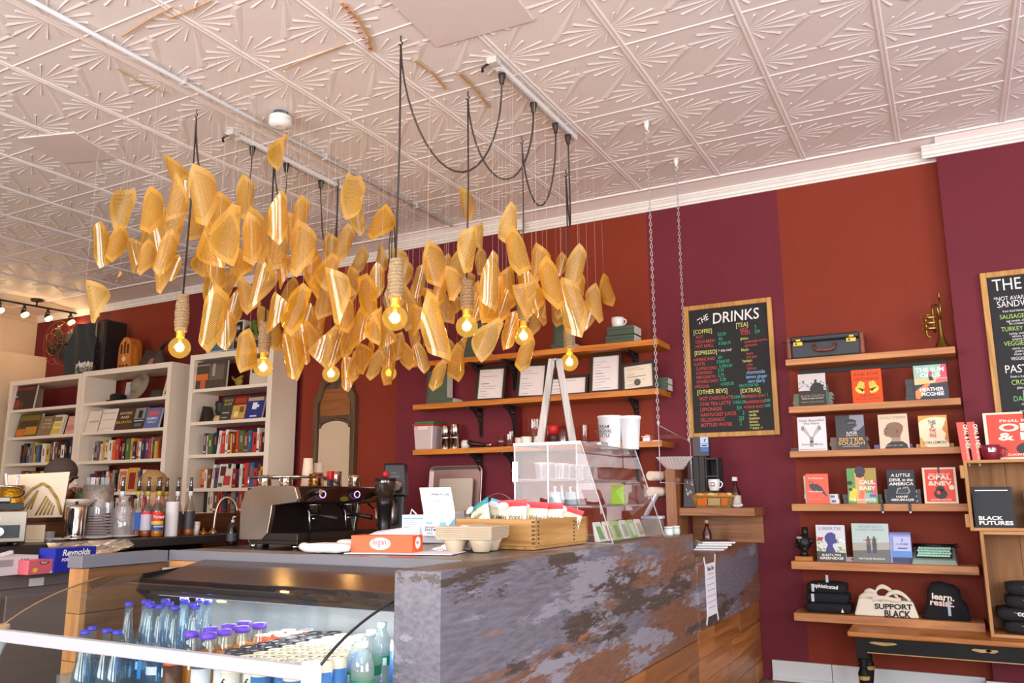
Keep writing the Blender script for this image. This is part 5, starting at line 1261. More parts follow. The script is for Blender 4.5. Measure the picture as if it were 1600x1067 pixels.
def art_bf(t, W, H):
    wr(t, 'BLACK', .10, .18, .13, W, H, WHTTXT, al='LEFT', fit=.60, bold=.03); wr(t, 'FUTURES', .10, .06, .13, W, H, WHTTXT, al='LEFT', fit=.84, bold=.03); poly(t, [(.08,.90),(.90,.90),(.90,.925),(.08,.925)], W, H, WHTTXT)
cover_book(1524, 757, 1580, 820, ZC1, '#26262c', 'tall black book with white lettering inside the upper crate', art_bf, Yf=5.60, th=.04, lean=.05)
gb = thing('folded_blanket', 'grey folded blanket with a purple pattern in the upper crate', 'blanket', (.50, 5.60, ZC1+.001))
fold_mesh(.30, .16, .10, 60, .03).build('lower_fold', mat('#7f8290', .9, bump=.2, bs=120), gb)
o = fold_mesh(.29, .16, .12, 61, .03).build('upper_fold', mat('#b9bcc8', .9, var=.08, vs=20, bump=.2, bs=120), gb); o.location.z = .10
MB().tube([(-.14,-.025,.20), (-.10,-.03,.18), (-.12,-.03,.165)], .005, 5).build('pattern_stitch', mat('#8a2f6a', .7), gb)
z = bz+.0205
for k in range(4):
    W = .36; t = thing('folded_shirt', 'black folded shirt with arched white lettering, %s in the lower crate' % ('lowest', 'second up', 'third up', 'topmost')[k], 'shirt', (.175+.185+(-.03 if k == 1 else .01*k), 5.56, z), 0, 'folded shirts in the lower crate')
    fold_mesh(W, .2, .069, 70+k, .03).build('cloth', CLOTH, t)
    MB().tube([(-.10+.02*q, -.031+.0008*q, .050-.006*q+.0005*q*q) for q in range(9)], .0015, 4).build('arc_line', mat('#cfc3a5', .7), t)
    text(('COFFEE', 'COFFEE', 'FEE B', 'OFFEE B')[k], .028, WHTTXT, T(-.085, -.0325, .034) @ RY(.12) @ WALLM, t, 'print', bold=.03, sx=.95)
    z += .0695
# on top of the upper crate
ZT = 1.4185
for n, px in enumerate((1510, 1526)):
    a = at(px, 718, Y=5.60)
    t = thing('book', 'red book standing spine-out on the upper crate, %s' % ('farther from the big red poster', 'nearer the big red poster')[n], 'book', (a.x, 5.56, ZT+.0005), 0, 'red books standing on the crate')
    t.rotation_euler = (0, -.055, 0)
    Hb = .225
    MB().box(-.021, 0, 0, -.0185, .15, Hb).box(.0185, 0, 0, .021, .15, Hb).box(-.0184, 0, 0, .0184, .003, Hb).build('cover', mat('#d8402c', .4), t); MB().box(-.0183, .0031, .003, .0183, .146, Hb-.004).build('page_block', PGS, t)
    text('OPAL & NEV', .030, mat('#f3e6cf', .7), T(.011, -.001, Hb*.93) @ WALLM @ RZ(-PI/2), t, 'lettering', sx=.85, bold=.02); text('DAWNIE WALTON', .015, mat('#f3e6cf', .7), T(.006, -.001, Hb*.42) @ WALLM @ RZ(-PI/2), t, 'lettering')
a = at(1543, 718, Y=5.66); Wp, Hp = .42, at(1543, 645, Y=5.66).z-ZT
t = thing('poster_board', 'large red poster board of a book cover leaning below the food menu', 'poster', (a.x+Wp/2, 5.64, ZT+.0005)); t.rotation_euler = (-.10, 0, 0)
MB().box(-Wp/2, 0, 0, Wp/2, .008, Hp).build('board', mat('#efe2c9', .6), t); poly(t, [(.04,.05),(.97,.05),(.97,.96),(.04,.96)], Wp, Hp, C('#e8432c'))
wr(t, 'The', .55, .88, .06, Wp, Hp, BLKTXT); wr(t, 'FINAL REVIVAL OF', .56, .79, .08, Wp, Hp, C('#f3e6cf'), fit=.72); wr(t, 'OPAL', .56, .60, .22, Wp, Hp, C('#f3e6cf'), fit=.76, bold=.03); wr(t, '& NEV', .56, .41, .22, Wp, Hp, C('#f3e6cf'), fit=.80, bold=.03); wr(t, 'DAWNIE WALTON', .56, .08, .07, Wp, Hp, C('#f3e6cf'), fit=.6)
ell(t, .52, .22, .16, .14, Wp, Hp, C('#2b2526'), .0009); poly(t, [(.49,.3),(.54,.3),(.54,1.0),(.49,1.0)], Wp, Hp, C('#2b2526'), .0008)
def mug(name, label, P, R, H, mt, band=None, handle=0.0, cat='mug', solid=False, group=None, rz=0):
    t = thing(name, label, cat, P, rz, group)
    MB().lathe([(R*.72, 0), (R*.80, H*.06), (R*.94, H*.35), (R, H*.7), (R, H), (R*.93, H), (R*.90, H*.6), (R*.7, H*.1), (.0005, H*.09)], 20).build('body', mt, t)
    c, s = math.cos(handle), math.sin(handle)
    P_ = [(R*.93, .80*H), (R*1.45, .82*H), (R*1.62, .55*H), (R*1.35, .28*H), (R*.86, .24*H)]
    MB().tube([(q.x*c, q.x*s, q.z) for q in bez([(a_, 0, b_) for a_, b_ in P_], 10)], R*.11, 7).build('handle', mt, t)
    return t
p = at(1550, 717, Y=5.57)
t = mug('mug', 'burgundy mug with a small white emblem on the upper crate', (p.x, 5.57, ZT+.0005), .055, .085, mat('#7a1a30', .2, coat=.5), handle=0)
MB().add([(x*.012, -.0545-.0012*(1-abs(x)), .055+z*.012) for x, z in ((-1.3,-1),(1.3,-1),(1.3,1),(-1.3,1))], [(0,1,2,3)]).build('emblem', WHTTXT, t)

# ================================================================== things on the middle wall shelves
GRN = mat('#46574a', .6, var=.08, vs=12, name='olive_green_card'); GPG = mat('#d9d4c6', .75)
def gbox(label, P, W, D, H, upright=False, group='green card boxes on the bracket shelves'):
    t = thing('archive_box', label, 'box', P, 0, group)
    MB().box(-W/2, 0, 0, W/2, D, H*.62).build('base', GRN, t, bevel=.002); MB().box(-W/2-.002, -.002, H*.625, W/2+.002, D+.002, H).build('lid', GRN, t, bevel=.002)
    MB().box(W/2+.0005, .01, H*.06, W/2+.003, D-.01, H*.94).build('end_label', GPG, t)
    return t
def flatbox(label, px, py, shelf, W, H, k=0, Yf=5.74, D=.17):
    p = at(px, py, Y=Yf)
    return gbox(label, (p.x, Yf, MS[shelf]+.0005+k), W, D, H)
flatbox('olive green box lying under the white mug, lower of two', 968, 527, 0, .225, .062); flatbox('olive green box directly under the white mug', 969, 515, 0, .215, .066, .0665)
p = at(966, 505, Y=5.80)
t = mug('mug', 'white cup on green boxes on the upper middle shelf', (p.x-.01, 5.82, MS[0]+.134), .050, .082, mat('#f1eeea', .25, coat=.4), handle=-.15)
def standbox(label, px0, px1, py, shelf, base):
    a = at(px0, py, Y=5.76); b = at(px1, py, Y=5.76); W = b.x-a.x; H = at(px0, py, Y=5.76).z-MS[shelf]-.045
    if base: flatbox(base, (px0+px1)/2+ (4 if shelf else 0), py, shelf, W*1.28, .044)
    t = thing('archive_box', label, 'box', ((a.x+b.x)/2, 5.76, MS[shelf]+.0455), 0, 'green card boxes on the bracket shelves')
    MB().box(-W/2, 0, 0, W/2, .10, H).build('base', GRN, t, bevel=.002); MB().box(-W/2+.005, -.0015, .005, -W/2+.02, -.0002, H-.005).build('spine_seam', mat('#33423a', .6), t); MB().box(W/2+.0003, .008, .01, W/2+.0025, .092, H-.01).build('end_label', GPG, t)
standbox('green box standing upright at the left of the centre shelf', 667, 698, 581, 1, 'green box lying flat under an upright box on the centre shelf')
standbox('green box standing upright on the upper shelf behind the second bulb', 722, 752, 508, 0, 'green box lying flat under the upright box behind the second bulb')
standbox('green box standing upright on the upper shelf beside the farthest bulb', 864, 890, 494, 0, 'green box lying flat below the upright box near the farthest bulb')
flatbox('small green box at the wall end of the centre shelf, lower of two', 1033, 607, 1, .10, .048, 0, 5.86, .12); flatbox('small green box at the wall end of the centre shelf, upper of two', 1033, 600, 1, .10, .048, .049, 5.86, .12)
# framed certificates leaning on the centre shelf
def frame(label, px0, py0, px1, py1, skew=0.0, seal=False, Yf=5.80, lean=.14, double=False):
    a = at(px0, py1, Y=Yf); b = at(px1, py0, Y=Yf); W = b.x-a.x; H = (b.z-MS[1])/math.cos(lean)
    t = thing('framed_certificate', label, 'picture frame', ((a.x+b.x)/2, Yf, MS[1]+.001), 0, 'framed certificates on the centre shelf'); t.rotation_euler = (-lean, skew, 0)
    FB = mat('#2a211f', .4); f = .022
    for q in ((-W/2,0,-W/2+f,H), (W/2-f,0,W/2,H), (-W/2+f,0,W/2-f,f), (-W/2+f,H-f,W/2-f,H)): MB().box(q[0], -.012, q[1], q[2], .006, q[3]).build('frame_rail', FB, t)
    MB().box(-W/2+f, .0, f, W/2-f, .005, H-f).build('backing', mat('#d8d3d2', .6), t)
    MB().box(-W/2+f+.008, -.0015, f+.006, W/2-f-.008, -.0003, H-f-.006).build('sheet', mat('#e9e3e6' if not seal else '#e3d8c6', .6), t); sh_ = t.children[-1]
    rr = random.Random(int(px0)); n = 11
    for k in range(n):
        z = H-f-.02-(H-2*f-.04)*k/(n-1)
        if rr.random() < .75: wl = rr.uniform(.25, .85)*(W-2*f-.04); MB().box(-W/2+f+.02, -.0022, z, -W/2+f+.02+wl, -.0016, z+(.005 if k in (5,) else .0022)).build('printed_line', mat('#6b6468', .7), sh_)
    if seal: MB().lathe([(.026, 0), (.026, .002)], 16, M=T(-.01, -.0018, f+.045) @ RX(PI/2)).build('seal', mat('#55504a', .5), sh_)
    return t
frame('portrait certificate in a black frame, nearest the upright green box on the centre shelf', 742, 570, 788, 624, .02)
frame('portrait certificate in a black frame under the third bulb', 806, 565, 852, 618, .03)
frame('small landscape certificate half hidden behind the grey easel', 853, 584, 918, 612, .0, Yf=5.83)
frame('tall white certificate in a black frame right of the grey easel', 921, 549, 969, 611, .0, Yf=5.79)
frame('cream certificate with a round seal at the end of the centre shelf', 972, 563, 1024, 607, -.06, True, Yf=5.78)
# lower shelf: container, tumblers, tools, glasses
p = at(666, 706, Y=5.76); Z3 = MS[2]+.0005
tb = thing('storage_tub', 'frosted square tub with red rim and green lid on the lower middle shelf', 'container', (p.x, 5.80, Z3))
FROST = clear('#e9dcdc', .05, .3, name='frosted_plastic', haze=.72, hcol='#e6d3d3')
MB().hexa([(-.085,-.085,0),(.085,-.085,0),(.085,.075,0),(-.085,.075,0),(-.098,-.095,.20),(.098,-.095,.20),(.098,.085,.20),(-.098,.085,.20)]).build('tub', FROST, tb, bevel=.01)
MB().box(-.106, -.10, .2005, .106, .088, .214).build('rim_lid', RED, tb, bevel=.004); MB().box(-.088, -.09, .2145, .10, .085, .235).build('lid', mat('#1f7a45', .5), tb, bevel=.006); MB().box(-.05, -.099, .165, .05, -.0955, .195).build('grip', mat('#e0cfcf', .5), tb)
def tumblers(label, px, H, R):
    p = at(px, 702, Y=5.77); t = thing('tumbler_stack', label, 'tumblers', (p.x, 5.77, Z3), 0, 'stacks of steel tumblers')
    MB().lathe([(R*1.0, 0), (R*1.02, .004), (R*.93, .085), (R*.99, .086), (R*.78, H*.985), (R*.74, H), (.0005, H)], 18).build('tumblers', mat('#c9c2bd', .18, 1.0, var=.06), t)
    MB().lathe([(R*1.0, .088), (R*1.02, .092), (R*.98, .098)], 18, cap=False).build('rim', CHROME, t)
tumblers('shorter stack of upturned steel tumblers beside the frosted tub', 696, .195, .042); tumblers('taller stack of upturned steel tumblers near the scoop', 711, .205, .044)
p = at(727, 702, Y=5.78); t = thing('steel_scoop', 'white-handled steel portafilter tool lying on the lower middle shelf', 'utensil', (p.x, 5.78, Z3))
MB().lathe([(.032, 0), (.036, .03), (.032, .06), (.02, .07)], 14).build('cup', mat('#d8d2ce', .3), t); MB().tube([(.03,0,.05), (.06,0,.04), (.19,-.01,.02)], [.022,.018,.011], 8).build('handle', BLACKG, t); MB().tube([(.19,-.01,.024), (.24,-.012,.022), (.25,-.012,.03)], [.010,.012,.014], 8).build('end_cap', CHROME, t)
TINTG = clear('#f2e6e4', .05, .03, name='drinking_glass')
def glass(label, px, R, H, Yf=5.77, k=0, shape=None, dz=0.0):
    p = at(px, 695, Y=Yf); t = thing('drinking_glass', label, 'glass', (p.x, Yf, Z3+dz), 0, 'glassware on the lower middle shelf')
    MB().lathe(shape or [(R*.9, 0), (R, .01), (R, H)], 16, cap=False).build('wall', TINTG, t)
    MB().lathe([(R*.88, .0005), (R*.88, .009)], 14).build('base', clear('#d8c6c4', .10, .05, name='glass_base'), t); return t
glass('low round glass on the lower shelf, nearest the scoop', 783, .042, .075, shape=[(.02,0),(.042,.03),(.044,.055),(.032,.08)])
glass('straight ribbed glass in the middle of the lower shelf', 796, .040, .10); glass('round-topped glass behind the ribbed glass', 799, .042, .13, 5.87)
g = glass('large clear jug standing behind the cups', 836, .072, .215, 5.86)
MB().tube([(.07,0,.19), (.11,0,.18), (.115,0,.10), (.07,0,.06)], .007, 6).build('handle', TINTG, g)
glass('tall bell jar just behind the grey easel', 880, .045, .165, 5.80, shape=[(.044,0),(.045,.01),(.045,.10),(.03,.14),(.008,.15),(.01,.17),(.0005,.175)])
glass('small tumbler with a chrome clip right of the easel', 914, .035, .15, 5.84); glass('short clear glass beyond the white tubs', 965, .035, .10, 5.80)
mug('mug', 'white espresso cup on the lower shelf beside the round-topped glass', (at(811, 695, Y=5.75).x, 5.77, Z3), .042, .068, mat('#e9ded2', .3, coat=.3), handle=2.6)
mug('mug', 'white patterned espresso cup on the lower shelf in front of the clear jug', (at(817, 695, Y=5.74).x+.03, 5.745, Z3), .045, .072, mat('#f1ece6', .3, coat=.3), handle=3.0)
mug('mug', 'white espresso cup on the lower shelf beside the easel leg', (at(842, 695, Y=5.74).x, 5.75, Z3), .042, .070, mat('#f1ece6', .3, coat=.3), handle=2.8)
p = at(865, 692, Y=5.84); t = thing('coffee_canister', 'red and black canister behind the easel on the lower shelf', 'canister', (p.x, 5.85, Z3))
MB().lathe([(.03, 0), (.034, .03), (.046, .055), (.046, .09)], 14).build('hopper', mat('#4a2a2c', .4), t); MB().lathe([(.048, .0905), (.048, .155), (.042, .16)], 14).build('cap', RED, t)
p = at(1010, 689, Y=5.76); t = thing('plastic_tub', 'small clear tub with pink sweets at the end of the lower middle shelf', 'container', (p.x, 5.78, Z3))
MB().box(-.028, -.025, 0, .028, .025, .035).build('tub', clear('#e6d0dc', .06, .1, haze=.35, hcol='#d48aa8', name='pink_plastic'), t, bevel=.003); MB().box(-.034, -.03, .0355, .034, .03, .040).build('rim', clear('#f0e6ea', .1, .1, name='clear_rim'), t); MB().ball((0,0,.045), .016, 8, 6, (1.3,1,.7)).build('sweets', mat('#e0884a', .5), t)
p = at(1026, 688, Y=5.76); t = thing('paper_slip', 'thin white slip lying at the end of the lower middle shelf', 'paper', (p.x, 5.76, Z3)); MB().box(-.03, -.02, 0, .03, .03, .006).build('slip', PAPER, t)
# round white sensor on the wall above the shelves
p = at(653, 508, Y=5.89); t = thing('wall_sensor', 'round white sensor on the wall left of the second bulb', 'sensor', (p.x, 5.899, p.z)); MB().lathe([(.045, 0), (.045, .018), (.036, .028), (.014, .03)], 20, M=RX(PI/2)).build('housing', mat('#e6e3e6', .4), t); MB().lathe([(.013, 0.0), (.012, .032)], 12, M=RX(PI/2)).build('lens', BLACK, t)
# mirror
MW = wood('#6a4f38', '#46321f', 2, 5, .45, .04, 'mirror_wood'); p0 = at(491, 690, Y=6.03); p1 = at(556, 690, Y=6.03); W = p1.x-p0.x; zt = at(522, 590, Y=6.03).z; zb = .95
mi = thing('wall_mirror', 'tall arched wooden mirror between the bookcase and the shelves', 'mirror', ((p0.x+p1.x)/2, 6.045, zb)); H = zt-zb
out = [(-W/2,0),(W/2,0),(W/2,H*.86),(W*.42,H*.90),(W*.36,H*.97),(W*.24,H),(-W*.24,H),(-W*.36,H*.97),(-W*.42,H*.90),(-W/2,H*.86)]
MB().prism(out, -.02, .012, 'xz').build('back_board', MW, mi)
def ring(poly_, y0, y1, wd, closed=True):
    mb = MB(); n = len(poly_); c = Vector((sum(q[0] for q in poly_)/n, sum(q[1] for q in poly_)/n)); V = []
    for x, z in poly_:
        dx, dz = c.x-x, c.y-z; V += [(x, y0, z), (x, y1, z), (x+math.copysign(min(wd, abs(dx)), dx), y1, z+math.copysign(min(wd, abs(dz)), dz)), (x+math.copysign(min(wd, abs(dx)), dx), y0, z+math.copysign(min(wd, abs(dz)), dz))]
    Fc = []
    for i in range(n):
        j = (i+1) % n
        for k in range(4): Fc.append((4*i+k, 4*i+(k+1) % 4, 4*j+(k+1) % 4, 4*j+k))
    return mb.add(V, Fc)
ring(out, -.02, -.042, .05).build('outer_moulding', MW, mi)
gl = [(-W*.37,.06),(W*.37,.06),(W*.37,H*.66)]+[(W*.37*math.cos(PI*k/10), H*.66+H*.055*math.sin(PI*k/10)) for k in range(1, 10)]+[(-W*.37,H*.66)]
MB().prism(gl, -.0265, -.0205, 'xz').build('glass', mat('#f2f0ea', .03, 1.0), mi)
MB().tube([(x, -.03, z) for x, z in gl[2:]], .016, 6).build('arch_moulding', MW, mi)
MB().prism([(-W*.36,H*.74),(W*.36,H*.74),(W*.36,H*.86),(W*.28,H*.92),(-W*.28,H*.92),(-W*.36,H*.86)], -.026, -.0205, 'xz').build('upper_panel', wood('#9a5f2e', '#7c4820', 0, 5, .4, .03, 'mirror_panel'), mi)

# ================================================================== wood shelf unit beside the menu, over the low counter
UW = wood('#aa6c3c', '#82502a', 0, 6, .4, .05, 'unit_wood', knots=False); UWz = wood('#aa6c3c', '#82502a', 2, 6, .4, .05, 'unit_wood_upright', knots=False)
LC = .8985
zs_ = at(1115, 793, Y=5.66).z
un = thing('corner_shelf_unit', 'dark oak shelf unit with an upright end panel below the drinks menu', 'shelf', (-1.5, 5.62, LC))
zS = zs_-LC
MB().box(-.20, .02, zS-.055, .315, .36, zS).build('shelf_board', UW, un, bevel=.003); MB().box(-.275, -.02, 0, -.201, .25, at(1050, 733, Y=5.60).z-LC).build('end_panel', UWz, un, bevel=.003)
MB().box(-.20, .355, 0, .30, .375, zS-.056).build('back_board', UW, un); MB().box(-.2, .30, zS+.001, -.12, .372, zS+.20).build('back_block', UWz, un)
ZS = zs_+.0005
# coffee filters standing on the end panel
p = at(1056, 733, Y=5.62); ft = thing('coffee_filter_stack', 'fluted white coffee filter stack on top of the oak end panel', 'coffee filters', (-1.735, 5.72, at(1050, 733, Y=5.60).z+.0005))
V = []; Fc = []; n = 72
for j, (r_, z) in enumerate(((.055, 0), (.085, .035), (.125, .085))):
    for i in range(n):
        g = 2*PI*i/n; rr_ = r_*(1+(.05*j/2+.02)*(1 if i % 2 else -1)); V.append((rr_*math.cos(g), rr_*math.sin(g), z+(.004 if (i % 2 and j == 2) else 0)))
for j in range(2):
    for i in range(n): Fc.append((j*n+i, j*n+(i+1) % n, (j+1)*n+(i+1) % n, (j+1)*n+i))
Fc.append(list(range(n))[::-1])
MB().add(V, Fc).build('filters', mat('#e3d8d4', .8), ft); MB().lathe([(.05, .002), (.08, .034), (.11, .07)], 24, cap=False).build('inner_filters', mat('#d8cbc6', .8), ft)
# paper cup sleeves lying on their side, ends to the room
for n, (px, py) in enumerate(((1030, 743), (1033, 768))):
    p = at(px, py, Y=5.50); t = thing('cup_sleeve', 'row of paper cups lying sideways beside the oak end panel, %s' % ('upper', 'lower')[n], 'paper cups', (-1.86, 5.52, p.z), 0, 'paper cups lying beside the oak panel')
    MB().lathe([(.030, 0), (.033, .004), (.034, .28)], 18, M=RZ(-.35) @ RX(-PI/2)).build('cups', mat('#e8d3c0', .7), t); MB().lathe([(.026, -.002), (.026, .0)], 18, M=RZ(-.35) @ RX(-PI/2)).build('cup_bottom', mat('#f0dfcf', .7), t)
    MB().box(.02, .03, -.036, .07, .24, -.034).build('cradle', IRON, t)
# dark slatted crate with a mug and a coffee box on top
DCR = mat('#2e2a2c', .6, var=.25, vs=12)
x0 = at(1077, 790, Y=5.72).x; dk = thing('slatted_organiser', 'black slatted cup organiser standing on the oak shelf', 'organiser', (x0, 5.72, ZS)); Hk = at(1085, 713, Y=5.72).z-ZS
for k in range(3): MB().box(.002+k*.041, -.01, 0, .040+k*.041, .0, Hk).build('slat', DCR, dk, bevel=.002)
MB().box(.0, .0005, 0, .012, .14, Hk).build('side', DCR, dk); MB().box(.124, .0005, 0, .134, .14, Hk).build('divider', DCR, dk); MB().box(.205, .0005, 0, .215, .14, Hk-.01).build('side', DCR, dk); MB().box(.013, .128, 0, .204, .138, Hk-.01).build('back', DCR, dk)
for zz in (.0, .10, .205, Hk-.025): MB().box(.1345, .0005, zz, .2045, .127, zz+.012).build('cubby_shelf', DCR, dk)
mug('mug', 'white mug with a square black emblem in the black organiser', (x0+.185, 5.705, ZS+.113), .040, .078, mat('#eae6e6', .25, coat=.4), handle=0.0)
mm = bpy.data.objects[-1] if False else None
t = COL.objects[-1].parent
MB().box(-.012, -.0415, .03, .014, -.0395, .056).build('emblem', mat('#2e3034', .5), t); MB().box(-.008, -.0425, .036, .010, -.0416, .050).build('emblem_mark', WHTTXT, t)
cbx = thing('coffee_carton', 'dark grey carton with a blue label on top of the black organiser', 'carton', (x0+.075, 5.735, ZS+Hk+.001), .12)
MB().box(-.03, -.03, 0, .08, .07, .135).build('carton', mat('#3c3844', .45), cbx, bevel=.002); MB().box(.024, -.0312, .03, .079, -.0303, .133).build('label_panel', mat('#b9cbe6', .5), cbx); MB().box(.024, -.0318, .03, .079, -.0313, .062).build('label_band', mat('#3c6fb5', .5), cbx); text('f', .035, BLKTXT, T(.047, -.032, .095) @ WALLM, cbx, 'lettering', bold=.02, shear=.3); text('COLOMBE', .011, BLKTXT, T(.027, -.032, .08) @ WALLM, cbx, 'lettering'); MB().box(.034, -.0322, .068, .070, -.0316, .076).build('label_mark', BLKTXT, cbx)
# dark bag with white scribble, basket of packets, oil bottle
t = thing('coffee_pouch', 'purple and black pouch with white scribbles behind the oak end panel', 'pouch', (-1.63, 5.70, ZS)); MB().hexa([(-.05,-.02,0),(.05,-.02,0),(.05,.03,0),(-.05,.03,0),(-.045,.0,.20),(.03,.0,.20),(.03,.012,.20),(-.045,.012,.20)]).build('pouch', mat('#2a1a24', .4), t, bevel=.005)
rr = random.Random(4)
for k in range(9): x, z = rr.uniform(-.03, .02), rr.uniform(.09, .19); MB().tube([(x, -.004-.012*(1-z/.2), z), (x+.006, -.004-.012*(1-z/.2), z-.012), (x+.004, -.005-.012*(1-z/.2), z-.02)], .0022, 4).build('scribble', WHTTXT, t)
xa, xb = at(1083, 780, Y=5.66).x, at(1147, 780, Y=5.66).x; W = xb-xa; bk = thing('snack_basket', 'woven basket of orange packets at the front of the oak shelf', 'basket', ((xa+xb)/2, 5.65, ZS), 0)
MB().hexa([(-W*.42,-.0,0),(W*.42,0,0),(W*.42,.14,0),(-W*.42,.14,0),(-W/2,-.02,.075),(W/2,-.02,.075),(W/2,.16,.075),(-W/2,.16,.075)]).build('basket_wall', mat('#8a6a35', .7, var=.4, vs=40, bump=.4, bs=120), bk)
MB().tube([(-W/2,-.02,.077), (W/2,-.02,.077), (W/2,.16,.077), (-W/2,.16,.077)], .006, 6, closed=True).build('rim', mat('#c08a3a', .6, var=.3, vs=60), bk)
for u0, u1, c in ((-.38,-.14,'#d8661c'), (-.12,.18,'#b59a6a'), (.20,.36,'#d06a20')): MB().hexa([(W*u0,-.018,.015),(W*u1,-.018,.015),(W*u1,-.002,.015),(W*u0,-.002,.015),(W*(u0+.03),-.026,.062),(W*(u1+.02),-.026,.062),(W*(u1+.02),-.01,.062),(W*(u0+.03),-.01,.062)]).build('packet', mat(c, .35), bk)
for k in range(6): MB().ball((-W*.36+k*W*.14, .04+.02*(k % 2), .085), .03, 8, 6, (1.2,.8,.5)).build('snack', mat(('#d8a24a', '#c9803a', '#e0c080')[k % 3], .6), bk)
t = thing('oil_bottle', 'clear bottle with a cork and pale label at the end of the oak shelf', 'bottle', (at(1150, 785, Y=5.72).x, 5.72, ZS)); MB().lathe([(.034,0),(.036,.01),(.036,.085),(.03,.11),(.014,.14),(.012,.175)], 16).build('glass', clear('#c9a08a', .06, .03, name='brown_glass'), t); MB().lathe([(.0365,.015),(.0365,.08)], 16, cap=False).build('label_wrap', mat('#c9bfae', .6), t); MB().box(-.016, -.016, .176, .016, .016, .205).build('stopper', mat('#d8d4cf', .4), t, bevel=.004)
t = thing('napkin_pile', 'small pile of crumpled white napkins at the basket end', 'napkins', (at(1152, 792, Y=5.62).x-.01, 5.655, ZS)); MB().ball((0,0,.012), .03, 9, 6, (1.1,.7,.4)).ball((.02,.01,.016), .02, 8, 6, (1,.8,.6)).build('napkins', mat('#d3d0d4', .8, bump=.5, bs=60), t)
# under-shelf bottle, glass bowl, papers, notice on the lower slab
t = thing('sauce_bottle', 'small dark bottle with a pale cap under the oak shelf', 'bottle', (at(1103, 845, Y=5.72).x, 5.76, LC)); MB().lathe([(.03,0),(.032,.01),(.032,.07),(.014,.11),(.012,.135)], 14).build('glass', mat('#4a1a16', .2, coat=.5), t); MB().lathe([(.013,.1355),(.013,.16)], 12).build('cap', mat('#c9b08a', .5), t)
t = thing('glass_bowl', 'blue-green glass bowl on the low counter end', 'bowl', (-1.42, 4.72, LC+.001)); MB().lathe([(.04,0),(.06,.01),(.085,.03),(.10,.065),(.095,.066),(.08,.033),(.055,.015),(.0005,.012)], 20).build('bowl', clear('#8fb3b8', .1, .05, haze=.35, hcol='#6a8a90', name='tinted_glass'), t); MB().lathe([(.05,.0155),(.066,.022),(.0005,.024)], 16).build('beads', mat('#8a7a4a', .5, var=.5, vs=80), t)
for k in range(4):
    t = thing('magazine', 'striped magazine fanned on the low counter, %s' % ('lowest', 'second', 'third', 'topmost')[k], 'magazine', (-1.37, 5.15+.05*k, LC+.001+.011*k), .15+.09*k, 'magazines fanned on the low counter'); MB().box(-.10, -.14, 0, .10, .14, .0095).build('pages', mat('#e8e4e2', .6), t); MB().box(-.1005, -.1405, .0096, .1005, .1405, .0106).build('cover', mat(('#3a6a8a', '#7a7478', '#c9c4c4', '#4a4448')[k], .4), t)
t = thing('paper_notice', 'white paper notice taped to the low counter slab', 'notice', (-1.249, 4.85, .62)); a = at(1101, 884, X=-1.249); b = at(1121, 963, X=-1.249)
y0, y1 = a.y, b.y; z1_, z0_ = at(1101, 882, X=-1.249).z, at(1103, 966, X=-1.249).z
t.location = (-1.2492, (y0+y1)/2, z0_); w2 = (y1-y0)/2; Hn = z1_-z0_
MB().box(.0, -w2, 0, .0012, w2, Hn).build('sheet', mat('#e9e6f0', .7), t); text('Please Order', .034, BLKTXT, T(.0018, -w2*.55, Hn*.86) @ FACEX, t, 'lettering', sx=.75, bold=.02)
for k in range(6): MB().box(.0013, -w2*.75, Hn*(.70-.11*k), .0017, w2*.75, Hn*(.70-.11*k)+.004).build('printed_line', mat('#a7a2ac', .7), t)
MB().box(.0013, -w2*.6, Hn*.79, .0017, w2*.6, Hn*.80).build('red_rule', mat('#c24a4a', .7), t)
for s, q, tl in ((-1, 1, .5), (1, 1, -.3), (-1, -1, -.6), (1, -1, .4)): MB().box(.0014, -.012, -.05, .0022, .012, .05, M=T(0, s*w2*.95, Hn*(.98 if q > 0 else .02)) @ RX(tl)).build('tape', mat('#f0eff2', .5), t)
# ================================================================== on the front counter
CT = 1.0205
# wooden crate with snack bags
pw = wood('#c99a5c', '#9c6a34', 1, 4, .6, .05, 'old_crate_wood')
cr = thing('snack_crate', 'old dovetailed wooden crate full of snack bags on the counter', 'crate', (-1.62, 3.15, CT)); W, D, H = .36, .52, .115
PWX = wood('#c99a5c', '#9c6a34', 0, 4, .6, .05, 'old_crate_wood_front')
MB().box(-W/2, -D/2, .012, W/2, -D/2+.016, H).build('front_board', PWX, cr, bevel=.002); MB().box(-W/2, D/2-.016, .012, W/2, D/2, H).build('back_board', PWX, cr, bevel=.002)
for s in (-1, 1): MB().box(s*W/2-(.016 if s > 0 else 0), -D/2+.0165, .012, s*W/2+(.016 if s < 0 else 0), D/2-.0165, H).build('side_board', pw, cr, bevel=.002)
MB().box(-W/2+.004, -D/2+.004, 0, W/2-.004, D/2-.004, .0115).build('base_board', pw, cr)
JO = mat('#5a4632', .8)
for k in range(6): MB().box(W/2-.0155, -D/2-.0006, .02+k*.016, W/2-.001, -D/2+.0, .028+k*.016).build('joint', JO, cr); MB().box(W/2, -D/2+.02, .02+k*.016, W/2+.0006, -D/2+.034, .028+k*.016).build('joint', JO, cr); MB().box(W/2, .10, .02+k*.015, W/2+.0006, .115, .027+k*.015).build('joint', JO, cr)
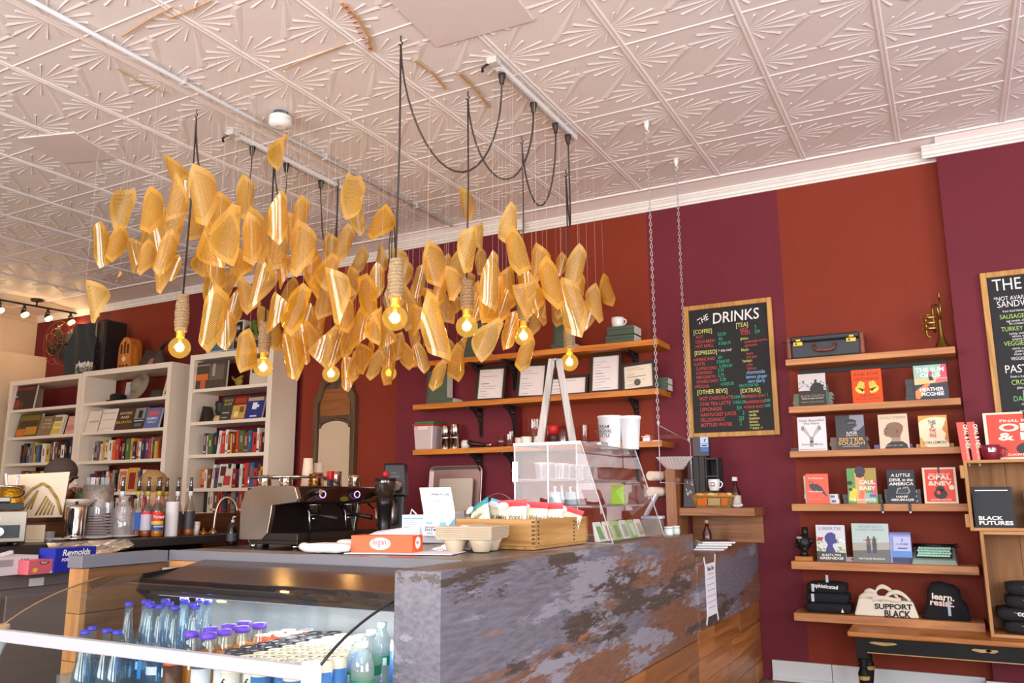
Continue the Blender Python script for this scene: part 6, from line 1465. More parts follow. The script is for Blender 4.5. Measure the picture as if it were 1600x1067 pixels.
def chip_bag(label, x, y, z, w_, h, rz, tilt, col, lean=0.0, group=None, words="Miss Vickie's"):
    t = thing('snack_bag', label, 'snack bag', (x, y, z), rz, group); t.rotation_euler = (tilt, lean, rz)
    V = []; Fc = []; nu, nv = 8, 10
    for sgn in (-1, 1):
        for j in range(nv+1):
            for i in range(nu+1):
                u, v = i/nu-.5, j/nv
                puff = max(0, (1-(2*u)**4))*math.sin(PI*min(max((v-.06)/.82, 0), 1))**.7*.028 if .06 < v < .88 else 0
                crk = .003*math.sin(19*u+7*v*sgn)+.002*math.sin(31*v)
                V.append((u*w_*(1-.06*math.sin(PI*v)), sgn*(puff+(crk if puff > .004 else 0)+.0008), v*h))
    n1 = (nu+1)*(nv+1)
    for s in (0, 1):
        for j in range(nv):
            for i in range(nu):
                q = [s*n1+j*(nu+1)+i, s*n1+j*(nu+1)+i+1, s*n1+(j+1)*(nu+1)+i+1, s*n1+(j+1)*(nu+1)+i]
                Fc.append(q if s == 0 else q[::-1])
    body = [f for f in Fc]
    lo = [f for f in Fc if max(V[i][2] for i in f) <= h*.80]; hi = [f for f in Fc if max(V[i][2] for i in f) > h*.80]
    MB().add(V, lo, True).build('bag', mat('#efe6c6', .3, coat=.4), t); MB().add(V, hi, True).build('header', mat(col, .28, coat=.4), t)
    MB().add([(.03*w_/.15*math.cos(g)-.03, -.027-.004, h*.82+.014*math.sin(g)) for g in [2*PI*k/14 for k in range(14)]], [list(range(14))]).build('oval_badge', mat('#dfe3ea', .5), t)
    text(words, .034*w_/.15, mat('#2c2a26', .6), T(-w_*.40, -.0335, h*.42) @ RX(-.02) @ WALLM, t, 'lettering', sx=.75, bold=.006, shear=.3)
    return t
zc_ = CT+.0145
for k, (x, y, rz, tl, ln) in enumerate(((-.06,-.10,.05,-.12,-.05), (-.01,-.03,.2,-.15,.04), (.05,.02,.0,-.10,-.04), (.06,.12,.35,-.2,.3))):
    chip_bag('cream snack bag with a red top in the crate, %s from the front' % ordinal(k), -1.62+.055+x, 3.15+y, zc_+.03, .135, .145-.008*k, rz, tl, '#e0424a', ln, 'red-topped bags in the crate')
for k, (x, y, rz, tl, ln) in enumerate(((-.135,-.12,-.3,-.25,-.45), (-.13,-.03,.1,-.2,.25), (-.10,.06,.3,-.3,.5))):
    chip_bag('cream snack bag with a turquoise top in the crate, %s from the front' % ordinal(k), -1.62+x, 3.15+y, zc_+.03, .125, .15-.006*k, rz, tl, '#1aa9b8', ln, 'turquoise-topped bags in the crate')
# stack of moulded pulp cup carriers
KR = mat('#c9b49a', .85, var=.08, vs=30, bump=.2, bs=140, name='moulded_pulp')
for k in range(7):
    z = CT+.0005+(.0 if k == 0 else .046+.0068*k)
    t = thing('cup_carrier', 'grey-brown pulp cup carrier, %s in the stack on the counter' % ('lowest' if k == 0 else ('topmost' if k == 6 else ordinal(k)+' up')), 'cup carrier', (-1.63, 2.74, z), .20, 'pulp cup carriers stacked on the counter')
    s_ = 1-.004*(k % 3)
    if k == 0:
        mb = MB()
        for sx in (-1, 1):
            for sy in (-1, 1): mb.lathe([(.026, .0), (.032, .004), (.040, .03), (.050, .046)], 12, c=(sx*.052, sy*.052, 0), cap=True)
        mb.lathe([(.02, .012), (.03, .046)], 8).build('cup_wells', KR, t); MB().box(-.107, -.107, .0461, .107, .107, .0525).build('tray', KR, t, bevel=.002)
    else:
        MB().box(-.11*s_, -.11*s_, 0, .11*s_, .11*s_, .0028).box(-.112*s_, -.112*s_, .0029, .112*s_, .112*s_, .0062).build('tray', KR, t, bevel=.0012)
        if k == 6: MB().prism([(-.10,.0063),(-.02,.0063),(.0,.013),(.03,.0063),(.10,.0063),(.10,.0068),(-.10,.0068)], -.10, .10, 'xz').build('top_rim', KR, t)
# orange wrap box with paper sheet
lg = thing('wrap_box', 'bright orange wrap dispenser box with white oval logo on the counter', 'box', (-1.885, 2.54, CT+.0035), .22)
ORG = mat('#f0561c', .45); Wb, Hb = .245, .060
MB().box(-Wb/2, -.045, 0, Wb/2, .055, Hb).build('box', ORG, lg, bevel=.001); MB().hexa([(-Wb/2+.04,.02,Hb+.0005),(Wb/2,.02,Hb+.0005),(Wb/2,.052,Hb+.0005),(-Wb/2+.04,.052,Hb+.0005),(-Wb/2+.06,.05,Hb+.012),(Wb/2-.01,.05,Hb+.035),(Wb/2-.01,.052,Hb+.035),(-Wb/2+.06,.052,Hb+.012)]).build('paper_sheet', mat('#c9c4cc', .6), lg)
def oval(t, cx, cz, rx, rz_, y, mt, nm, face='y', x=0):
    P = [(cx+rx*math.cos(g), cz+rz_*math.sin(g)) for g in [2*PI*k/20 for k in range(20)]]
    if face == 'y': MB().add([(a_, y, b_) for a_, b_ in P], [list(range(20))]).build(nm, mt, t)
    else: MB().add([(x, a_, b_) for a_, b_ in P], [list(range(20))]).build(nm, mt, t)
oval(lg, -.005, .031, .042, .022, -.0458, WHTTXT, 'logo_oval'); text('logan', .03, mat('#c22a4a', .6), T(-.034, -.0466, .028) @ WALLM, lg, 'lettering', sx=.85, bold=.005); text('W R A P', .010, mat('#c22a4a', .6), T(-.022, -.0466, .015) @ WALLM, lg, 'lettering', sx=1.1)
oval(lg, .005, .033, .026, .022, 0, WHTTXT, 'logo_oval', 'x', Wb/2+.0008); text('logan', .018, mat('#c22a4a', .6), T(Wb/2+.0014, -.014, .030) @ FACEX, lg, 'lettering', sx=.8)
t = thing('paper_pad', 'loose white wrap papers lying under the orange box', 'papers', (-1.80, 2.55, CT+.0003), .25); MB().box(-.21, -.085, 0, .20, .09, .0028).build('papers', mat('#e6e1ea', .6), t)
t = thing('plastic_bag', 'folded white plastic bag on the counter left of the orange box', 'bag', (-2.09, 2.43, CT+.0004), .12)
fold_mesh(.19, .085, .034, 88, .02).build('bag', mat('#e4e2e2', .35, bump=.3, bs=30), t); MB().ball((-.10,.02,.02), .022, 8, 6, (1.1,.9,.7)).ball((.05,.08,.036), .03, 8, 6, (1.6,.7,.35)).build('bag_knot', mat('#cfc6c0', .4), t)
for _c in list(t.children): pass
t = thing('foil_scrap', 'crumpled silver foil scrap beside the cup carriers', 'foil', (-1.775, 2.66, CT+.001), .3); MB().prism([(0,0),(.075,.004),(.07,.03),(.05,.018),(.02,.012)], -.02, .02, 'xz').ball((.055,0,.014), .018, 7, 5, (1.4,1,.7)).build('foil', mat('#b9b6b6', .25, .9, bump=.6, bs=40), t)
# mask carton with raised lid
p = at(688, 838, Y=3.2)
mk = thing('mask_carton', 'white and blue face mask carton with its lid standing up', 'carton', (-2.12, 3.22, CT), .25)
WB = mat('#e3e6ee', .5); BLU = mat('#4aa7dc', .5); BLD = mat('#7cc0e6', .5); Wm, Hm, Dm = .18, .105, .14
z0 = .03
MB().box(-Wm*.62, -.05, 0, Wm*.62, .10, z0-.001).build('lower_tray', mat('#b9bdc9', .5), mk)
MB().box(-Wm/2+.06, -Dm/2, z0, Wm/2+.03, Dm/2, z0+Hm).build('box', WB, mk, bevel=.001); MB().box(-Wm/2-.05, -Dm/2+.02, z0, -Wm/2+.0595, Dm/2-.02, z0+Hm-.012).build('side_box', WB, mk, bevel=.001)
MB().hexa([(-Wm/2+.06,-Dm/2,z0+Hm+.0005),(Wm/2+.03,-Dm/2,z0+Hm+.0005),(Wm/2+.03,-Dm/2+.003,z0+Hm+.0005),(-Wm/2+.06,-Dm/2+.003,z0+Hm+.0005),(-Wm/2+.03,-Dm/2+.025,z0+Hm+.11),(Wm/2+.0,-Dm/2+.025,z0+Hm+.11),(Wm/2+.0,-Dm/2+.028,z0+Hm+.11),(-Wm/2+.03,-Dm/2+.028,z0+Hm+.11)]).build('lid_flap', WB, mk)
MB().add([(Wm/2+.029,-Dm/2-.0008,z0+.01),(Wm/2+.029,-Dm/2-.0008,z0+Hm*.75),(Wm/2-.03,-Dm/2-.0008,z0+.01)], [(0,1,2)]).build('blue_corner', BLU, mk); MB().add([(Wm/2+.027,-Dm/2+.0035,z0+Hm+.012),(Wm/2+.003,-Dm/2+.0225,z0+Hm+.09),(Wm/2-.03,-Dm/2+.002,z0+Hm+.006)], [(0,1,2)]).build('blue_corner', BLU, mk)
MB().prism([(.012,.056),(.024,.062),(.036,.060),(.044,.062),(.044,.040),(.034,.030),(.022,.030),(.014,.038)], -Dm/2-.0010, -Dm/2-.0004, 'xz', M=T(.035,0,z0)).build('mask_picture', BLD, mk)
for s_, x, z, sz, mt in (('FACE MASK', -.022, z0+.022, .016, BLKTXT), ('DISPOSABLE', -.022, z0+.036, .009, BLKTXT), ('50 PCS', -.012, z0+.009, .009, BLKTXT), ('dent', -.018, z0+.052, .018, BLU)): text(s_, sz, mt, T(x, -Dm/2-.0011, z) @ WALLM, mk, 'lettering', bold=.01)
text('WHEN TO USE', .013, BLKTXT, T(.0, -Dm/2+.012, z0+Hm+.075) @ RX(-.22) @ WALLM, mk, 'lettering', bold=.01); text('dent', .014, BLU, T(.02, -Dm/2+.006, z0+Hm+.045) @ RX(-.22) @ WALLM, mk, 'lettering')
MB().box(-Wm/2-.045, -Dm/2+.0192, z0+Hm-.03, -Wm/2+.055, -Dm/2+.0196, z0+Hm-.025).build('blue_rule', BLU, mk)
for k in range(7): MB().box(-Wm/2-.042, -Dm/2+.0192, z0+.012+k*.009, -Wm/2-.042+.05+.008*(k % 3), -Dm/2+.0196, z0+.0145+k*.009).build('printed_line', mat('#a9aebb', .6), mk)
MB().tube([(-Wm/2-.02,-.02,z0+Hm-.011), (-.085-.02,-.02,z0+Hm+.012), (-Wm/2+.01,-.02,z0+Hm-.011)], .004, 5).build('hang_tab', WB, mk)

# ------------------------------------------------------------------ acrylic pastry case
ACR = clear('#f6f4f5', .03, .02, name='acrylic', ior=1.35); ACE = clear('#e6dfe3', .16, .08, haze=.38, hcol='#efe6ea', name='acrylic_edge')
YA, YB, XL = 3.385, 4.10, -1.79; XT, XB = -1.455, -1.315; ZA = CT+.0005; HA = .437
ac = thing('acrylic_case', 'clear acrylic pastry case with a slanted front on the counter', 'display case', (-1.55, 3.75, ZA))
def ach(mb, name, mt):
    o = mb.build(name, mt, ac); o.location = (1.55, -3.75, 0); return o
def quad(P, th=None): return MB().add(P, [(0,1,2,3)])
end = lambda y: [(XL, y, 0), (XB, y, 0), (XT, y, HA), (XL, y, HA)]
ach(quad(end(YA)), 'end_panel', ACR); ach(quad(end(YB)), 'end_panel', ACR)
ach(quad([(XT, YA, HA), (XT, YB, HA), (XL, YB, HA), (XL, YA, HA)]), 'top_panel', ACR); ach(quad([(XB, YA, 0), (XB, YB, 0), (XT, YB, HA), (XT, YA, HA)]), 'slanted_front', ACR); ach(quad([(XL, YA, 0), (XL, YB, 0), (XL, YB, HA), (XL, YA, HA)]), 'back_panel', ACR)
ed = lambda a, b, r_=.0035: MB().tube([a, b], r_, 4, smooth=False)
for y in (YA, YB):
    e = end(y)
    for a, b in ((0,1),(1,2),(2,3),(3,0)): ach(ed(e[a], e[b]), 'edge', ACE)
for a in (2, 3): ach(ed(end(YA)[a], end(YB)[a]), 'edge', ACE)
ach(MB().box(XL-.006, YA-.002, HA-.004, XT, YA+.07, HA+.008), 'top_flange', ACE); ach(ed((-1.62, YA, 0), (-1.62, YA, HA)), 'edge', ACE)
for z in (.155, .275):
    xr = XB-(XB-XT)*z/HA-.05
    ach(MB().box(XL+.004, YA+.01, z, xr, YB-.01, z+.005), 'shelf', ACR); ach(ed((XL, YA+.004, z), (xr, YA+.004, z), .005), 'shelf_rail', ACE); ach(ed((xr, YA+.01, z), (xr, YB-.01, z), .004), 'shelf_rail', ACE); ach(ed((XL, YB-.01, z), (xr, YB-.01, z), .004), 'shelf_rail', ACE)
ach(MB().box(XL-.01, YA-.004, .27, XL+.02, YA-.001, .36), 'handle_plate', ACE)
ach(MB().add([(XB+.001, YA+.02, .012), (XB+.001, YB-.02, .012), (XB-.028, YB-.02, .09), (XB-.028, YA+.02, .09)], [(0,1,2,3)], M=T(.004,0,0)), 'front_sticker_strip', clear('#f4f8f4', .02, .1, name='sticker_film', haze=.12, hcol='#ffffff'))
# snack packets standing inside the case along the front
PKG = [('#e6efe6', '#7fae6a'), ('#f0ece4', '#b9a98a'), ('#a6d64a', '#5a8a2a'), ('#efeee8', '#9ab08a'), ('#8fcf4e', '#e6efe0'), ('#f0ede6', '#c9b07a')]
for k in range(6):
    y = YA+.075+k*.105; c, c2 = PKG[k]
    t = thing('snack_packet', 'small %s packet standing in the acrylic case, %s from the near end' % (('white-green', 'cream', 'lime', 'ivory', 'light green', 'off-white')[k], ordinal(k)), 'packet', (-1.40, y, ZA+.003), 0, 'packets inside the acrylic case')
    MB().hexa([(-.012,-.045,0),(.012,-.045,0),(.012,.045,0),(-.012,.045,0),(-.024,-.042,.085),(-.018,-.042,.085),(-.018,.042,.085),(-.024,.042,.085)]).build('packet', mat(c, .4), t, bevel=.003)
    MB().hexa([(.0125,-.03,.012),(.0130,-.03,.012),(.0130,.02,.012),(.0125,.02,.012),(-.012,-.03,.066),(-.0112,-.03,.066),(-.0112,.02,.066),(-.012,.02,.066)]).build('label_panel', mat(c2, .5), t)
text('OATMEAL', .016, mat('#2c3a2a', .6), T(.0135, -.03, .016) @ FACEX, t, 'lettering')
for k, (y, c) in enumerate(((3.55, '#6f7f8f'), (3.66, '#b9c4c9'))):
    t = thing('tongs_cup', 'pale blue plastic scoop on the lower acrylic shelf, %s' % ('nearer the crate', 'farther from the crate')[k], 'scoop', (-1.66+.03*k, y, ZA+.1605)); MB().lathe([(.03,0),(.034,.005),(.026,.06),(.03,.062)], 12).build('cup', mat('#c9d3dc', .4), t); MB().tube([(.0,0,.06), (-.005,0,.085), (.03,0,.09), (.04,0,.01)], .006, 6).build('handle', mat('#e3e6ea', .4), t)
t = thing('lime_pouch', 'lime green pouch on the middle acrylic shelf', 'pouch', (-1.50, 3.95, ZA+.1605)); MB().hexa([(-.035,-.02,0),(.035,-.02,0),(.035,.02,0),(-.035,.02,0),(-.032,-.004,.10),(.032,-.004,.10),(.032,.004,.10),(-.032,.004,.10)]).build('pouch', mat('#a9d83a', .4), t, bevel=.003); MB().box(-.032, -.008, .085, .032, -.005, .092).build('seal', mat('#d8a08a', .5), t)
t = thing('sticker_sheet', 'white printed card inside the acrylic case', 'card', (-1.60, 3.40, ZA+.07)); MB().box(-.025, 0, -.065, .025, .002, .085).build('card', mat('#e6e4e8', .6), t)
for k in range(6): MB().box(-.018, -.0006, -.05+k*.02, .018, -.0001, -.046+k*.02).build('printed_line', mat('#4a4850', .6), t)
# tins behind the case on its top shelf
for k in range(5):
    t = thing('cup_stack', 'short stack of clear ribbed cups on the upper acrylic shelf, %s from the near end' % ordinal(k), 'cups', (-1.68+.02*(k % 2), YA+.09+k*.12, ZA+.281), 0, 'ribbed cups in the acrylic case'); MB().lathe([(.04,0),(.046,.07)], 14, cap=False).build('cups', clear('#e6e0e2', .06, .1, haze=.25, hcol='#d9cfd2', name='ribbed_plastic'), t); MB().lathe([(.0465,.069),(.049,.075)], 14, cap=False).build('rim', mat('#d9cfc9', .4), t)
# grey folding easel (A-frame) on the case
ez = ZA+HA+.0085
es = thing('table_easel', 'grey weathered A-frame easel standing on the acrylic case', 'easel', (-1.655, 3.56, ez), .43); EZ = wood('#b5aaa2', '#8a7f77', 2, 6, .6, .04, 'grey_weathered_wood', knots=False)
He = .40; sp = .078
for s in (-1, 1):
    for y in (-.07, .07): MB().hexa([(s*sp-.017,y-.016,0),(s*sp+.017,y-.016,0),(s*sp+.017,y+.016,0),(s*sp-.017,y+.016,0),(s*.016-.015,y-.016,He),(s*.016+.015,y-.016,He),(s*.016+.015,y+.016,He),(s*.016-.015,y+.016,He)]).build('leg', EZ, es)
    MB().hexa([(s*sp*.92-.004,-.058,He*.08),(s*sp*.92+.004,-.058,He*.08),(s*sp*.92+.004,.058,He*.08),(s*sp*.92-.004,.058,He*.08),(s*sp*.12-.004,-.058,He*.93),(s*sp*.12+.004,-.058,He*.93),(s*sp*.12+.004,.058,He*.93),(s*sp*.12-.004,.058,He*.93)]).build('panel', wood('#7a5a38', '#55391f', 2, 5, .5, .05, 'easel_panel'), es)
MB().tube([(0,-.11,He-.006), (0,.11,He-.006)], .006, 8).build('hinge', mat('#6a6a72', .35, .8), es)
# white tubs on the case
def tub(label, x, y, R, H, words):
    t = thing('paper_tub', label, 'paper tub', (x, y, ZA+HA+.001), 0); MB().lathe([(R*.78,0),(R*.80,.004),(R*.985,H*.93),(R*1.03,H*.95),(R*1.03,H),(R*.97,H),(.0005,H*.96)], 22).build('tub', mat('#f0eef0', .5), t)
    if words:
        for k, s_ in enumerate(words): text(s_, .026, mat('#55505a', .6), T(-.03+R*.25, -R*.93, H*(.62-.13*k)) @ WALLM, t, 'lettering', 'CENTER', .8, .01)
    return t
tub('wide white paper tub with grey print standing on the acrylic case', -1.56, 4.02, .064, .175, ['CREAM', 'ORIGINAL', 'KETTLE'])
tub('narrow plain white paper tub at the far end of the acrylic case', -1.497, 4.06, .0, .0, None) if False else None
t = thing('paper_cup_stack', 'tall plain white paper cups at the far end of the acrylic case top', 'paper cups', (-1.50, 4.13, ZA+HA+.001)); MB().lathe([(.042,0),(.043,.004),(.054,.155),(.058,.157),(.058,.172),(.052,.172),(.0005,.165)], 20).build('cups', mat('#efeef0', .5), t); t.location.x = -1.462; t.location.y = 4.055
t = thing('pastry_lid', 'clear crinkled deli lid lying on the slanted end of the acrylic case', 'lid', (-1.51, 3.70, ZA+HA+.001)); MB().box(-.045, -.05, 0, .045, .05, .02).build('lid', clear('#e6e0e4', .14, .1, haze=.2, hcol='#ffffff', name='crinkled_film'), t, bevel=.006)
# tablet stand, small jars and paper at the counter end
t = thing('tablet_stand', 'pale grey tilted payment stand near the end of the counter', 'stand', (-1.40, 4.20, CT)); t.rotation_euler = (0, 0, .2)
MB().prism([(-.05,.10),(-.035,.10),(.03,.215),(.015,.215)], -.055, .055, 'xz').build('screen', mat('#cfd3df', .4), t, bevel=.003); MB().box(-.06, -.06, .085, .05, .06, .099).build('base_plate', mat('#c3c7d3', .4), t, bevel=.002); MB().box(-.05, -.05, 0, .045, .05, .084).build('clear_box', clear('#dfe9df', .08, .1, haze=.15, hcol='#cfe0c0', name='clear_box'), t)
for k in range(2):
    t = thing('lip_balm_jar', 'small glass jar with pale contents at the counter end, %s' % ('nearer the case', 'at the very end')[k], 'jar', (-1.33, 4.22+.12*k, CT)); MB().lathe([(.022,0),(.024,.004),(.024,.03),(.02,.035)], 14).build('jar', mat(('#dfe6df', '#cfe0d6')[k], .3), t); MB().lathe([(.0235,.0355),(.0235,.045)], 14).build('lid', mat('#e6e3e0', .35), t)
# ------------------------------------------------------------------ behind: sheet pan, dish rack, back worktop by the wall
RZT = .90
rw = thing('rear_worktop', 'dark rear worktop with a wooden edge under the middle shelves', 'counter', (-3.0, 5.4, 0)); MB().box(-.49, -.45, RZT-.04, .98, .47, RZT).box(-1.0, .04, RZT-.04, -.4905, .47, RZT).build('top', mat('#3a3230', .4, var=.1), rw); MB().box(-.49, -.465, RZT-.05, .98, -.4505, RZT).build('edge', wood('#b5783c', '#8c5524', 0, 5, .5, .04, 'edge_wood'), rw); MB().box(-.47, -.40, 0, .95, .42, RZT-.041).build('cabinet', mat('#2c2423', .6), rw)
p0, p1 = at(667, 800, Y=5.80), at(749, 800, Y=5.80); W = p1.x-p0.x; Ht = at(705, 728, Y=5.80).z-RZT
pn = thing('sheet_pan', 'large aluminium sheet pan leaning on the wall under the lower shelf', 'sheet pan', ((p0.x+p1.x)/2, 5.79, RZT+.001)); pn.rotation_euler = (-.10, 0, 0); ALU = mat('#b59a98', .42, .75, var=.08)
def rrect(w_, h, r_, z0=0, n=5):
    P = []
    for cx, cz, a0 in ((w_/2-r_, z0+r_, -PI/2), (w_/2-r_, z0+h-r_, 0), (-w_/2+r_, z0+h-r_, PI/2), (-w_/2+r_, z0+r_, PI)):
        for k in range(n+1): P.append((cx+r_*math.cos(a0+PI/2*k/n), cz+r_*math.sin(a0+PI/2*k/n)))
    return P
MB().prism(rrect(W-.05, Ht-.05, .02, .025), .02, .023, 'xz').build('bottom', ALU, pn); o_ = rrect(W, Ht, .045); i_ = rrect(W-.05, Ht-.05, .02, .025); n = len(o_)
V = [(x, 0, z) for x, z in o_]+[(x, .02, z) for x, z in i_]; MB().add(V, [(i, (i+1) % n, n+(i+1) % n, n+i) for i in range(n)], True).build('wall', ALU, pn); MB().tube([(x, -.002, z) for x, z in o_], .007, 6, closed=True).build('rolled_rim', mat('#c9b3b0', .35, .8), pn)
cbd = thing('cutting_board', 'pale cutting board leaning in the sheet pan', 'cutting board', ((p0.x+p1.x)/2+.03, 5.755, RZT+.02)); cbd.rotation_euler = (-.10, 0, 0); MB().prism(rrect(.32, at(705, 747, Y=5.78).z-RZT-.02, .015), 0, .012, 'xz').build('board', mat('#c9bdae', .55), cbd)
# wire dish rack with bowls and cups
rk = thing('dish_rack', 'wire dish rack with arched ends on the rear worktop', 'dish rack', (-3.17, 5.60, RZT+.001)); WI = mat('#c9b0ac', .3, .8)
mb = MB()
for z in (.02, .10): mb.tube([(-.30,-.15,z), (.30,-.15,z), (.30,.15,z), (-.30,.15,z)], .004, 5, closed=True)
for k in range(13): mb.tube([(-.30+.05*k,-.15,.10), (-.30+.05*k,-.12,.02), (-.30+.05*k,.12,.02), (-.30+.05*k,.15,.10)], .0025, 4)
mb.build('basket', WI, rk)
MB().tube(bez([(-.12,.0,.10), (-.10,0,.42), (.20,0,.44), (.28,0,.10)], 14), .004, 5).build('arch', WI, rk); MB().tube(bez([(-.28,.1,.10), (-.20,.1,.30), (-.14,.1,.32), (-.10,.1,.10)], 12), .0035, 5).build('arch', WI, rk)
MB().box(-.31, -.16, 0, .31, .16, .012).build('drip_tray', mat('#2a2426', .5), rk)
def bowl(label, P, R, rot, mt, group='bowls drying in the rack'):
    t = thing('bowl', label, 'bowl', P, 0, group, rot=rot); MB().lathe([(R*.42,0),(R*.46,.008),(R*.8,R*.32),(R,R*.62),(R*.96,R*.62),(R*.75,R*.33),(R*.4,.014),(.0005,.013)], 22).build('bowl', mt, t); MB().lathe([(R*.97,R*.615),(R*1.015,R*.63),(R*.97,R*.64)], 22, cap=False).build('rim', mat('#d8cdbc', .4), t)
DISH = mat('#b9aa98', .35, coat=.3)
bowl('tan bowl standing on edge in the dish rack, nearest the sheet pan', (-3.25, 5.62, RZT+.14), .085, (1.25, 0, .15), DISH); bowl('tan bowl standing on edge at the acrylic case end of the dish rack', (-2.97, 5.58, RZT+.15), .10, (1.15, .35, -.35), DISH)
mug('mug', 'upturned white mug in the dish rack between the bowls', (-3.11, 5.54, RZT+.115), .045, .085, mat('#e3d8dc', .3, coat=.3), handle=PI)
t = thing('wire_sieve', 'round wire sieve hanging over the dish rack edge', 'sieve', (-3.38, 5.60, RZT+.17), rot=(1.3, 0, .1)); MB().lathe([(.001,-.045),(.04,-.035),(.06,0)], 16, cap=False).build('mesh', clear('#c9b6b4', .1, .2, haze=.3, hcol='#b09a98', name='wire_mesh'), t); MB().tube([(.06*math.cos(g), .06*math.sin(g), 0) for g in [2*PI*k/16 for k in range(16)]], .004, 5, closed=True).build('rim', WI, t); MB().tube([(.06,0,0), (.16,0,.01)], .004, 5).build('handle', WI, t)
t = thing('key_ring', 'small bunch of white keys hanging by the acrylic case', 'keys', (at(801, 735, Y=5.85).x, 5.86, at(801, 745, Y=5.85).z)); MB().tube([(.0,0,.07), (-.012,0,.05), (.004,0,.02), (.0,0,.0)], .003, 5).build('loop', mat('#d8d0cc', .4), t); MB().lathe([(.010,-.02),(.010,0)], 8).build('fob', mat('#e6dcd2', .4), t); MB().tube([(.0,.0,-.02), (.001,.0,-.055)], .0035, 5).build('key', mat('#d8cfc4', .4), t); MB().tube([(0,0,.068), (0,.035,.072)], .002, 4).build('nail', IRON, t)
# ================================================================== books in the three bookcases
COLN = {'#7c1f1c':'dark red','#c8302a':'red','#1f2a4a':'navy','#2d5f8a':'blue','#e8e2d6':'white','#d9cdb4':'cream','#1c1a1c':'black','#c98a2a':'ochre','#d86a2a':'orange','#4a6a3a':'green','#5a3a6a':'purple','#8a8078':'grey','#c9a53a':'yellow','#6a3a26':'brown','#2f5f60':'teal','#c9a08a':'pink'}
CK = ['#1c1a1c', '#1c1a1c', '#e8e2d6', '#e8e2d6', '#7c1f1c', '#c8302a', '#1f2a4a', '#2d5f8a', '#d9cdb4', '#6a3a26', '#8a8078', '#d86a2a', '#4a6a3a', '#c9a53a', '#5a3a6a']
CASEN = ('end-wall', 'middle', 'mirror-side')
SHN = ('top', 'second', 'third', 'fourth', 'fifth', 'sixth')
def row_books(ci, si, x0, x1, seed, lean_at=(), hmin=.175, hmax=.235, cols=None, sh=None):
    rr = random.Random(seed); case = BC[ci]; z = case[2][si]+.0008; x = x0; n = 0; prev = None
    while x < x1-.02:
        w_ = rr.choice((.026, .034, .042, .05, .064)); 
        if x+w_ > x1: break
        h = rr.uniform(hmin, hmax); d = rr.uniform(.12, .16)
        c = cols[n % len(cols)] if cols else rr.choice(CK)
        if c == prev and not cols: c = rr.choice(CK)
        prev = c
        t = thing('book', '%s book, %s from the left on the %s shelf of the %s bookcase' % (COLN[c], ordinal(n), sh or SHN[si], CASEN[ci]), 'book', (x+w_/2, FY+.045+rr.uniform(0, .02), z), 0, 'books standing in the bookcases')
        if n in lean_at: t.rotation_euler = (0, .12, 0); x += .022
        face = rr.random() < .12
        MB().box(-w_/2, 0, 0, -w_/2+.002, d, h).box(w_/2-.002, 0, 0, w_/2, d, h).box(-w_/2+.0021, -.001, 0, w_/2-.0021, .002, h).build('cover', mat(c, .42, var=.05), t)
        MB().box(-w_/2+.0022, .0021, .003, w_/2-.0022, d-.004, h-.005).build('page_block', PGS, t)
        c2 = rr.choice(('#c9b48a', '#a89a84', '#1c1a1c', '#b5642a')) if c not in ('#e8e2d6', '#d9cdb4') else '#7c3a2c'
        MB().box(-w_*.16, -.0016, h*rr.uniform(.35, .5), w_*.16, -.0011, h*rr.uniform(.7, .88)).build('spine_title', mat(c2, .6), t)
        if rr.random() < .5: MB().box(-w_*.45, -.0016, h*.08, w_*.45, -.0011, h*.16).build('spine_band', mat(rr.choice(CK), .6), t)
        x += w_+.0015; n += 1
def X_(px): return at(px, 680, Y=FY+.05).x
# standing rows (bookcase, shelf index into BC zs)
row_books(0, 2, X_(35), X_(115), 1, (2,)); row_books(1, 2, X_(146), X_(256), 2); row_books(2, 2, X_(318), X_(418), 3, (4,))
row_books(1, 3, X_(146), X_(252), 4, (3,)); row_books(2, 3, X_(316), X_(415), 5, (3, 9)); row_books(0, 3, X_(40), X_(112), 6)
row_books(2, 4, X_(325), X_(412), 7); row_books(1, 4, X_(150), X_(250), 8)
def face_book(ci, si, px0, px1, py0, col, label, art, th=.03, lean=.2, py1=None):
    z = BC[ci][2][si]; Yf = FY+.06
    a = at(px0, py0, Y=Yf); b = at(px1, py0, Y=Yf); W = b.x-a.x; H = (at((px0+px1)/2, py0, Y=Yf).z-z)/math.cos(lean)
    t = thing('book', label, 'book', ((a.x+b.x)/2, Yf-.03, z+.001), 0); t.rotation_euler = (-lean, 0, 0)
    MB().box(-W/2, 0, 0, W/2, .003, H).box(-W/2, th-.003, 0, W/2, th, H).box(-W/2, .0031, 0, -W/2+.003, th-.0031, H).build('cover', mat(col, .42), t); cv = t.children[0]; MB().box(-W/2+.0031, .0031, .003, W/2-.004, th-.0031, H-.004).build('page_block', PGS, t)
    if art: art(cv, W, H)
    return t
tw = lambda lines: (lambda t, W, H: [wr(t, s_, .5, v, sz, W, H, C(c), fit=f, bold=.015) for s_, v, sz, c, f in lines])
def blocks(bl, lines=()):
    def f(t, W, H):
        for k, (u0, v0, u1, v1, c) in enumerate(bl): poly(t, [(u0,v0),(u1,v0),(u1,v1),(u0,v1)], W, H, C(c), .0006+.0002*k)
        for s_, v, sz, c, ft in lines: wr(t, s_, .5, v, sz, W, H, C(c), fit=ft, bold=.015, d=.0022)
    return f
face_book(0, 0, 18, 58, 603, '#2a1614', 'large dark picture book with red figures on the top shelf by the end wall', blocks([(.05,.80,.95,.95,'#7a2a20'),(.15,.06,.45,.4,'#8a2f28'),(.45,.10,.62,.30,'#6a2420'),(.05,.52,.35,.6,'#b9a08a')]), lean=.12)
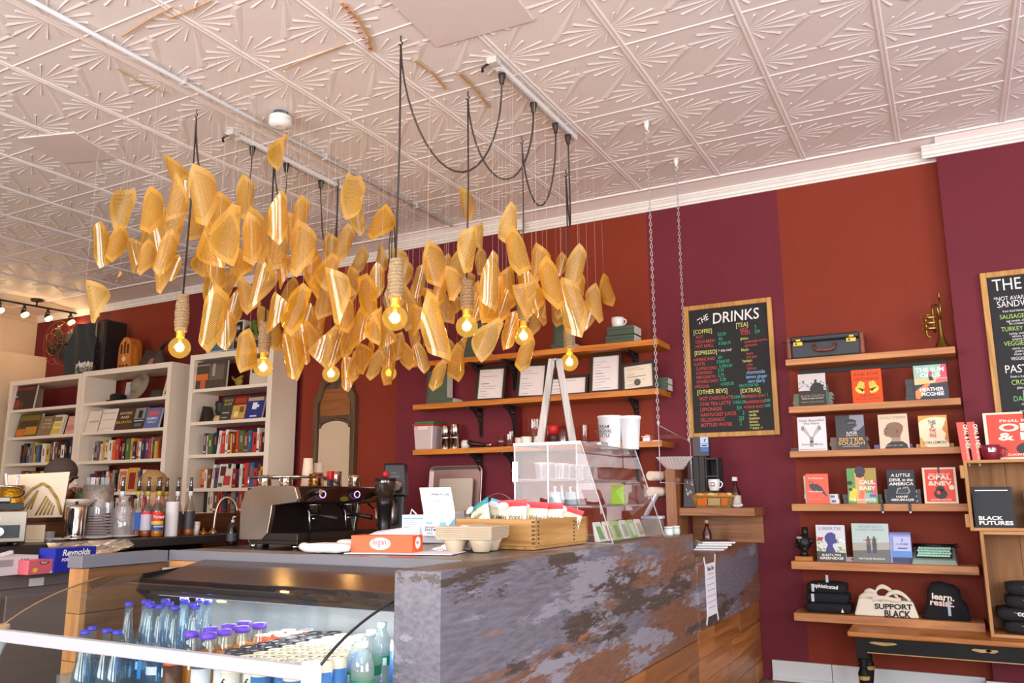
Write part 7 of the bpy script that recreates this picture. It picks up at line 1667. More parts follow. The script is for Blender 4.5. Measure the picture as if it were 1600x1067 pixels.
face_book(0, 1, 30, 64, 646, '#5a4a1e', 'picture book with pumpkins on its cover, second shelf by the end wall', blocks([(.06,.70,.94,.92,'#7a6a22'),(.1,.40,.9,.68,'#4a3418'),(.04,.04,.40,.34,'#d8742a'),(.42,.08,.92,.42,'#c98a24')]))
face_book(0, 1, 65, 86, 650, '#8a6f4e', 'brown book with pale lettering leaning beside the pumpkin book', blocks([], [('THE', .74, .14, '#d9c6a4', .5), ('LIVES', .56, .14, '#d9c6a4', .7), ('OF US', .38, .14, '#d9c6a4', .7)]))
face_book(0, 1, 83, 101, 648, '#e3d9bf', 'cream and yellow book leaning on the end-wall bookcase', blocks([(.1,.05,.9,.30,'#d8b83a'),(.1,.42,.9,.60,'#d8c03a'),(.2,.68,.8,.9,'#8a7a4a')]))
face_book(0, 1, 107, 121, 650, '#d9a58e', 'pale pink book leaning against the divider of the end-wall bookcase', blocks([(.1,.2,.9,.5,'#c98a78')]))
face_book(1, 1, 139, 160, 642, '#ead9c4', 'plain cream book leaning first in the middle bookcase', blocks([(.15,.45,.85,.53,'#c9a888')]))
face_book(1, 1, 158, 184, 639, '#eeddd2', 'pinkish white book leaning second in the middle bookcase', blocks([(.15,.1,.85,.12,'#c99a8a'),(.15,.5,.85,.52,'#c99a8a'),(.15,.8,.85,.83,'#b98a7a')]))
face_book(1, 1, 184, 211, 637, '#4a2e18', 'brown book with large pale title in the middle bookcase', blocks([], [('SWORD', .70, .15, '#d9c9a4', .7), ('AND', .52, .15, '#e8d9b4', .5), ('BLOOD', .30, .15, '#d9a84a', .84)]))
face_book(1, 1, 211, 229, 636, '#2c2a2c', 'black and grey portrait book in the middle bookcase', blocks([(.05,.46,.95,.96,'#8f8a86'),(.35,.50,.7,.85,'#1e1c1e'),(.1,.36,.9,.40,'#e8e2d6'),(.2,.12,.8,.26,'#6a6664')]))
face_book(1, 1, 230, 252, 637, '#5a6fa8', 'blue book with coral title in the middle bookcase', blocks([(.15,.62,.85,.72,'#d8584a'),(.15,.74,.85,.84,'#d8584a')], [('DEMO', .42, .17, '#f0ece4', .72), ('CRACY', .25, .15, '#f0ece4', .6)]))
face_book(2, 0, 306, 358, 565, '#4a4038', 'large art book with an orange tree-like form in the mirror-side bookcase', blocks([(.12,.32,.46,.55,'#d87030'),(.25,.02,.40,.34,'#c9622a'),(.1,.86,.5,.90,'#a99a8a'),(.5,.3,.92,.85,'#6a5f52'),(.58,.45,.66,.9,'#a99f90')]), lean=.05)
face_book(2, 1, 348, 367, 620, '#3a3c34', 'dark green book with yellow title in the mirror-side bookcase', blocks([(.15,.1,.6,.14,'#a9a48a'),(.15,.3,.7,.34,'#c9c4a8')], [('BLACK', .80, .14, '#c9b45a', .7), ('DUST', .64, .14, '#c9b45a', .66)]))
face_book(2, 1, 365, 387, 619, '#7a2418', 'red and gold patterned book in the mirror-side bookcase', blocks([(.04,.04,.96,.62,'#c9a24a'),(.2,.12,.5,.35,'#f0d890'),(.55,.3,.85,.55,'#8a4a1e'),(.1,.72,.9,.92,'#a83a26')]))
face_book(2, 1, 387, 413, 619, '#26307a', 'navy book with a white map shape in the mirror-side bookcase', blocks([(.04,.80,.96,.96,'#b9a27a'),(.35,.42,.62,.72,'#e6e6ee'),(.5,.5,.75,.62,'#e6e6ee'),(.3,.08,.7,.14,'#c9cfe6')]))
# face-out books further down, just above the counters
face_book(1, 3, 190, 203, 733, '#e6c9a8', 'orange and cream book standing low in the middle bookcase', blocks([(.1,.1,.9,.9,'#d86a3a'),(.25,.3,.75,.7,'#f0d8b8')]), lean=.05)
face_book(1, 3, 204, 218, 731, '#d8a02a', 'yellow-framed book standing low in the middle bookcase', blocks([(.15,.1,.85,.8,'#8a1f24')]), lean=.05)
face_book(2, 3, 345, 366, 725, '#d9cfc4', 'white and red illustrated book low in the mirror-side bookcase', blocks([(.1,.5,.5,.9,'#5a2420'),(.4,.1,.9,.5,'#c23a3a'),(.05,.05,.35,.2,'#2a6a3a')]), lean=.1)
# objects among the books
def bz_(ci, si): return BC[ci][2][si]+.001
hp = thing('straw_hat', 'round brimmed hat propped upright in the middle bookcase', 'hat', (X_(198), FY+.17, bz_(1, 0)+.155), rot=(1.25, 0, -.1)); MB().lathe([(.135,0),(.145,.005),(.15,.016),(.14,.02),(.085,.012),(.08,.05),(.06,.085),(.0005,.09)], 24).build('brim_crown', mat('#8f8068', .8, bump=.3, bs=200), hp); MB().lathe([(.0005,.004),(.08,.004),(.084,.010)], 20, cap=False).build('lining', mat('#1a1614', .7), hp)
t = thing('bowler_hat', 'black hat lying on the upper shelf in front of the round hat', 'hat', (X_(172), FY+.11, bz_(1, 0))); MB().lathe([(.115,0),(.12,.008),(.085,.012),(.082,.07),(.06,.085),(.0005,.088)], 22).build('hat', mat('#17151a', .7), t)
t = thing('felt_hat', 'brown felt hat on the upper shelf of the middle bookcase', 'hat', (X_(234), FY+.14, bz_(1, 0))); MB().lathe([(.09,0),(.095,.01),(.088,.075),(.07,.09),(.0005,.092)], 20).build('hat', mat('#3c3226', .8), t)
t = thing('leaflet', 'white printed leaflet leaning behind the round hat', 'leaflet', (X_(170), FY+.26, bz_(1, 0)), rot=(-.08, 0, 0)); MB().box(-.09, 0, 0, .09, .003, .24).build('sheet', mat('#cfc6cc', .7), t)
for k in range(8): MB().box(-.07, -.001, .05+k*.023, .06-.01*(k % 3), -.0002, .054+k*.023).build('printed_line', mat('#8a8088', .7), t)
t = thing('greeting_card', 'cream card with a dark pine tree at the end of the upper shelf', 'card', (X_(257)-.04, FY+.06, bz_(1, 0)), rot=(-.12, .12, 0)); MB().box(-.055, 0, 0, .055, .003, .245).build('card', mat('#d9c493', .6), t)
for k in range(7): MB().prism([(-.03+.003*k,.03+k*.018),(.03-.003*k,.03+k*.018),(.02-.003*k,.044+k*.018),(-.02+.003*k,.044+k*.018)], -.0012, -.0003, 'xz').build('pine_print', mat('#2e3328', .7), t)
t = thing('prize_ribbon', 'yellow draped ribbon on the radio bookcase upper shelf', 'ornament', (X_(365), FY+.08, bz_(2, 0))); MB().ball((0,0,.05), .05, 10, 7, (1,.5,1)).tube([(-.09,0,.10), (-.03,-.02,.06), (.06,-.01,.10)], .016, 6).build('ribbon', mat('#8a7a24', .6), t)
t = thing('book', 'large pale book leaning under the second bookcase-row bulb', 'book', (X_(398), FY+.06, bz_(2, 0)), rot=(-.06, 0, .1)); MB().box(-.11, 0, 0, .11, .003, .26).box(-.11, .032, 0, .11, .035, .26).build('cover', mat('#cdbfae', .5), t); MB().box(-.108, .0031, .002, .108, .0319, .256).build('page_block', PGS, t); poly(t, [(.1,.45),(.5,.45),(.5,.85),(.1,.85)], .22, .26, C('#5a3a2c'))
t = thing('photo_easel', 'dark tent-shaped photo frame on the second shelf of the radio bookcase', 'frame', (X_(316), FY+.10, bz_(2, 1))); MB().prism([(-.05,0),(-.038,0),(.0,.13),(-.008,.16)], -.06, .06, 'xz').prism([(.05,0),(.038,0),(-.008,.16),(.0,.13)], -.06, .06, 'xz').build('frame', mat('#4a4038', .5), t)
t = thing('bust_vase', 'dark bust with a pale base on the second shelf of the radio bookcase', 'ornament', (X_(336), FY+.10, bz_(2, 1))); MB().lathe([(.06,0),(.066,.02),(.055,.05),(.03,.06)], 14).build('base', mat('#cfae7a', .6, bump=.4, bs=60), t); MB().lathe([(.032,.0605),(.05,.09),(.048,.14),(.055,.17),(.05,.20),(.0005,.205)], 14).build('head', mat('#1c1a1c', .5, bump=.4, bs=60), t)
# ------------------------------------------------------------------ on top of the bookcases
ZT1, ZT2, ZT3 = zt1+.001, zt2+.001, zt3+.001
p = at(100, 580, Y=FY+.2)
fn = thing('desk_fan', 'vintage black fan with a wire cage on top of the end-wall bookcase', 'fan', (at(97, 585, Y=5.92).x, 5.92, ZT1), 0); Rf = .26; zf = at(97, 538, Y=5.92).z-ZT1
mb = MB()
for r_, y in ((Rf, 0), (Rf*.99, -.10), (Rf*.62, -.13), (Rf*.3, -.14)): mb.tube([(r_*math.cos(g), y, zf+r_*math.sin(g)) for g in [2*PI*k/30 for k in range(30)]], .0045, 5, closed=True)
for k in range(8):
    g = 2*PI*k/8+.2; mb.tube([(Rf*math.cos(g), 0, zf+Rf*math.sin(g)), (Rf*.98*math.cos(g+.12), -.10, zf+Rf*.98*math.sin(g+.12)), (Rf*.6*math.cos(g+.35), -.13, zf+Rf*.6*math.sin(g+.35)), (.02*math.cos(g), -.145, zf+.02*math.sin(g))], .0035, 5)
mb.build('cage', mat('#8a5a3c', .4, .6), fn)
for k in range(4):
    g = PI/2*k+.5; bl = MB(); c, s = math.cos(g), math.sin(g)
    P = [(.04,-.05),(.16,-.10),(.23,-.05),(.22,.06),(.12,.08),(.04,.04)]
    V = [(u*c-v*s, -.05+.25*v, zf+u*s+v*c) for u, v in P]; V2 = [(x, y+.004, z) for x, y, z in V]
    bl.add(V+V2, [list(range(6))[::-1], list(range(6, 12))]+[(i, (i+1) % 6, 6+(i+1) % 6, 6+i) for i in range(6)]).build('blade', BLACK, fn)
MB().lathe([(.035,-.08),(.04,0),(.06,.06),(.05,.14)], 14, M=T(0,0,zf) @ RX(-PI/2)).build('motor', BLACK, fn); MB().lathe([(.09,0),(.09,.015),(.03,.03),(.02,zf-.06)], 16, c=(0,.06,0)).build('stand', BLACK, fn)
bx_ = at(135, 575, Y=5.86).x; vm = thing('gramophone_trunk', 'large dark cloth-draped machine with rounded top on the bookcase', 'machine', (bx_, 5.86, ZT2)); Hh = at(140, 507, Y=5.86).z-ZT2; Wd = (at(167, 560, Y=5.86).x-at(113, 560, Y=5.86).x)*.82
SH = mat('#2e3236', .85, var=.15, vs=8, bump=.25, bs=40)
V = []; Fc = []; nu, nv = 12, 8
for j in range(nv+1):
    for i in range(nu+1):
        u, v = i/nu-.5, j/nv; V.append((u*Wd*(1.12-.22*v), -.06-.05*(1-v)-.018*math.sin(14*u+5*v)-.012*math.sin(9*v+6*u), v*Hh))
for j in range(nv):
    for i in range(nu): Fc.append((j*(nu+1)+i, j*(nu+1)+i+1, (j+1)*(nu+1)+i+1, (j+1)*(nu+1)+i))
MB().add(V, Fc, True).build('drape', SH, vm); MB().box(-Wd*.45, -.045, 0, Wd*.40, .22, Hh*.99).build('body', SH, vm, bevel=.03); MB().box(Wd*.405, -.06, 0, Wd*.70, .22, Hh*1.03).build('side_case', mat('#231a1c', .5), vm, bevel=.02)
MB().box(Wd*.405, -.072, .02, Wd*.46, -.061, Hh*.98).build('metal_strip', mat('#6a6468', .3, .8), vm)
for k in range(4): MB().lathe([(.008,0),(.008,.01)], 8, M=T(Wd*.52, -.061, Hh*(.2+.2*k)) @ RX(PI/2)).build('stud', mat('#8a4a3a', .4, .5), vm)
ra = thing('cathedral_radio', 'honey-coloured arched wooden radio on top of the middle bookcase', 'radio', (at(193, 572, Y=5.84).x, 5.84, ZT2)); Hr = at(193, 527, Y=5.84).z-ZT2; Wr = at(203, 560, Y=5.84).x-at(183, 560, Y=5.84).x
arch = [(-Wr/2,0),(Wr/2,0),(Wr/2,Hr*.6)]+[(Wr/2*math.cos(PI*k/10), Hr*.6+Hr*.4*math.sin(PI*k/10)) for k in range(1, 10)]+[(-Wr/2,Hr*.6)]
RW = wood('#d8822a', '#a85a18', 2, 6, .35, .03, 'radio_wood'); MB().prism(arch, 0, .14, 'xz').build('cabinet', RW, ra, bevel=.005); MB().box(-Wr*.56, -.01, 0, Wr*.56, .15, .022).build('plinth', RW, ra, bevel=.003)
for k in range(3): MB().prism([(-Wr*.32+k*Wr*.24,Hr*.5),(-Wr*.18+k*Wr*.24,Hr*.5),(-Wr*.18+k*Wr*.24,Hr*(.78 if k != 1 else .86)),(-Wr*.32+k*Wr*.24,Hr*(.78 if k != 1 else .86))], -.002, -.0004, 'xz').build('grille_slot', mat('#4a2410', .7), ra)
MB().lathe([(.03,0),(.03,.006)], 16, M=T(0,-.001,Hr*.34) @ RX(PI/2)).build('dial', mat('#d9cda4', .4), ra)
for k in (-1, 0, 1): MB().lathe([(.010,0),(.009,.014)], 10, M=T(k*Wr*.26,-.001,Hr*.14) @ RX(PI/2)).build('knob', BLACK, ra)
vn = thing('table_sign', 'small white cut-out script sign where two bookcases meet', 'sign', (at(130, 585, Y=5.73).x, 5.73, ZT2), 0); text('hug a', .10, WHTTXT, T(-.11, 0, .07) @ RY(-.05) @ WALLM, vn, 'sign_letters', sx=.9, bold=.02, shear=.2); text('PROGRAM', .085, mat('#2a2422', .5), T(-.14, -.002, .0) @ WALLM, vn, 'sign_letters', sx=.85, bold=.02); MB().box(-.15, .001, 0, .15, .006, .11).build('sign_back', mat('#b9ada0', .6), vn)
ve = thing('framed_poster', 'small dark framed portrait leaning on top of the middle bookcase', 'picture', (at(228, 566, Y=5.85).x, 5.86, ZT2), rot=(-.25, .25, 0)); MB().box(-.14, 0, 0, .14, .012, .20).build('frame', mat('#2a2622', .5), ve); MB().box(-.12, -.002, .02, .12, -.0003, .18).build('picture', mat('#3a2a26', .6), ve); MB().prism([(-.02,.03),(.08,.03),(.09,.09),(.05,.13),(.0,.11)], -.003, -.0021, 'xz').build('portrait', mat('#a8685a', .6), ve)
wl = thing('wicker_lantern', 'dark horn-shaped woven ornament behind the nearest bookcase-row bulb', 'ornament', (at(250, 563, Y=5.88).x, 5.88, ZT2)); MB().lathe([(.06,0),(.075,.03),(.06,.10),(.03,.16),(.025,.19)], 16).build('body', mat('#4a3a2c', .7, bump=.6, bs=80), wl); MB().tube([(0,0,.19), (.05,0,.25), (.14,0,.26), (.22,0,.25)], [.02,.018,.025,.05], 8).build('horn', mat('#2a2018', .6), wl)
tv = thing('small_television', 'small white vintage television with two dials on top of the radio bookcase', 'television', (at(352, 550, Y=5.86).x, 5.84, ZT3), 0); Ht = at(352, 503, Y=5.84).z-ZT3-.03; Wt = at(376, 530, Y=5.84).x-at(319, 530, Y=5.84).x
TVW = mat('#d3c6b6', .45); MB().box(-Wt/2, 0, .03, Wt/2, .22, .03+Ht).build('cabinet', TVW, tv, bevel=.012); MB().box(-Wt/2+.02, -.004, .05, Wt*.24, .0, .01+Ht).build('screen', mat('#4a6a8a', .15, coat=.5), tv); MB().box(Wt*.26, -.004, .05, Wt/2-.015, .0, .01+Ht).build('dial_panel', BLACK, tv)
for zz in (.35, .72): MB().lathe([(.032,0),(.030,.015),(.012,.018),(.012,.03)], 14, M=T(Wt*.37, -.003, .03+Ht*zz) @ RX(PI/2)).build('dial', mat('#b5aca8', .3, .6), tv)
for s in (-1, 1): MB().lathe([(.014,0),(.018,.03)], 10, c=(s*Wt*.38,.05,0)).build('foot', TVW, tv)
t = thing('radio_base', 'black flat player under the small television', 'player', (at(352, 550, Y=5.86).x+.12, 5.80, ZT3)); MB().box(-.09, -.02, 0, .12, .03, .028).build('body', BLACK, t, bevel=.003); MB().box(-.085, -.0215, .008, .115, -.0203, .012).build('front_strip', mat('#55525a', .4), t)
pl = thing('potted_plant', 'leafy green plant on top of the radio bookcase behind the pages', 'plant', (at(402, 538, Y=5.85).x, 5.86, ZT3)); MB().lathe([(.05,0),(.07,.10),(.06,.10),(.0005,.085)], 16).build('pot', mat('#4a3226', .6), pl)
rr = random.Random(2)
for k in range(22):
    g = rr.uniform(0, 2*PI); L_ = rr.uniform(.12, .26); z0 = .09+rr.uniform(0, .16); e = Vector((L_*math.cos(g), L_*math.sin(g)*.6, z0+rr.uniform(-.05, .12))); s0 = Vector((0,0,z0)); m_ = s0.lerp(e, .6)+Vector((0,0,.05)); n_ = Vector((-math.sin(g), math.cos(g), 0))*.028
    MB().add([s0, m_-n_, e, m_+n_, m_+Vector((0,0,.008))], [(0,1,4),(1,2,4),(2,3,4),(3,0,4)]).build('leaf', mat('#5f7a2a' if k % 3 else '#8a9a3a', .5), pl)
# ================================================================== back bar: steel fridge, raised shelf, wooden half wall
SZ = .970
bs = thing('raised_bar_shelf', 'long dark raised shelf crowded with cups and syrup bottles', 'shelf', (-4.88, 3.0, .56)); BSM = mat('#332c2c', .4, var=.1)
MB().box(-.21, -1.55, SZ-.56-.055, .22, 1.52, SZ-.56-.0005).build('shelf_board', BSM, bs, bevel=.004)
for y in (-1.4, 0, 1.4): MB().box(-.16, y-.02, 0, -.12, y+.02, SZ-.56-.056).build('post', mat('#1c1a1b', .5), bs)
MB().box(-.2, -1.5, 0, -.17, 1.5, SZ-.56-.056).build('back_panel', mat('#151314', .6), bs)
fr = thing('steel_fridge', 'stainless under-counter fridge with a small white sticker', 'fridge', (-4.36, 2.3, 0)); SS = mat('#8a807c', .42, .45, var=.12, vs=2, stretch=(1, .3, 8))
MB().box(-.33, -.85, .06, .31, 1.1, .80).build('body', SS, fr); MB().box(-.33, -.86, .845, .33, 1.11, .87).build('worktop', SS, fr, bevel=.003); MB().box(-.33, -.855, .803, .325, 1.105, .8445).build('fascia', SS, fr); MB().box(-.3, -.84, .8, .3, 1.09, .803).build('shadow_gap', BLACK, fr)
MB().box(.3105, -.84, .08, .325, .12, .77).build('door', SS, fr, bevel=.004); MB().box(.3105, .14, .08, .325, 1.08, .77).build('door', SS, fr, bevel=.004); MB().box(-.3, -.8, 0, .28, 1.05, .059).build('kick_base', BLACK, fr)
a = at(46, 904, X=-4.034); b = at(68, 914, X=-4.034); MB().box(.3252, a.y-2.3, b.z, .3262, b.y-2.3, a.z).build('sticker', mat('#d8d2d2', .6), fr)
HWZ = 1.11
hw = thing('wooden_half_wall', 'brown plank half wall behind the raised shelf', 'half wall', (-5.22, 3.2, 0)); HWM = wood('#6f4526', '#4a2a14', 1, 4, .45, .1, 'half_wall_plank')
for k in range(7): MB().box(.03, -1.9, .01+k*.155, .05, 1.78, min(.01+(k+1)*.155-.002, HWZ-.026)).build('plank', HWM, hw, bevel=.002)
MB().box(-.06, -1.9, 0, .0295, 1.78, HWZ-.026).build('core', mat('#3a2413', .7), hw); MB().box(-.09, -1.9, HWZ-.025, .055, 1.78, HWZ-.0005).build('cap_board', HWM, hw, bevel=.003)
ec = thing('espresso_counter', 'dark counter under the espresso machine', 'counter', (-3.95, 4.75, 0)); MB().box(-.5, -1.0, .86, .50, .67, .8995).build('top', mat('#2c2624', .4), ec); MB().box(-.46, -.95, 0, .38, .63, .859).build('cabinet', mat('#241d1b', .6), ec)
def on(px, py, Z=SZ):
    P = at(px, py, Z=Z)
    if Z == SZ:      # things on the raised shelf keep to its depth
        X = min(max(P.x, -4.86), -4.74); P = Vector((X, P.y/P.x*X, SZ))
    return P
def small(name, label, cat, px, py, Z=SZ, rz=0, group=None): return thing(name, label, cat, on(px, py, Z), rz, group)
# boxes on the fridge
FZ = .8705
t = small('glove_box', 'white glove carton with grey panel on the steel fridge', 'box', 22, 899, FZ, .10); t.location.x -= .11
MB().box(-.09, -.13, 0, .08, .13, .085).build('box', mat('#cfc9cc', .5), t); MB().box(.0802, -.10, .04, .0808, .0, .072).build('grey_panel', mat('#9a9496', .5), t); text('500', .03, mat('#4a4648', .6), T(.0812, .035, .052) @ FACEX, t, 'lettering'); MB().box(.0, -.05, .086, .02, .06, .10, M=RX(.2)).build('pulled_glove', mat('#d8d2d0', .6), t)
t = small('glove_box', 'pink poly glove carton on the steel fridge', 'box', 69, 897, FZ, .06); t.location.x -= .10; t.location.y += .02
MB().box(-.07, -.088, 0, .07, .088, .066).build('box', mat('#c9606a', .5), t); MB().add([(.0704,.02,.0),(.0704,.087,.0),(.0704,.087,.05),(.0704,.05,.03)], [(0,1,2,3)]).build('white_swoosh', mat('#e6d2d0', .5), t); oval(t, -.01, .052, .026, .009, 0, mat('#8a1f28', .5), 'brand_oval', 'x', .0708); text('POLY', .013, WHTTXT, T(.0714, -.026, .048) @ FACEX, t, 'lettering', bold=.02); oval(t, -.055, .02, .013, .011, 0, mat('#d8c23a', .5), 'yellow_mark', 'x', .0708)
t = small('foil_carton', 'deep blue foil carton with white lettering on the steel fridge', 'box', 103, 894, FZ, .05); t.location.x -= .08; t.location.y += .02
MB().box(-.06, -.075, 0, .06, .15, .115).build('box', mat('#1c2a9a', .4), t); text('Reynolds', .042, WHTTXT, T(.0608, -.04, .078) @ FACEX, t, 'lettering', bold=.02, shear=.2); text('FOIL SHEETS', .02, WHTTXT, T(.0608, -.04, .052) @ FACEX, t, 'lettering', bold=.02, shear=.2)
t = thing('foil_sheet', 'crinkled foil sheet hanging over the raised shelf edge', 'foil', (-4.645, 3.25, SZ)); V = []; Fc = []
for j in range(7):
    for i in range(13):
        v, u = j/6, i/12; V.append((.012+.015*v+.012*math.sin(9*u+8*v)+.006*math.sin(23*u), -.25+.55*u+.03*v, .006-.12*v*(1-.55*u)))
for j in range(6):
    for i in range(12): Fc.append((j*13+i, j*13+i+1, (j+1)*13+i+1, (j+1)*13+i))
MB().add(V, Fc).add([(x+.002, y, z-.001) for x, y, z in V], [f[::-1] for f in Fc]).build('sheet', mat('#e9e0d2', .25, .8, bump=.5, bs=30), t)
# panini grill
gp = on(30, 846); gr = thing('panini_grill', 'steel panini grill with a black lid handle and round dial', 'grill', (-4.86, 2.72, SZ), 1.12); GS = mat('#8f8478', .3, .9, var=.1)
Wg = .46
for x in (-.19, .19):
    for y in (-.17, .13): MB().lathe([(.014,0),(.018,.022)], 10, c=(x,y,0)).build('foot', BLACK, gr)
MB().box(-Wg/2, -.20, .0225, Wg/2, .16, .19).build('base', GS, gr, bevel=.004); MB().box(-Wg/2+.02, -.206, .045, Wg/2-.03, -.2005, .115).build('control_panel', mat('#1c2a26', .4), gr); MB().box(-Wg/2+.0, -.207, .125, Wg/2-.01, -.2005, .185).build('name_plate', GS, gr); text('GRILLING', .036, mat('#d8cfc0', .4), T(-.1, -.2078, .14) @ WALLM, gr, 'lettering', sx=1.3, bold=.03)
MB().lathe([(.026,0),(.024,.02)], 16, M=T(.10, -.206, .08) @ RX(PI/2)).build('dial', CHROME, gr); MB().lathe([(.006,0),(.006,.004)], 10, M=T(-.08, -.206, .085) @ RX(PI/2)).build('lamp', RED, gr)
MB().box(-Wg/2+.02, -.17, .195, Wg/2-.02, .15, .235).build('lid_plate', BLACK, gr, bevel=.003); MB().box(-Wg/2+.04, -.15, .2355, Wg/2-.08, .13, .27).build('lid_cap', GS, gr, bevel=.008)
MB().tube([(-.24,-.26,.325), (.06,-.26,.325)], .017, 8).build('handle_grip', BLACK, gr); MB().tube(bez([(.06,-.26,.325), (.24,-.26,.33), (.22,-.2,.27), (.16,-.10,.265)], 10), .006, 6).tube([(-.2,-.26,.325), (-.2,-.1,.265)], .006, 6).build('handle_rod', CHROME, gr)
# things on the half wall cap
cx = -5.215
def cap(name, label, cat, px, rz=0, dx=0):
    d = _fw + _r*((px-800)/F_PX) - _u*((795-533.5)/F_PX); k = cx/d.x; return thing(name, label, cat, (cx+dx, d.y*k, HWZ), rz)
t = cap('paper_bag', 'white paper bag with a gold arched emblem behind the grill', 'bag', 57, .95)
Wb, Hb = .34, .29; MB().hexa([(-Wb/2,-.035,0),(Wb/2-.02,-.035,0),(Wb/2-.02,.035,0),(-Wb/2,.035,0),(-Wb/2-.01,-.02,Hb*.92),(Wb/2,-.02,Hb),(Wb/2,.02,Hb),(-Wb/2-.01,.02,Hb*.92)]).build('bag', mat('#e9d6bd', .7), t)
GD = mat('#b0924a', .5); A = [(-.12,.015),(-.085,.10),(-.03,.18),(.02,.215),(.06,.19),(.11,.12),(.145,.015)]
for a_, b_ in zip(A[:-1], A[1:]): MB().tube([(a_[0], -.0375+.012*a_[1]/Hb, a_[1]), (b_[0], -.0375+.012*b_[1]/Hb, b_[1])], .009, 5).build('emblem_arch', GD, t)
for k in range(5): MB().tube([(.0+.022*k, -.036, .015), (.05+.012*k, -.030, .135-.015*k)], .006, 5).build('emblem_ray', GD, t)
for k in range(3): MB().tube([(-.03-.02*k, -.036, .05), (.0, -.028, .17)], .005, 5).build('emblem_ray', GD, t)
t = cap('brass_tumbler', 'hammered brass tumbler of paper straws beside the white bag', 'tumbler', 12, 0, .03); MB().lathe([(.055,0),(.062,.01),(.068,.20),(.064,.20),(.0005,.17)], 20).build('tumbler', mat('#c99a2a', .28, 1.0, bump=.5, bs=70), t)
for k in range(9): MB().tube([(.02*math.cos(k*2.1), .02*math.sin(k*2.1), .12), (.045*math.cos(k*2.1), .045*math.sin(k*2.1), .25+.012*(k % 3))], .008, 5).build('straw', mat('#e6e0e2', .6), t)
t = cap('serving_bowl', 'wide white bowl on the half wall next to the kettle', 'bowl', 112); MB().lathe([(.05,0),(.06,.012),(.12,.085),(.145,.11),(.14,.112),(.11,.085),(.05,.018),(.0005,.016)], 24).build('bowl', mat('#ddcfc0', .35, coat=.3), t); MB().lathe([(.141,.1095),(.1475,.1135),(.141,.1145)], 24, cap=False).build('rim', mat('#e9ded2', .35), t)
t = cap('galvanised_bucket', 'speckled zinc bucket full of wrapped sachets', 'bucket', 152); MB().lathe([(.085,0),(.09,.01),(.10,.21),(.096,.21),(.0005,.17)], 22).build('bucket', mat('#a8a39e', .45, .7, var=.35, vs=60), t)
for k in range(12): MB().box(-.014, -.003, 0, .014, .003, .09, M=T(.07*math.cos(k*1.9)*(.4+.05*k), .07*math.sin(k*1.9), .17) @ RZ(k*.7) @ RX(.25*math.sin(k))).build('sachet', mat(('#c9c6cc', '#8a8f9a', '#dfdce0')[k % 3], .4), t)
# kettle and cups on the raised shelf
t = thing('steel_kettle', 'polished steel kettle with a black handle at the raised shelf edge', 'kettle', on(126, 842)+Vector((-.07,.0,0))); MB().lathe([(.065,0),(.065,.02),(.060,.021),(.06,.03),(.062,.20),(.055,.215),(.02,.222)], 24).build('body', mat('#cfc9c6', .12, 1.0), t); MB().tube(bez([(.035,-.045,.19), (.075,-.09,.2), (.08,-.10,.05), (.04,-.048,.04)], 10), .011, 7).build('handle', BLACK, t); MB().lathe([(.008,.2225),(.012,.24)], 8).build('lid_knob', BLACK, t)
PCL = clear('#ecebee', .08, .06, name='clear_plastic_cup', haze=.22, hcol='#e3e0e6')
def cups(label, px, py, R, H, dx=-.08, bag=False, plate=True):
    P = on(px, py)+Vector((dx,0,0)); t = thing('cup_tower', label, 'cups', P+Vector((0,0,.0175 if plate else 0)), 0)
    mb = MB(); n = 9
    for k in range(n): z = H*k/n*.72; mb.lathe([(R*(1-.035*k), z), (R*(.985-.035*k), z+.004), (R*(.72), z+H*.28 if k == n-1 else z+.012)], 18, cap=False)
    mb.build('cups', PCL, t); MB().lathe([(R*.72, H*.9),(R*.72, H*.902),(.0005,H*.902)], 18, cap=False).build('cup_base', PCL, t)
    if bag: MB().lathe([(R*1.05,.0),(R*1.12,.05),(R*1.05,H*.8),(R*.5,H*1.0),(R*.3,H*1.15),(R*.6,H*1.3)], 12, cap=False).build('plastic_sleeve', clear('#f1eef2', .10, .1, haze=.2, hcol='#ffffff', name='plastic_sleeve'), t)
    return P
def plate(label, P): 
    t = thing('plate', label, 'plate', P, 0); MB().lathe([(.055,0),(.06,.003),(.105,.013),(.104,.017),(.055,.008),(.0005,.007)], 24).build('plate', mat('#ddd3cc', .3, coat=.3), t); MB().lathe([(.1035,.0125),(.1065,.0155),(.1035,.0175)], 24, cap=False).build('rim', mat('#e9e2dc', .3), t)
P = cups('upturned clear plastic cups stacked on a plate beside the kettle', 161, 841, .072, .20); plate('white plate under the clear cups nearest the kettle', P)
P = cups('clear plastic cups in a knotted plastic sleeve beside the syrups', 202, 839, .072, .20, -.08, True); plate('white plate under the sleeved clear cups', P)
cups('tall narrow tower of clear plastic cups behind the plates', 180, 834, .048, .25, -.10, False, False)
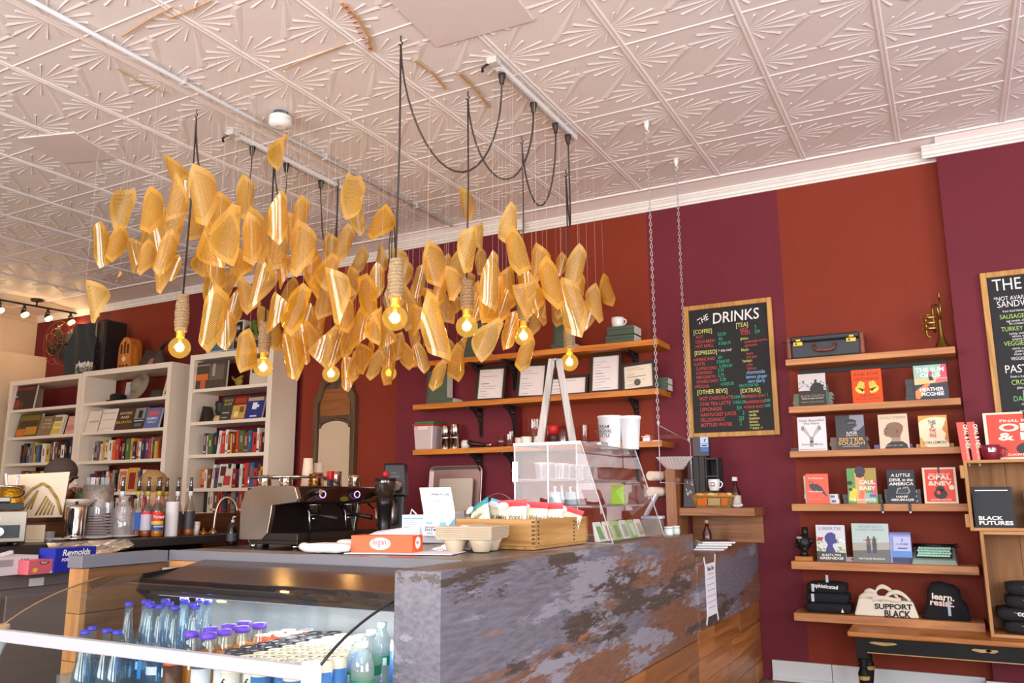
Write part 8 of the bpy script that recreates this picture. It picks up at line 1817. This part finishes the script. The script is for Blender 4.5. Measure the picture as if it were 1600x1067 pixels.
# syrup bottles
def bottle(label, px, py, lab, liquid, dx=-.06, white=False, brand=False, dy=0):
    t = thing('syrup_bottle', label, 'bottle', on(px, py)+Vector((dx,dy,0)), 0, 'pump syrup bottles on the raised shelf'); R = .038
    MB().lathe([(R*.9,0),(R,.008),(R,.17),(R*.92,.185),(R*.45,.225),(.014,.245),(.013,.275)], 16, cap=False).build('glass', clear('#f0ece6', .05, .03, name='syrup_glass'), t)
    MB().lathe([(R*.86,.003),(R*.94,.01),(R*.94,.075),(.0005,.075)], 14).build('syrup', mat(liquid, .15, coat=.5), t)
    M_ = RZ(-.95)
    def wrap(z0, z1, c, r_=1.02, a0=-1.35, a1=1.35):
        V = []; Fc = []; n = 10
        for i in range(n+1):
            g = -PI/2+.95+a0+(a1-a0)*i/n
            V += [(R*r_*math.cos(g), R*r_*math.sin(g), z0), (R*r_*math.cos(g), R*r_*math.sin(g), z1)]
        for i in range(n): Fc.append((2*i, 2*i+2, 2*i+3, 2*i+1))
        return MB().add(V, Fc, True).build('label_wrap', mat(c, .5), t)
    for z0, z1, c in lab: wrap(z0, z1, c)
    if brand:
        text('Torani', .026, WHTTXT, T(R*.85, -R*.62, .125) @ RZ(.95) @ T(-.034, -.004, 0) @ WALLM, t, 'lettering', bold=.02, shear=.2); text('MANGO', .016, WHTTXT, T(R*.85, -R*.62, .065) @ RZ(.95) @ T(-.024, -.004, 0) @ WALLM, t, 'lettering', bold=.02)
    MB().lathe([(.0145,.2705),(.0145,.305)], 12).build('neck_band', mat('#b5a43a' if not white else '#e6e0dc', .5), t); MB().lathe([(.015,.3055),(.013,.35),(.010,.37),(.012,.40),(.0005,.402)], 12).build('pump_cover', clear('#6f6a68', .12, .05, haze=.45, hcol='#5a5655', name='smoky_cap'), t)
TO = [(.045,.082,'#1f4fa0'), (.0825,.105,'#e6c23a'), (.1055,.165,'#d8332c')]; IN = [(.045,.15,'#c9c4d8'), (.1505,.168,'#d8332c')]; BK = [(.045,.165,'#3c3a40')]
bottle('syrup bottle with a white-necked pump behind the sleeved cups', 208, 833, [], '#d9c9b0', -.14, True); bottle('syrup bottle with blue ingredient label, nearest the sleeved cups', 221, 836, [(.045,.165,'#2a62b5')], '#8a3a1a'); bottle('syrup bottle with a pale back label', 236, 839, IN, '#a85a1e'); bottle('mango syrup bottle with red, yellow and blue label', 252, 841, TO, '#d8862a', -.05, False, True); bottle('syrup bottle partly hidden behind the mango syrup', 262, 836, TO, '#c9702a', -.13); bottle('syrup bottle behind the white cup tube', 277, 835, BK, '#9a5a2a', -.14); bottle('syrup bottle with dark label beside the white cup tube', 289, 838, BK, '#8a4a1e', -.10, True); bottle('syrup bottle with a dark label at the end of the row', 303, 839, BK, '#a8662a', -.06, True)
t = thing('paper_cup_tube', 'tall white tube of paper cup lids in front of the syrups', 'paper cups', on(278, 841)+Vector((-.075,0,0))); MB().lathe([(.043,0),(.043,.002)]+[(.043-.0008*(k % 2), .012*k+.006) for k in range(19)]+[(.043,.232),(.0005,.233)], 20).build('tube', mat('#e9e6ea', .6), t)
t = thing('takeaway_cup', 'small lidded white cup at the end of the syrup row', 'cup', on(313, 839)+Vector((-.05,0,0))); MB().lathe([(.022,0),(.028,.075)], 14).build('cup', mat('#e3d9cc', .6), t); MB().lathe([(.030,.0755),(.030,.082),(.024,.092),(.0005,.093)], 14).build('lid', mat('#d8cdd0', .5), t)
for k, px in enumerate((327, 340)): t = thing('brass_bell', 'small brass burner piece beside the tap, %s' % ('nearer the white cup', 'behind the tap')[k], 'brass piece', on(px, 836)+Vector((-.06,0,0))); MB().lathe([(.03,0),(.032,.008),(.02,.016),(.006,.03),(.004,.04)], 14).build('bell', mat('#c98a3a', .3, .9), t); MB().ball((0,0,.042), .005, 8, 6).build('tip', BRASS, t)
for n_, (px, py, cc, sx, sz, nm) in enumerate(((70, 845, '#e6d2b4', .05, .10, 'cream card block'),)): t = thing('card_block', 'cream card block standing beside the grill', 'cards', on(px, py)+Vector((-.1,0,0)), 1.0); MB().box(-sx, -.02, 0, sx, .02, sz).build('cards', mat(cc, .6), t); MB().box(-sx-.001, -.021, .01, sx+.001, .021, .016).build('band', mat('#c9b08a', .6), t)
t = thing('shot_glass', 'small clear shot glass between the card block and kettle', 'glass', on(86, 846)+Vector((-.06,0,0))); MB().lathe([(.022,0),(.03,.06)], 14, cap=False).build('wall', PCL, t); MB().lathe([(.021,.001),(.022,.008)], 12).build('base', PCL, t)
plate('small white plate left of the kettle', on(101, 843)+Vector((-.12,.02,0)))
# tap and soap bottle
t = thing('gooseneck_tap', 'brushed gooseneck tap at the end of the raised shelf', 'tap', on(340, 836)+Vector((-.02,-.02,0))); MB().tube(bez([(0,0,0), (0,0,.20), (0,.02,.30), (.06,.09,.30), (.09,.13,.22), (.09,.13,.15)], 18), .011, 8).build('neck', mat('#b5a290', .3, .9), t); MB().lathe([(.024,0),(.022,.012),(.014,.03)], 14).build('flange', mat('#b5a290', .3, .9), t)
t = thing('soap_bottle', 'black soap bottle with a white pump near the tap', 'bottle', on(362, 852, .8998)); MB().lathe([(.035,0),(.038,.01),(.038,.10),(.025,.14),(.012,.155)], 16).build('bottle', mat('#1c1814', .2, coat=.5), t); MB().lathe([(.012,.1555),(.012,.175)], 10).tube([(0,0,.175), (0,0,.195), (.03,-.01,.197)], .006, 6).build('pump', mat('#d8d2cc', .5), t); MB().lathe([(.0385,.03),(.0385,.085)], 16, cap=False).build('label_wrap', mat('#4a4a52', .5), t)
# ------------------------------------------------------------------ espresso machine
em = thing('espresso_machine', 'two-group espresso machine with steel side and dark brown front', 'espresso machine', (-3.95, 4.5, .90))
def eh(mb, name, mt, bevel=0, par=None):
    o = mb.build(name, mt, em, bevel=bevel); o.location = (3.95, -4.5, -.90); return o
SSP = mat('#d3c9c0', .30, 1.0, var=.12, vs=3); BRN = mat('#3a2218', .2, .5, coat=.6); EB = mat('#1a1517', .3)
prof = [(-4.20,.955),(-4.0,.955),(-3.95,1.0),(-3.93,1.10),(-3.92,1.175),(-3.72,1.195),(-3.70,1.22),(-3.73,1.29),(-3.78,1.30),(-4.05,1.305),(-4.16,1.27),(-4.20,1.18)]
for y in (4.04, 4.92): eh(MB().prism(prof, y, y+.035, 'xz'), 'side_panel', SSP, .004)
eh(MB().box(-4.18, 4.076, .96, -3.96, 4.919, 1.29), 'body', EB); eh(MB().hexa([(-3.96,4.076,1.18),(-3.71,4.076,1.195),(-3.71,4.919,1.195),(-3.96,4.919,1.18),(-3.96,4.076,1.295),(-3.74,4.076,1.29),(-3.74,4.919,1.29),(-3.96,4.919,1.295)]), 'head_panel', BRN, .006)
eh(MB().box(-4.1, 4.05, .93, -3.70, 4.945, .954).box(-4.0, 4.05, .9545, -3.70, 4.945, 1.0), 'drip_tray', mat('#4a4240', .35, .6), .004); eh(MB().box(-3.699, 4.12, .955, -3.690, 4.16, 1.0), 'tray_grip', BLACK)
for x in (-4.12, -3.76):
    for y in (4.1, 4.88): eh(MB().lathe([(.025,0),(.03,.03)], 12, c=(x, y, .90)), 'foot', CHROME)
for y in (4.30, 4.66):
    eh(MB().lathe([(.045,0),(.045,.05),(.05,.055)], 16, c=(-3.80, y, 1.125)), 'group_head', CHROME); eh(MB().lathe([(.036,0),(.04,.02)], 14, c=(-3.80, y, 1.10)).tube([(-3.80, y, 1.11), (-3.72, y+.02, 1.105), (-3.62, y+.04, 1.085)], [.012,.014,.016], 8), 'portafilter', EB); eh(MB().tube([(-3.80, y, 1.10), (-3.79, y, 1.075)], .014, 6), 'spout', CHROME)
    eh(MB().tube([(-3.706, y-.02+.03*math.cos(g), 1.245+.022*math.sin(g)) for g in [2*PI*k/14 for k in range(14)]], .004, 5, closed=True), 'gauge_ring', mat('#c9b9e6', .2, emis=1.2, ecol='#b9a8ff'))
for y in (4.20, 4.84): eh(MB().tube([(-3.72, y, 1.25), (-3.66, y, 1.262)], .016, 10), 'steam_knob', EB); eh(MB().lathe([(.016,0),(.016,.004)], 12, M=T(-3.658, y, 1.2625) @ RY(PI/2)), 'knob_cap', mat('#c9a878', .4))
for y in (4.16, 4.52, 4.86): eh(MB().tube([(-3.78, y, 1.18), (-3.70, y-.01, 1.13), (-3.68, y-.02, 1.02)], .006, 6), 'steam_wand', CHROME)
eh(MB().add([(-3.7055, 4.5+.045*math.cos(g), 1.215+.016*math.sin(g)) for g in [2*PI*k/16 for k in range(16)]], [list(range(16))]), 'badge', mat('#8f8a2a', .4, .4))
eh(MB().tube([(-4.17,4.06,1.36), (-3.80,4.06,1.36), (-3.80,4.45,1.36)], .009, 6).tube([(-4.17,4.06,1.36), (-4.17,4.94,1.36)], .009, 6), 'cup_rail', CHROME)
for x, y in ((-4.16,4.06), (-3.81,4.06), (-4.16,4.9)): eh(MB().tube([(x, y, 1.295), (x, y, 1.36)], .006, 6), 'rail_post', CHROME)
eh(MB().box(-4.16, 4.08, 1.2955, -3.83, 4.92, 1.301), 'cup_tray', STEEL)
EZT = 1.3015
for k, (x, y, R, H, lab) in enumerate(((-4.08, 4.13, .042, .075, 'steel cup on the espresso machine, nearest the rail corner'), (-3.92, 4.16, .042, .07, 'steel cup on the espresso machine, second along the rail'), (-4.05, 4.30, .04, .07, 'steel cup on the espresso machine behind the red knob'), (-3.90, 4.42, .045, .085, 'bronze-toned steel pitcher on the espresso machine'), (-3.88, 4.60, .052, .105, 'large steel milk pitcher on the espresso machine'), (-3.88, 4.82, .045, .085, 'steel milk pitcher nearest the grinder'))):
    t = thing('milk_pitcher', lab, 'pitcher', (x, y, EZT), 0, 'steel pitchers on the espresso machine'); MB().lathe([(R*.95,0),(R,.006),(R*.92,H*.7),(R*.98,H),(R*.93,H),(.0005,H*.8)], 18).build('body', mat('#c9b6a4' if k != 3 else '#a8763c', .14, 1.0), t); MB().tube(bez([(0,-R*.9,H*.85), (0,-R*1.7,H*.8), (0,-R*1.6,H*.25), (0,-R*.9,H*.2)], 8), .005, 5).build('handle', CHROME, t)
for k, (x, y, H) in enumerate(((-4.06, 4.52, .20), (-4.06, 4.63, .17))): t = thing('paper_cup_stack', '%s stack of paper cups on the espresso machine' % ('taller cream', 'shorter printed')[k], 'paper cups', (x, y, EZT)); MB().lathe([(.047,0),(.048,.006),(.045,.007),(.046,.014),(.043,.015),(.032,H),(.0005,H)], 16).build('cups', mat(('#e6d6c6', '#cfc4b8')[k], .6), t); MB().lathe([(.0405,H*.35),(.0375,H*.6)], 16, cap=False).build('sleeve_print', mat(('#ddcab6', '#8a8078')[k], .6), t)
t = thing('red_timer', 'small red timer clipped to the espresso machine rail', 'timer', (-3.80, 4.46, 1.375)); MB().box(-.02, -.02, -.03, .02, .02, .03).build('case', RED, t, bevel=.005); MB().box(-.012, -.018, -.075, .012, .018, -.0305).build('clip', DKGREY, t)
# grinders
gd = thing('coffee_grinder', 'tall black coffee grinder with a steel dial beside the machine', 'grinder', (-3.80, 5.22, .90), .5); MB().box(-.09, -.10, 0, .09, .12, .03).build('base', EB, gd, bevel=.005); MB().box(-.07, -.03, .0305, .07, .11, .44).build('tower', EB, gd, bevel=.012); MB().hexa([(-.095,-.12,.33),(.095,-.12,.33),(.095,.12,.33),(-.095,.12,.33),(-.08,-.10,.58),(.08,-.10,.58),(.08,.12,.58),(-.08,.12,.58)]).build('head', mat('#17141a', .3), gd, bevel=.015); MB().lathe([(.048,0),(.044,.02),(.03,.022),(.026,.05)], 18, M=T(.03,-.112,.40) @ RX(PI/2)).build('dial', CHROME, gd); MB().lathe([(.04,.12),(.046,.13),(.046,.31)], 16, c=(-.02,-.08,0)).build('dosing_cup', STEEL, gd); text('mini', .022, mat('#9a969c', .5), T(-.02, -.115, .5) @ RX(-.08) @ WALLM, gd, 'lettering'); text('grinder', .022, mat('#9a969c', .5), T(-.02, -.113, .475) @ RX(-.08) @ WALLM, gd, 'lettering')
g2 = thing('hopper_grinder', 'squat grinder with a clear bean hopper and red knob', 'grinder', (-3.575, 4.79, .90), .4); MB().lathe([(.06,0),(.06,.02),(.045,.03),(.05,.25),(.06,.26),(.06,.33)], 16).build('body', mat('#2a2326', .3, .3), g2); MB().lathe([(.05,.3305),(.075,.37),(.075,.44)], 16, cap=False).build('hopper', clear('#a8988c', .1, .05, haze=.3, hcol='#6a5a4e', name='bean_hopper'), g2); MB().lathe([(.078,.4405),(.078,.455),(.02,.462)], 16).build('hopper_lid', EB, g2); MB().ball((0,0,.485), .024, 12, 8).build('knob', RED, g2); MB().lathe([(.045,.3315),(.068,.365),(.0005,.375)], 14).build('beans', mat('#2e1a10', .6, bump=.8, bs=120), g2)
t = thing('tamper_can', 'steel pitcher on the espresso counter left of the machine', 'pitcher', on(408, 856, .9), 0); MB().lathe([(.045,0),(.05,.006),(.046,.08),(.05,.115),(.046,.115),(.0005,.1)], 18).build('body', CHROME, t); MB().tube(bez([(-.03,-.04,.1), (-.06,-.08,.1), (-.06,-.07,.03), (-.03,-.04,.02)], 8), .005, 5).build('handle', CHROME, t)
# ================================================================== two people behind the half wall
def skin(name, nodes, edges, mt, parent, sub=2):
    me = bpy.data.meshes.new(name); me.from_pydata([n[0] for n in nodes], edges, []); me.materials.append(mt)
    o = bpy.data.objects.new(name, me); COL.objects.link(o); o.parent = parent
    o.modifiers.new('skin', 'SKIN'); sv = me.skin_vertices[0].data
    for k, n in enumerate(nodes):
        r_ = n[1]; sv[k].radius = r_ if isinstance(r_, tuple) else (r_, r_)
    sv[0].use_root = True
    sb = o.modifiers.new('sub', 'SUBSURF'); sb.levels = sub; sb.render_levels = sub
    for mo in o.modifiers:
        if mo.type == 'SKIN': mo.use_smooth_shade = True
    return o
def person(label, loc, rz, hz, skinc, shirt, reach=None, down=False):
    """figure about 1.6 m tall, head at height hz, leaning forward over the worktop; local -Y is forward"""
    t = thing('person', label, 'person', loc, rz)
    S = mat(skinc, .55); k = hz/1.55; f = -.10
    N = [((0,.02,.86*k),(.15,.12)), ((0,.0,1.02*k),(.13,.10)), ((0,f*.6,1.20*k),(.16,.11)), ((0,f*.9,1.31*k),(.11,.08)), ((0,f*1.15,1.375*k),(.055,.055)), ((0,f*1.5,1.42*k),(.065,.072)), ((0,f*1.6,1.475*k),(.078,.092)), ((0,f*1.5,1.53*k),(.05,.06)),
         ((.17,f*.8,1.28*k),.06), ((.23,f*1.0,1.08*k),.045), ((.20,-.28,1.05*k),.038), ((.17,-.38,1.07*k),.028), ((-.17,f*.8,1.28*k),.06), ((-.24,f*1.0,1.08*k),.045), ((-.20,-.28,1.02*k),.038), ((-.17,-.36,1.03*k),.028),
         ((.09,.02,.80*k),.09), ((.10,0,.45*k),.065), ((.10,.03,.08),.045), ((.10,-.10,.035),.035), ((-.09,.02,.80*k),.09), ((-.10,0,.45*k),.065), ((-.10,.03,.08),.045), ((-.10,-.10,.035),.035)]
    E_ = [(0,1),(1,2),(2,3),(3,4),(4,5),(5,6),(6,7),(2,8),(8,9),(9,10),(10,11),(2,12),(12,13),(13,14),(14,15),(0,16),(16,17),(17,18),(18,19),(0,20),(20,21),(21,22),(22,23)]
    if down:
        for q, p_ in ((9, (.21,.0,1.02*k)), (10, (.21,-.05,.84*k)), (11, (.2,-.08,.76*k)), (13, (-.21,.0,1.02*k)), (14, (-.21,-.05,.84*k)), (15, (-.2,-.08,.76*k)), (8, (.14,f*.8,1.25*k)), (12, (-.14,f*.8,1.25*k))): N[q] = (p_, N[q][1])
    if reach:
        for q, p_ in zip((9, 10, 11), reach): N[q] = (p_, N[q][1])
    n0 = len(N)
    for w_, e_ in ((11, 10), (15, 14)):
        wv = Vector(N[w_][0]); d = (wv-Vector(N[e_][0])).normalized(); side = d.cross(Vector((0,0,1))).normalized(); up = Vector((0,0,1))
        pi = len(N); N.append((tuple(wv+d*.05), (.030,.018))); E_.append((w_, pi))
        for q in range(4):
            b = len(N); o_ = side*(.024-.016*q); L_ = (.034,.04,.038,.03)[q]
            N.append((tuple(wv+d*.085+o_), .0085)); N.append((tuple(wv+d*(.085+L_)+o_*1.05-up*.008), .008)); N.append((tuple(wv+d*(.09+L_)+o_-up*.03), .007)); E_ += [(pi, b), (b, b+1), (b+1, b+2)]
        b = len(N); N.append((tuple(wv+d*.045+side*.035-up*.005), .0105)); N.append((tuple(wv+d*.075+side*.05-up*.012), .009)); E_ += [(pi, b), (b, b+1)]
    skin('body', N, E_, S, t)
    hc = Vector((0, f*1.58, 1.47*k))
    for s in (-1, 1): MB().ball((s*.03, hc.y-.088, hc.z+.005), .011, 8, 6).build('eye', mat('#2a201c', .3), t); MB().ball((s*.083, hc.y+.015, hc.z-.005), .022, 8, 6, (.4,.8,1.3)).build('ear', S, t)
    MB().ball((0, hc.y-.098, hc.z-.02), .014, 8, 6, (.8,1,1.5)).build('nose', S, t); MB().ball((0, hc.y-.088, hc.z-.052), .016, 8, 6, (1.4,.5,.4)).build('mouth', mat('#8a4a40', .5), t)
    # shirt over torso and sleeves
    TN = [(N[q][0], tuple(x*1.13+.012 for x in (N[q][1] if isinstance(N[q][1], tuple) else (N[q][1],)*2))) for q in (0, 1, 2, 3, 8, 9, 12, 13)]
    skin('shirt', TN, [(0,1),(1,2),(2,3),(2,4),(4,5),(2,6),(6,7)], mat(shirt, .8), t)
    LN = [(N[q][0], tuple(x*1.15+.01 for x in (N[q][1] if isinstance(N[q][1], tuple) else (N[q][1],)*2))) for q in (0, 16, 17, 18, 20, 21, 22)]
    skin('trousers', LN, [(0,1),(1,2),(2,3),(0,4),(4,5),(5,6)], mat('#23222a', .8), t)
    return t, hc
d1 = atd(74, 760, 6.05); L1 = Vector((d1.x, d1.y, 0)); hb = atd(126, 766, 5.72); hl = Vector((hb.y-L1.y, -(hb.x-L1.x), hb.z))
pt, hc = person('person in a grey knit cap and black shirt, hand closed on a water bottle', L1, PI/2, 1.47, '#8a5a40', '#1a181c', [(.22,-.12,1.10), tuple(hl+Vector((.05,.20,-.02))), tuple(hl+Vector((0,.075,0)))])
MB().ball((hc.x, hc.y+.012, hc.z+.030), .112, 18, 12, (.96,1.06,.92)).build('knit_cap', mat('#4a3d35', .9, bump=.5, bs=160), pt); MB().tube([(hc.x+.104*math.cos(g), hc.y+.012+.114*math.sin(g), hc.z-.012) for g in [2*PI*k/20 for k in range(20)]], .012, 6, closed=True).build('cap_band', mat('#5a4a40', .9, bump=.5, bs=160), pt)
d2 = atd(266, 770, 6.75)
p2, hc2 = person('person with smooth blond hair standing behind the syrup bottles', Vector((d2.x, d2.y, 0)), -.9, 1.41, '#d8a88a', '#8a7f86', None, True)
MB().ball((hc2.x, hc2.y+.02, hc2.z+.022), .110, 18, 12, (.95,1.0,.92)).ball((hc2.x, hc2.y+.09, hc2.z-.03), .06, 12, 8, (1,.7,1.3)).build('hair', mat('#b58a52', .55, var=.2, vs=40, stretch=(6,1,1)), p2)
t = thing('held_bottle', 'small clear water bottle with a green label held in a hand', 'bottle', Vector(hb)+Vector((.035,.0,-.045)), rot=(.25, -.55, 0)); MB().lathe([(.028,-.03),(.03,-.025),(.03,.06),(.012,.09),(.012,.10)], 14, cap=False).build('bottle', PCL, t); MB().lathe([(.0305,.0),(.0305,.04)], 14, cap=False).build('label_wrap', mat('#3a6a3a', .5), t); MB().lathe([(.013,.1005),(.013,.115)], 10).build('cap', mat('#d8d2d2', .5), t)
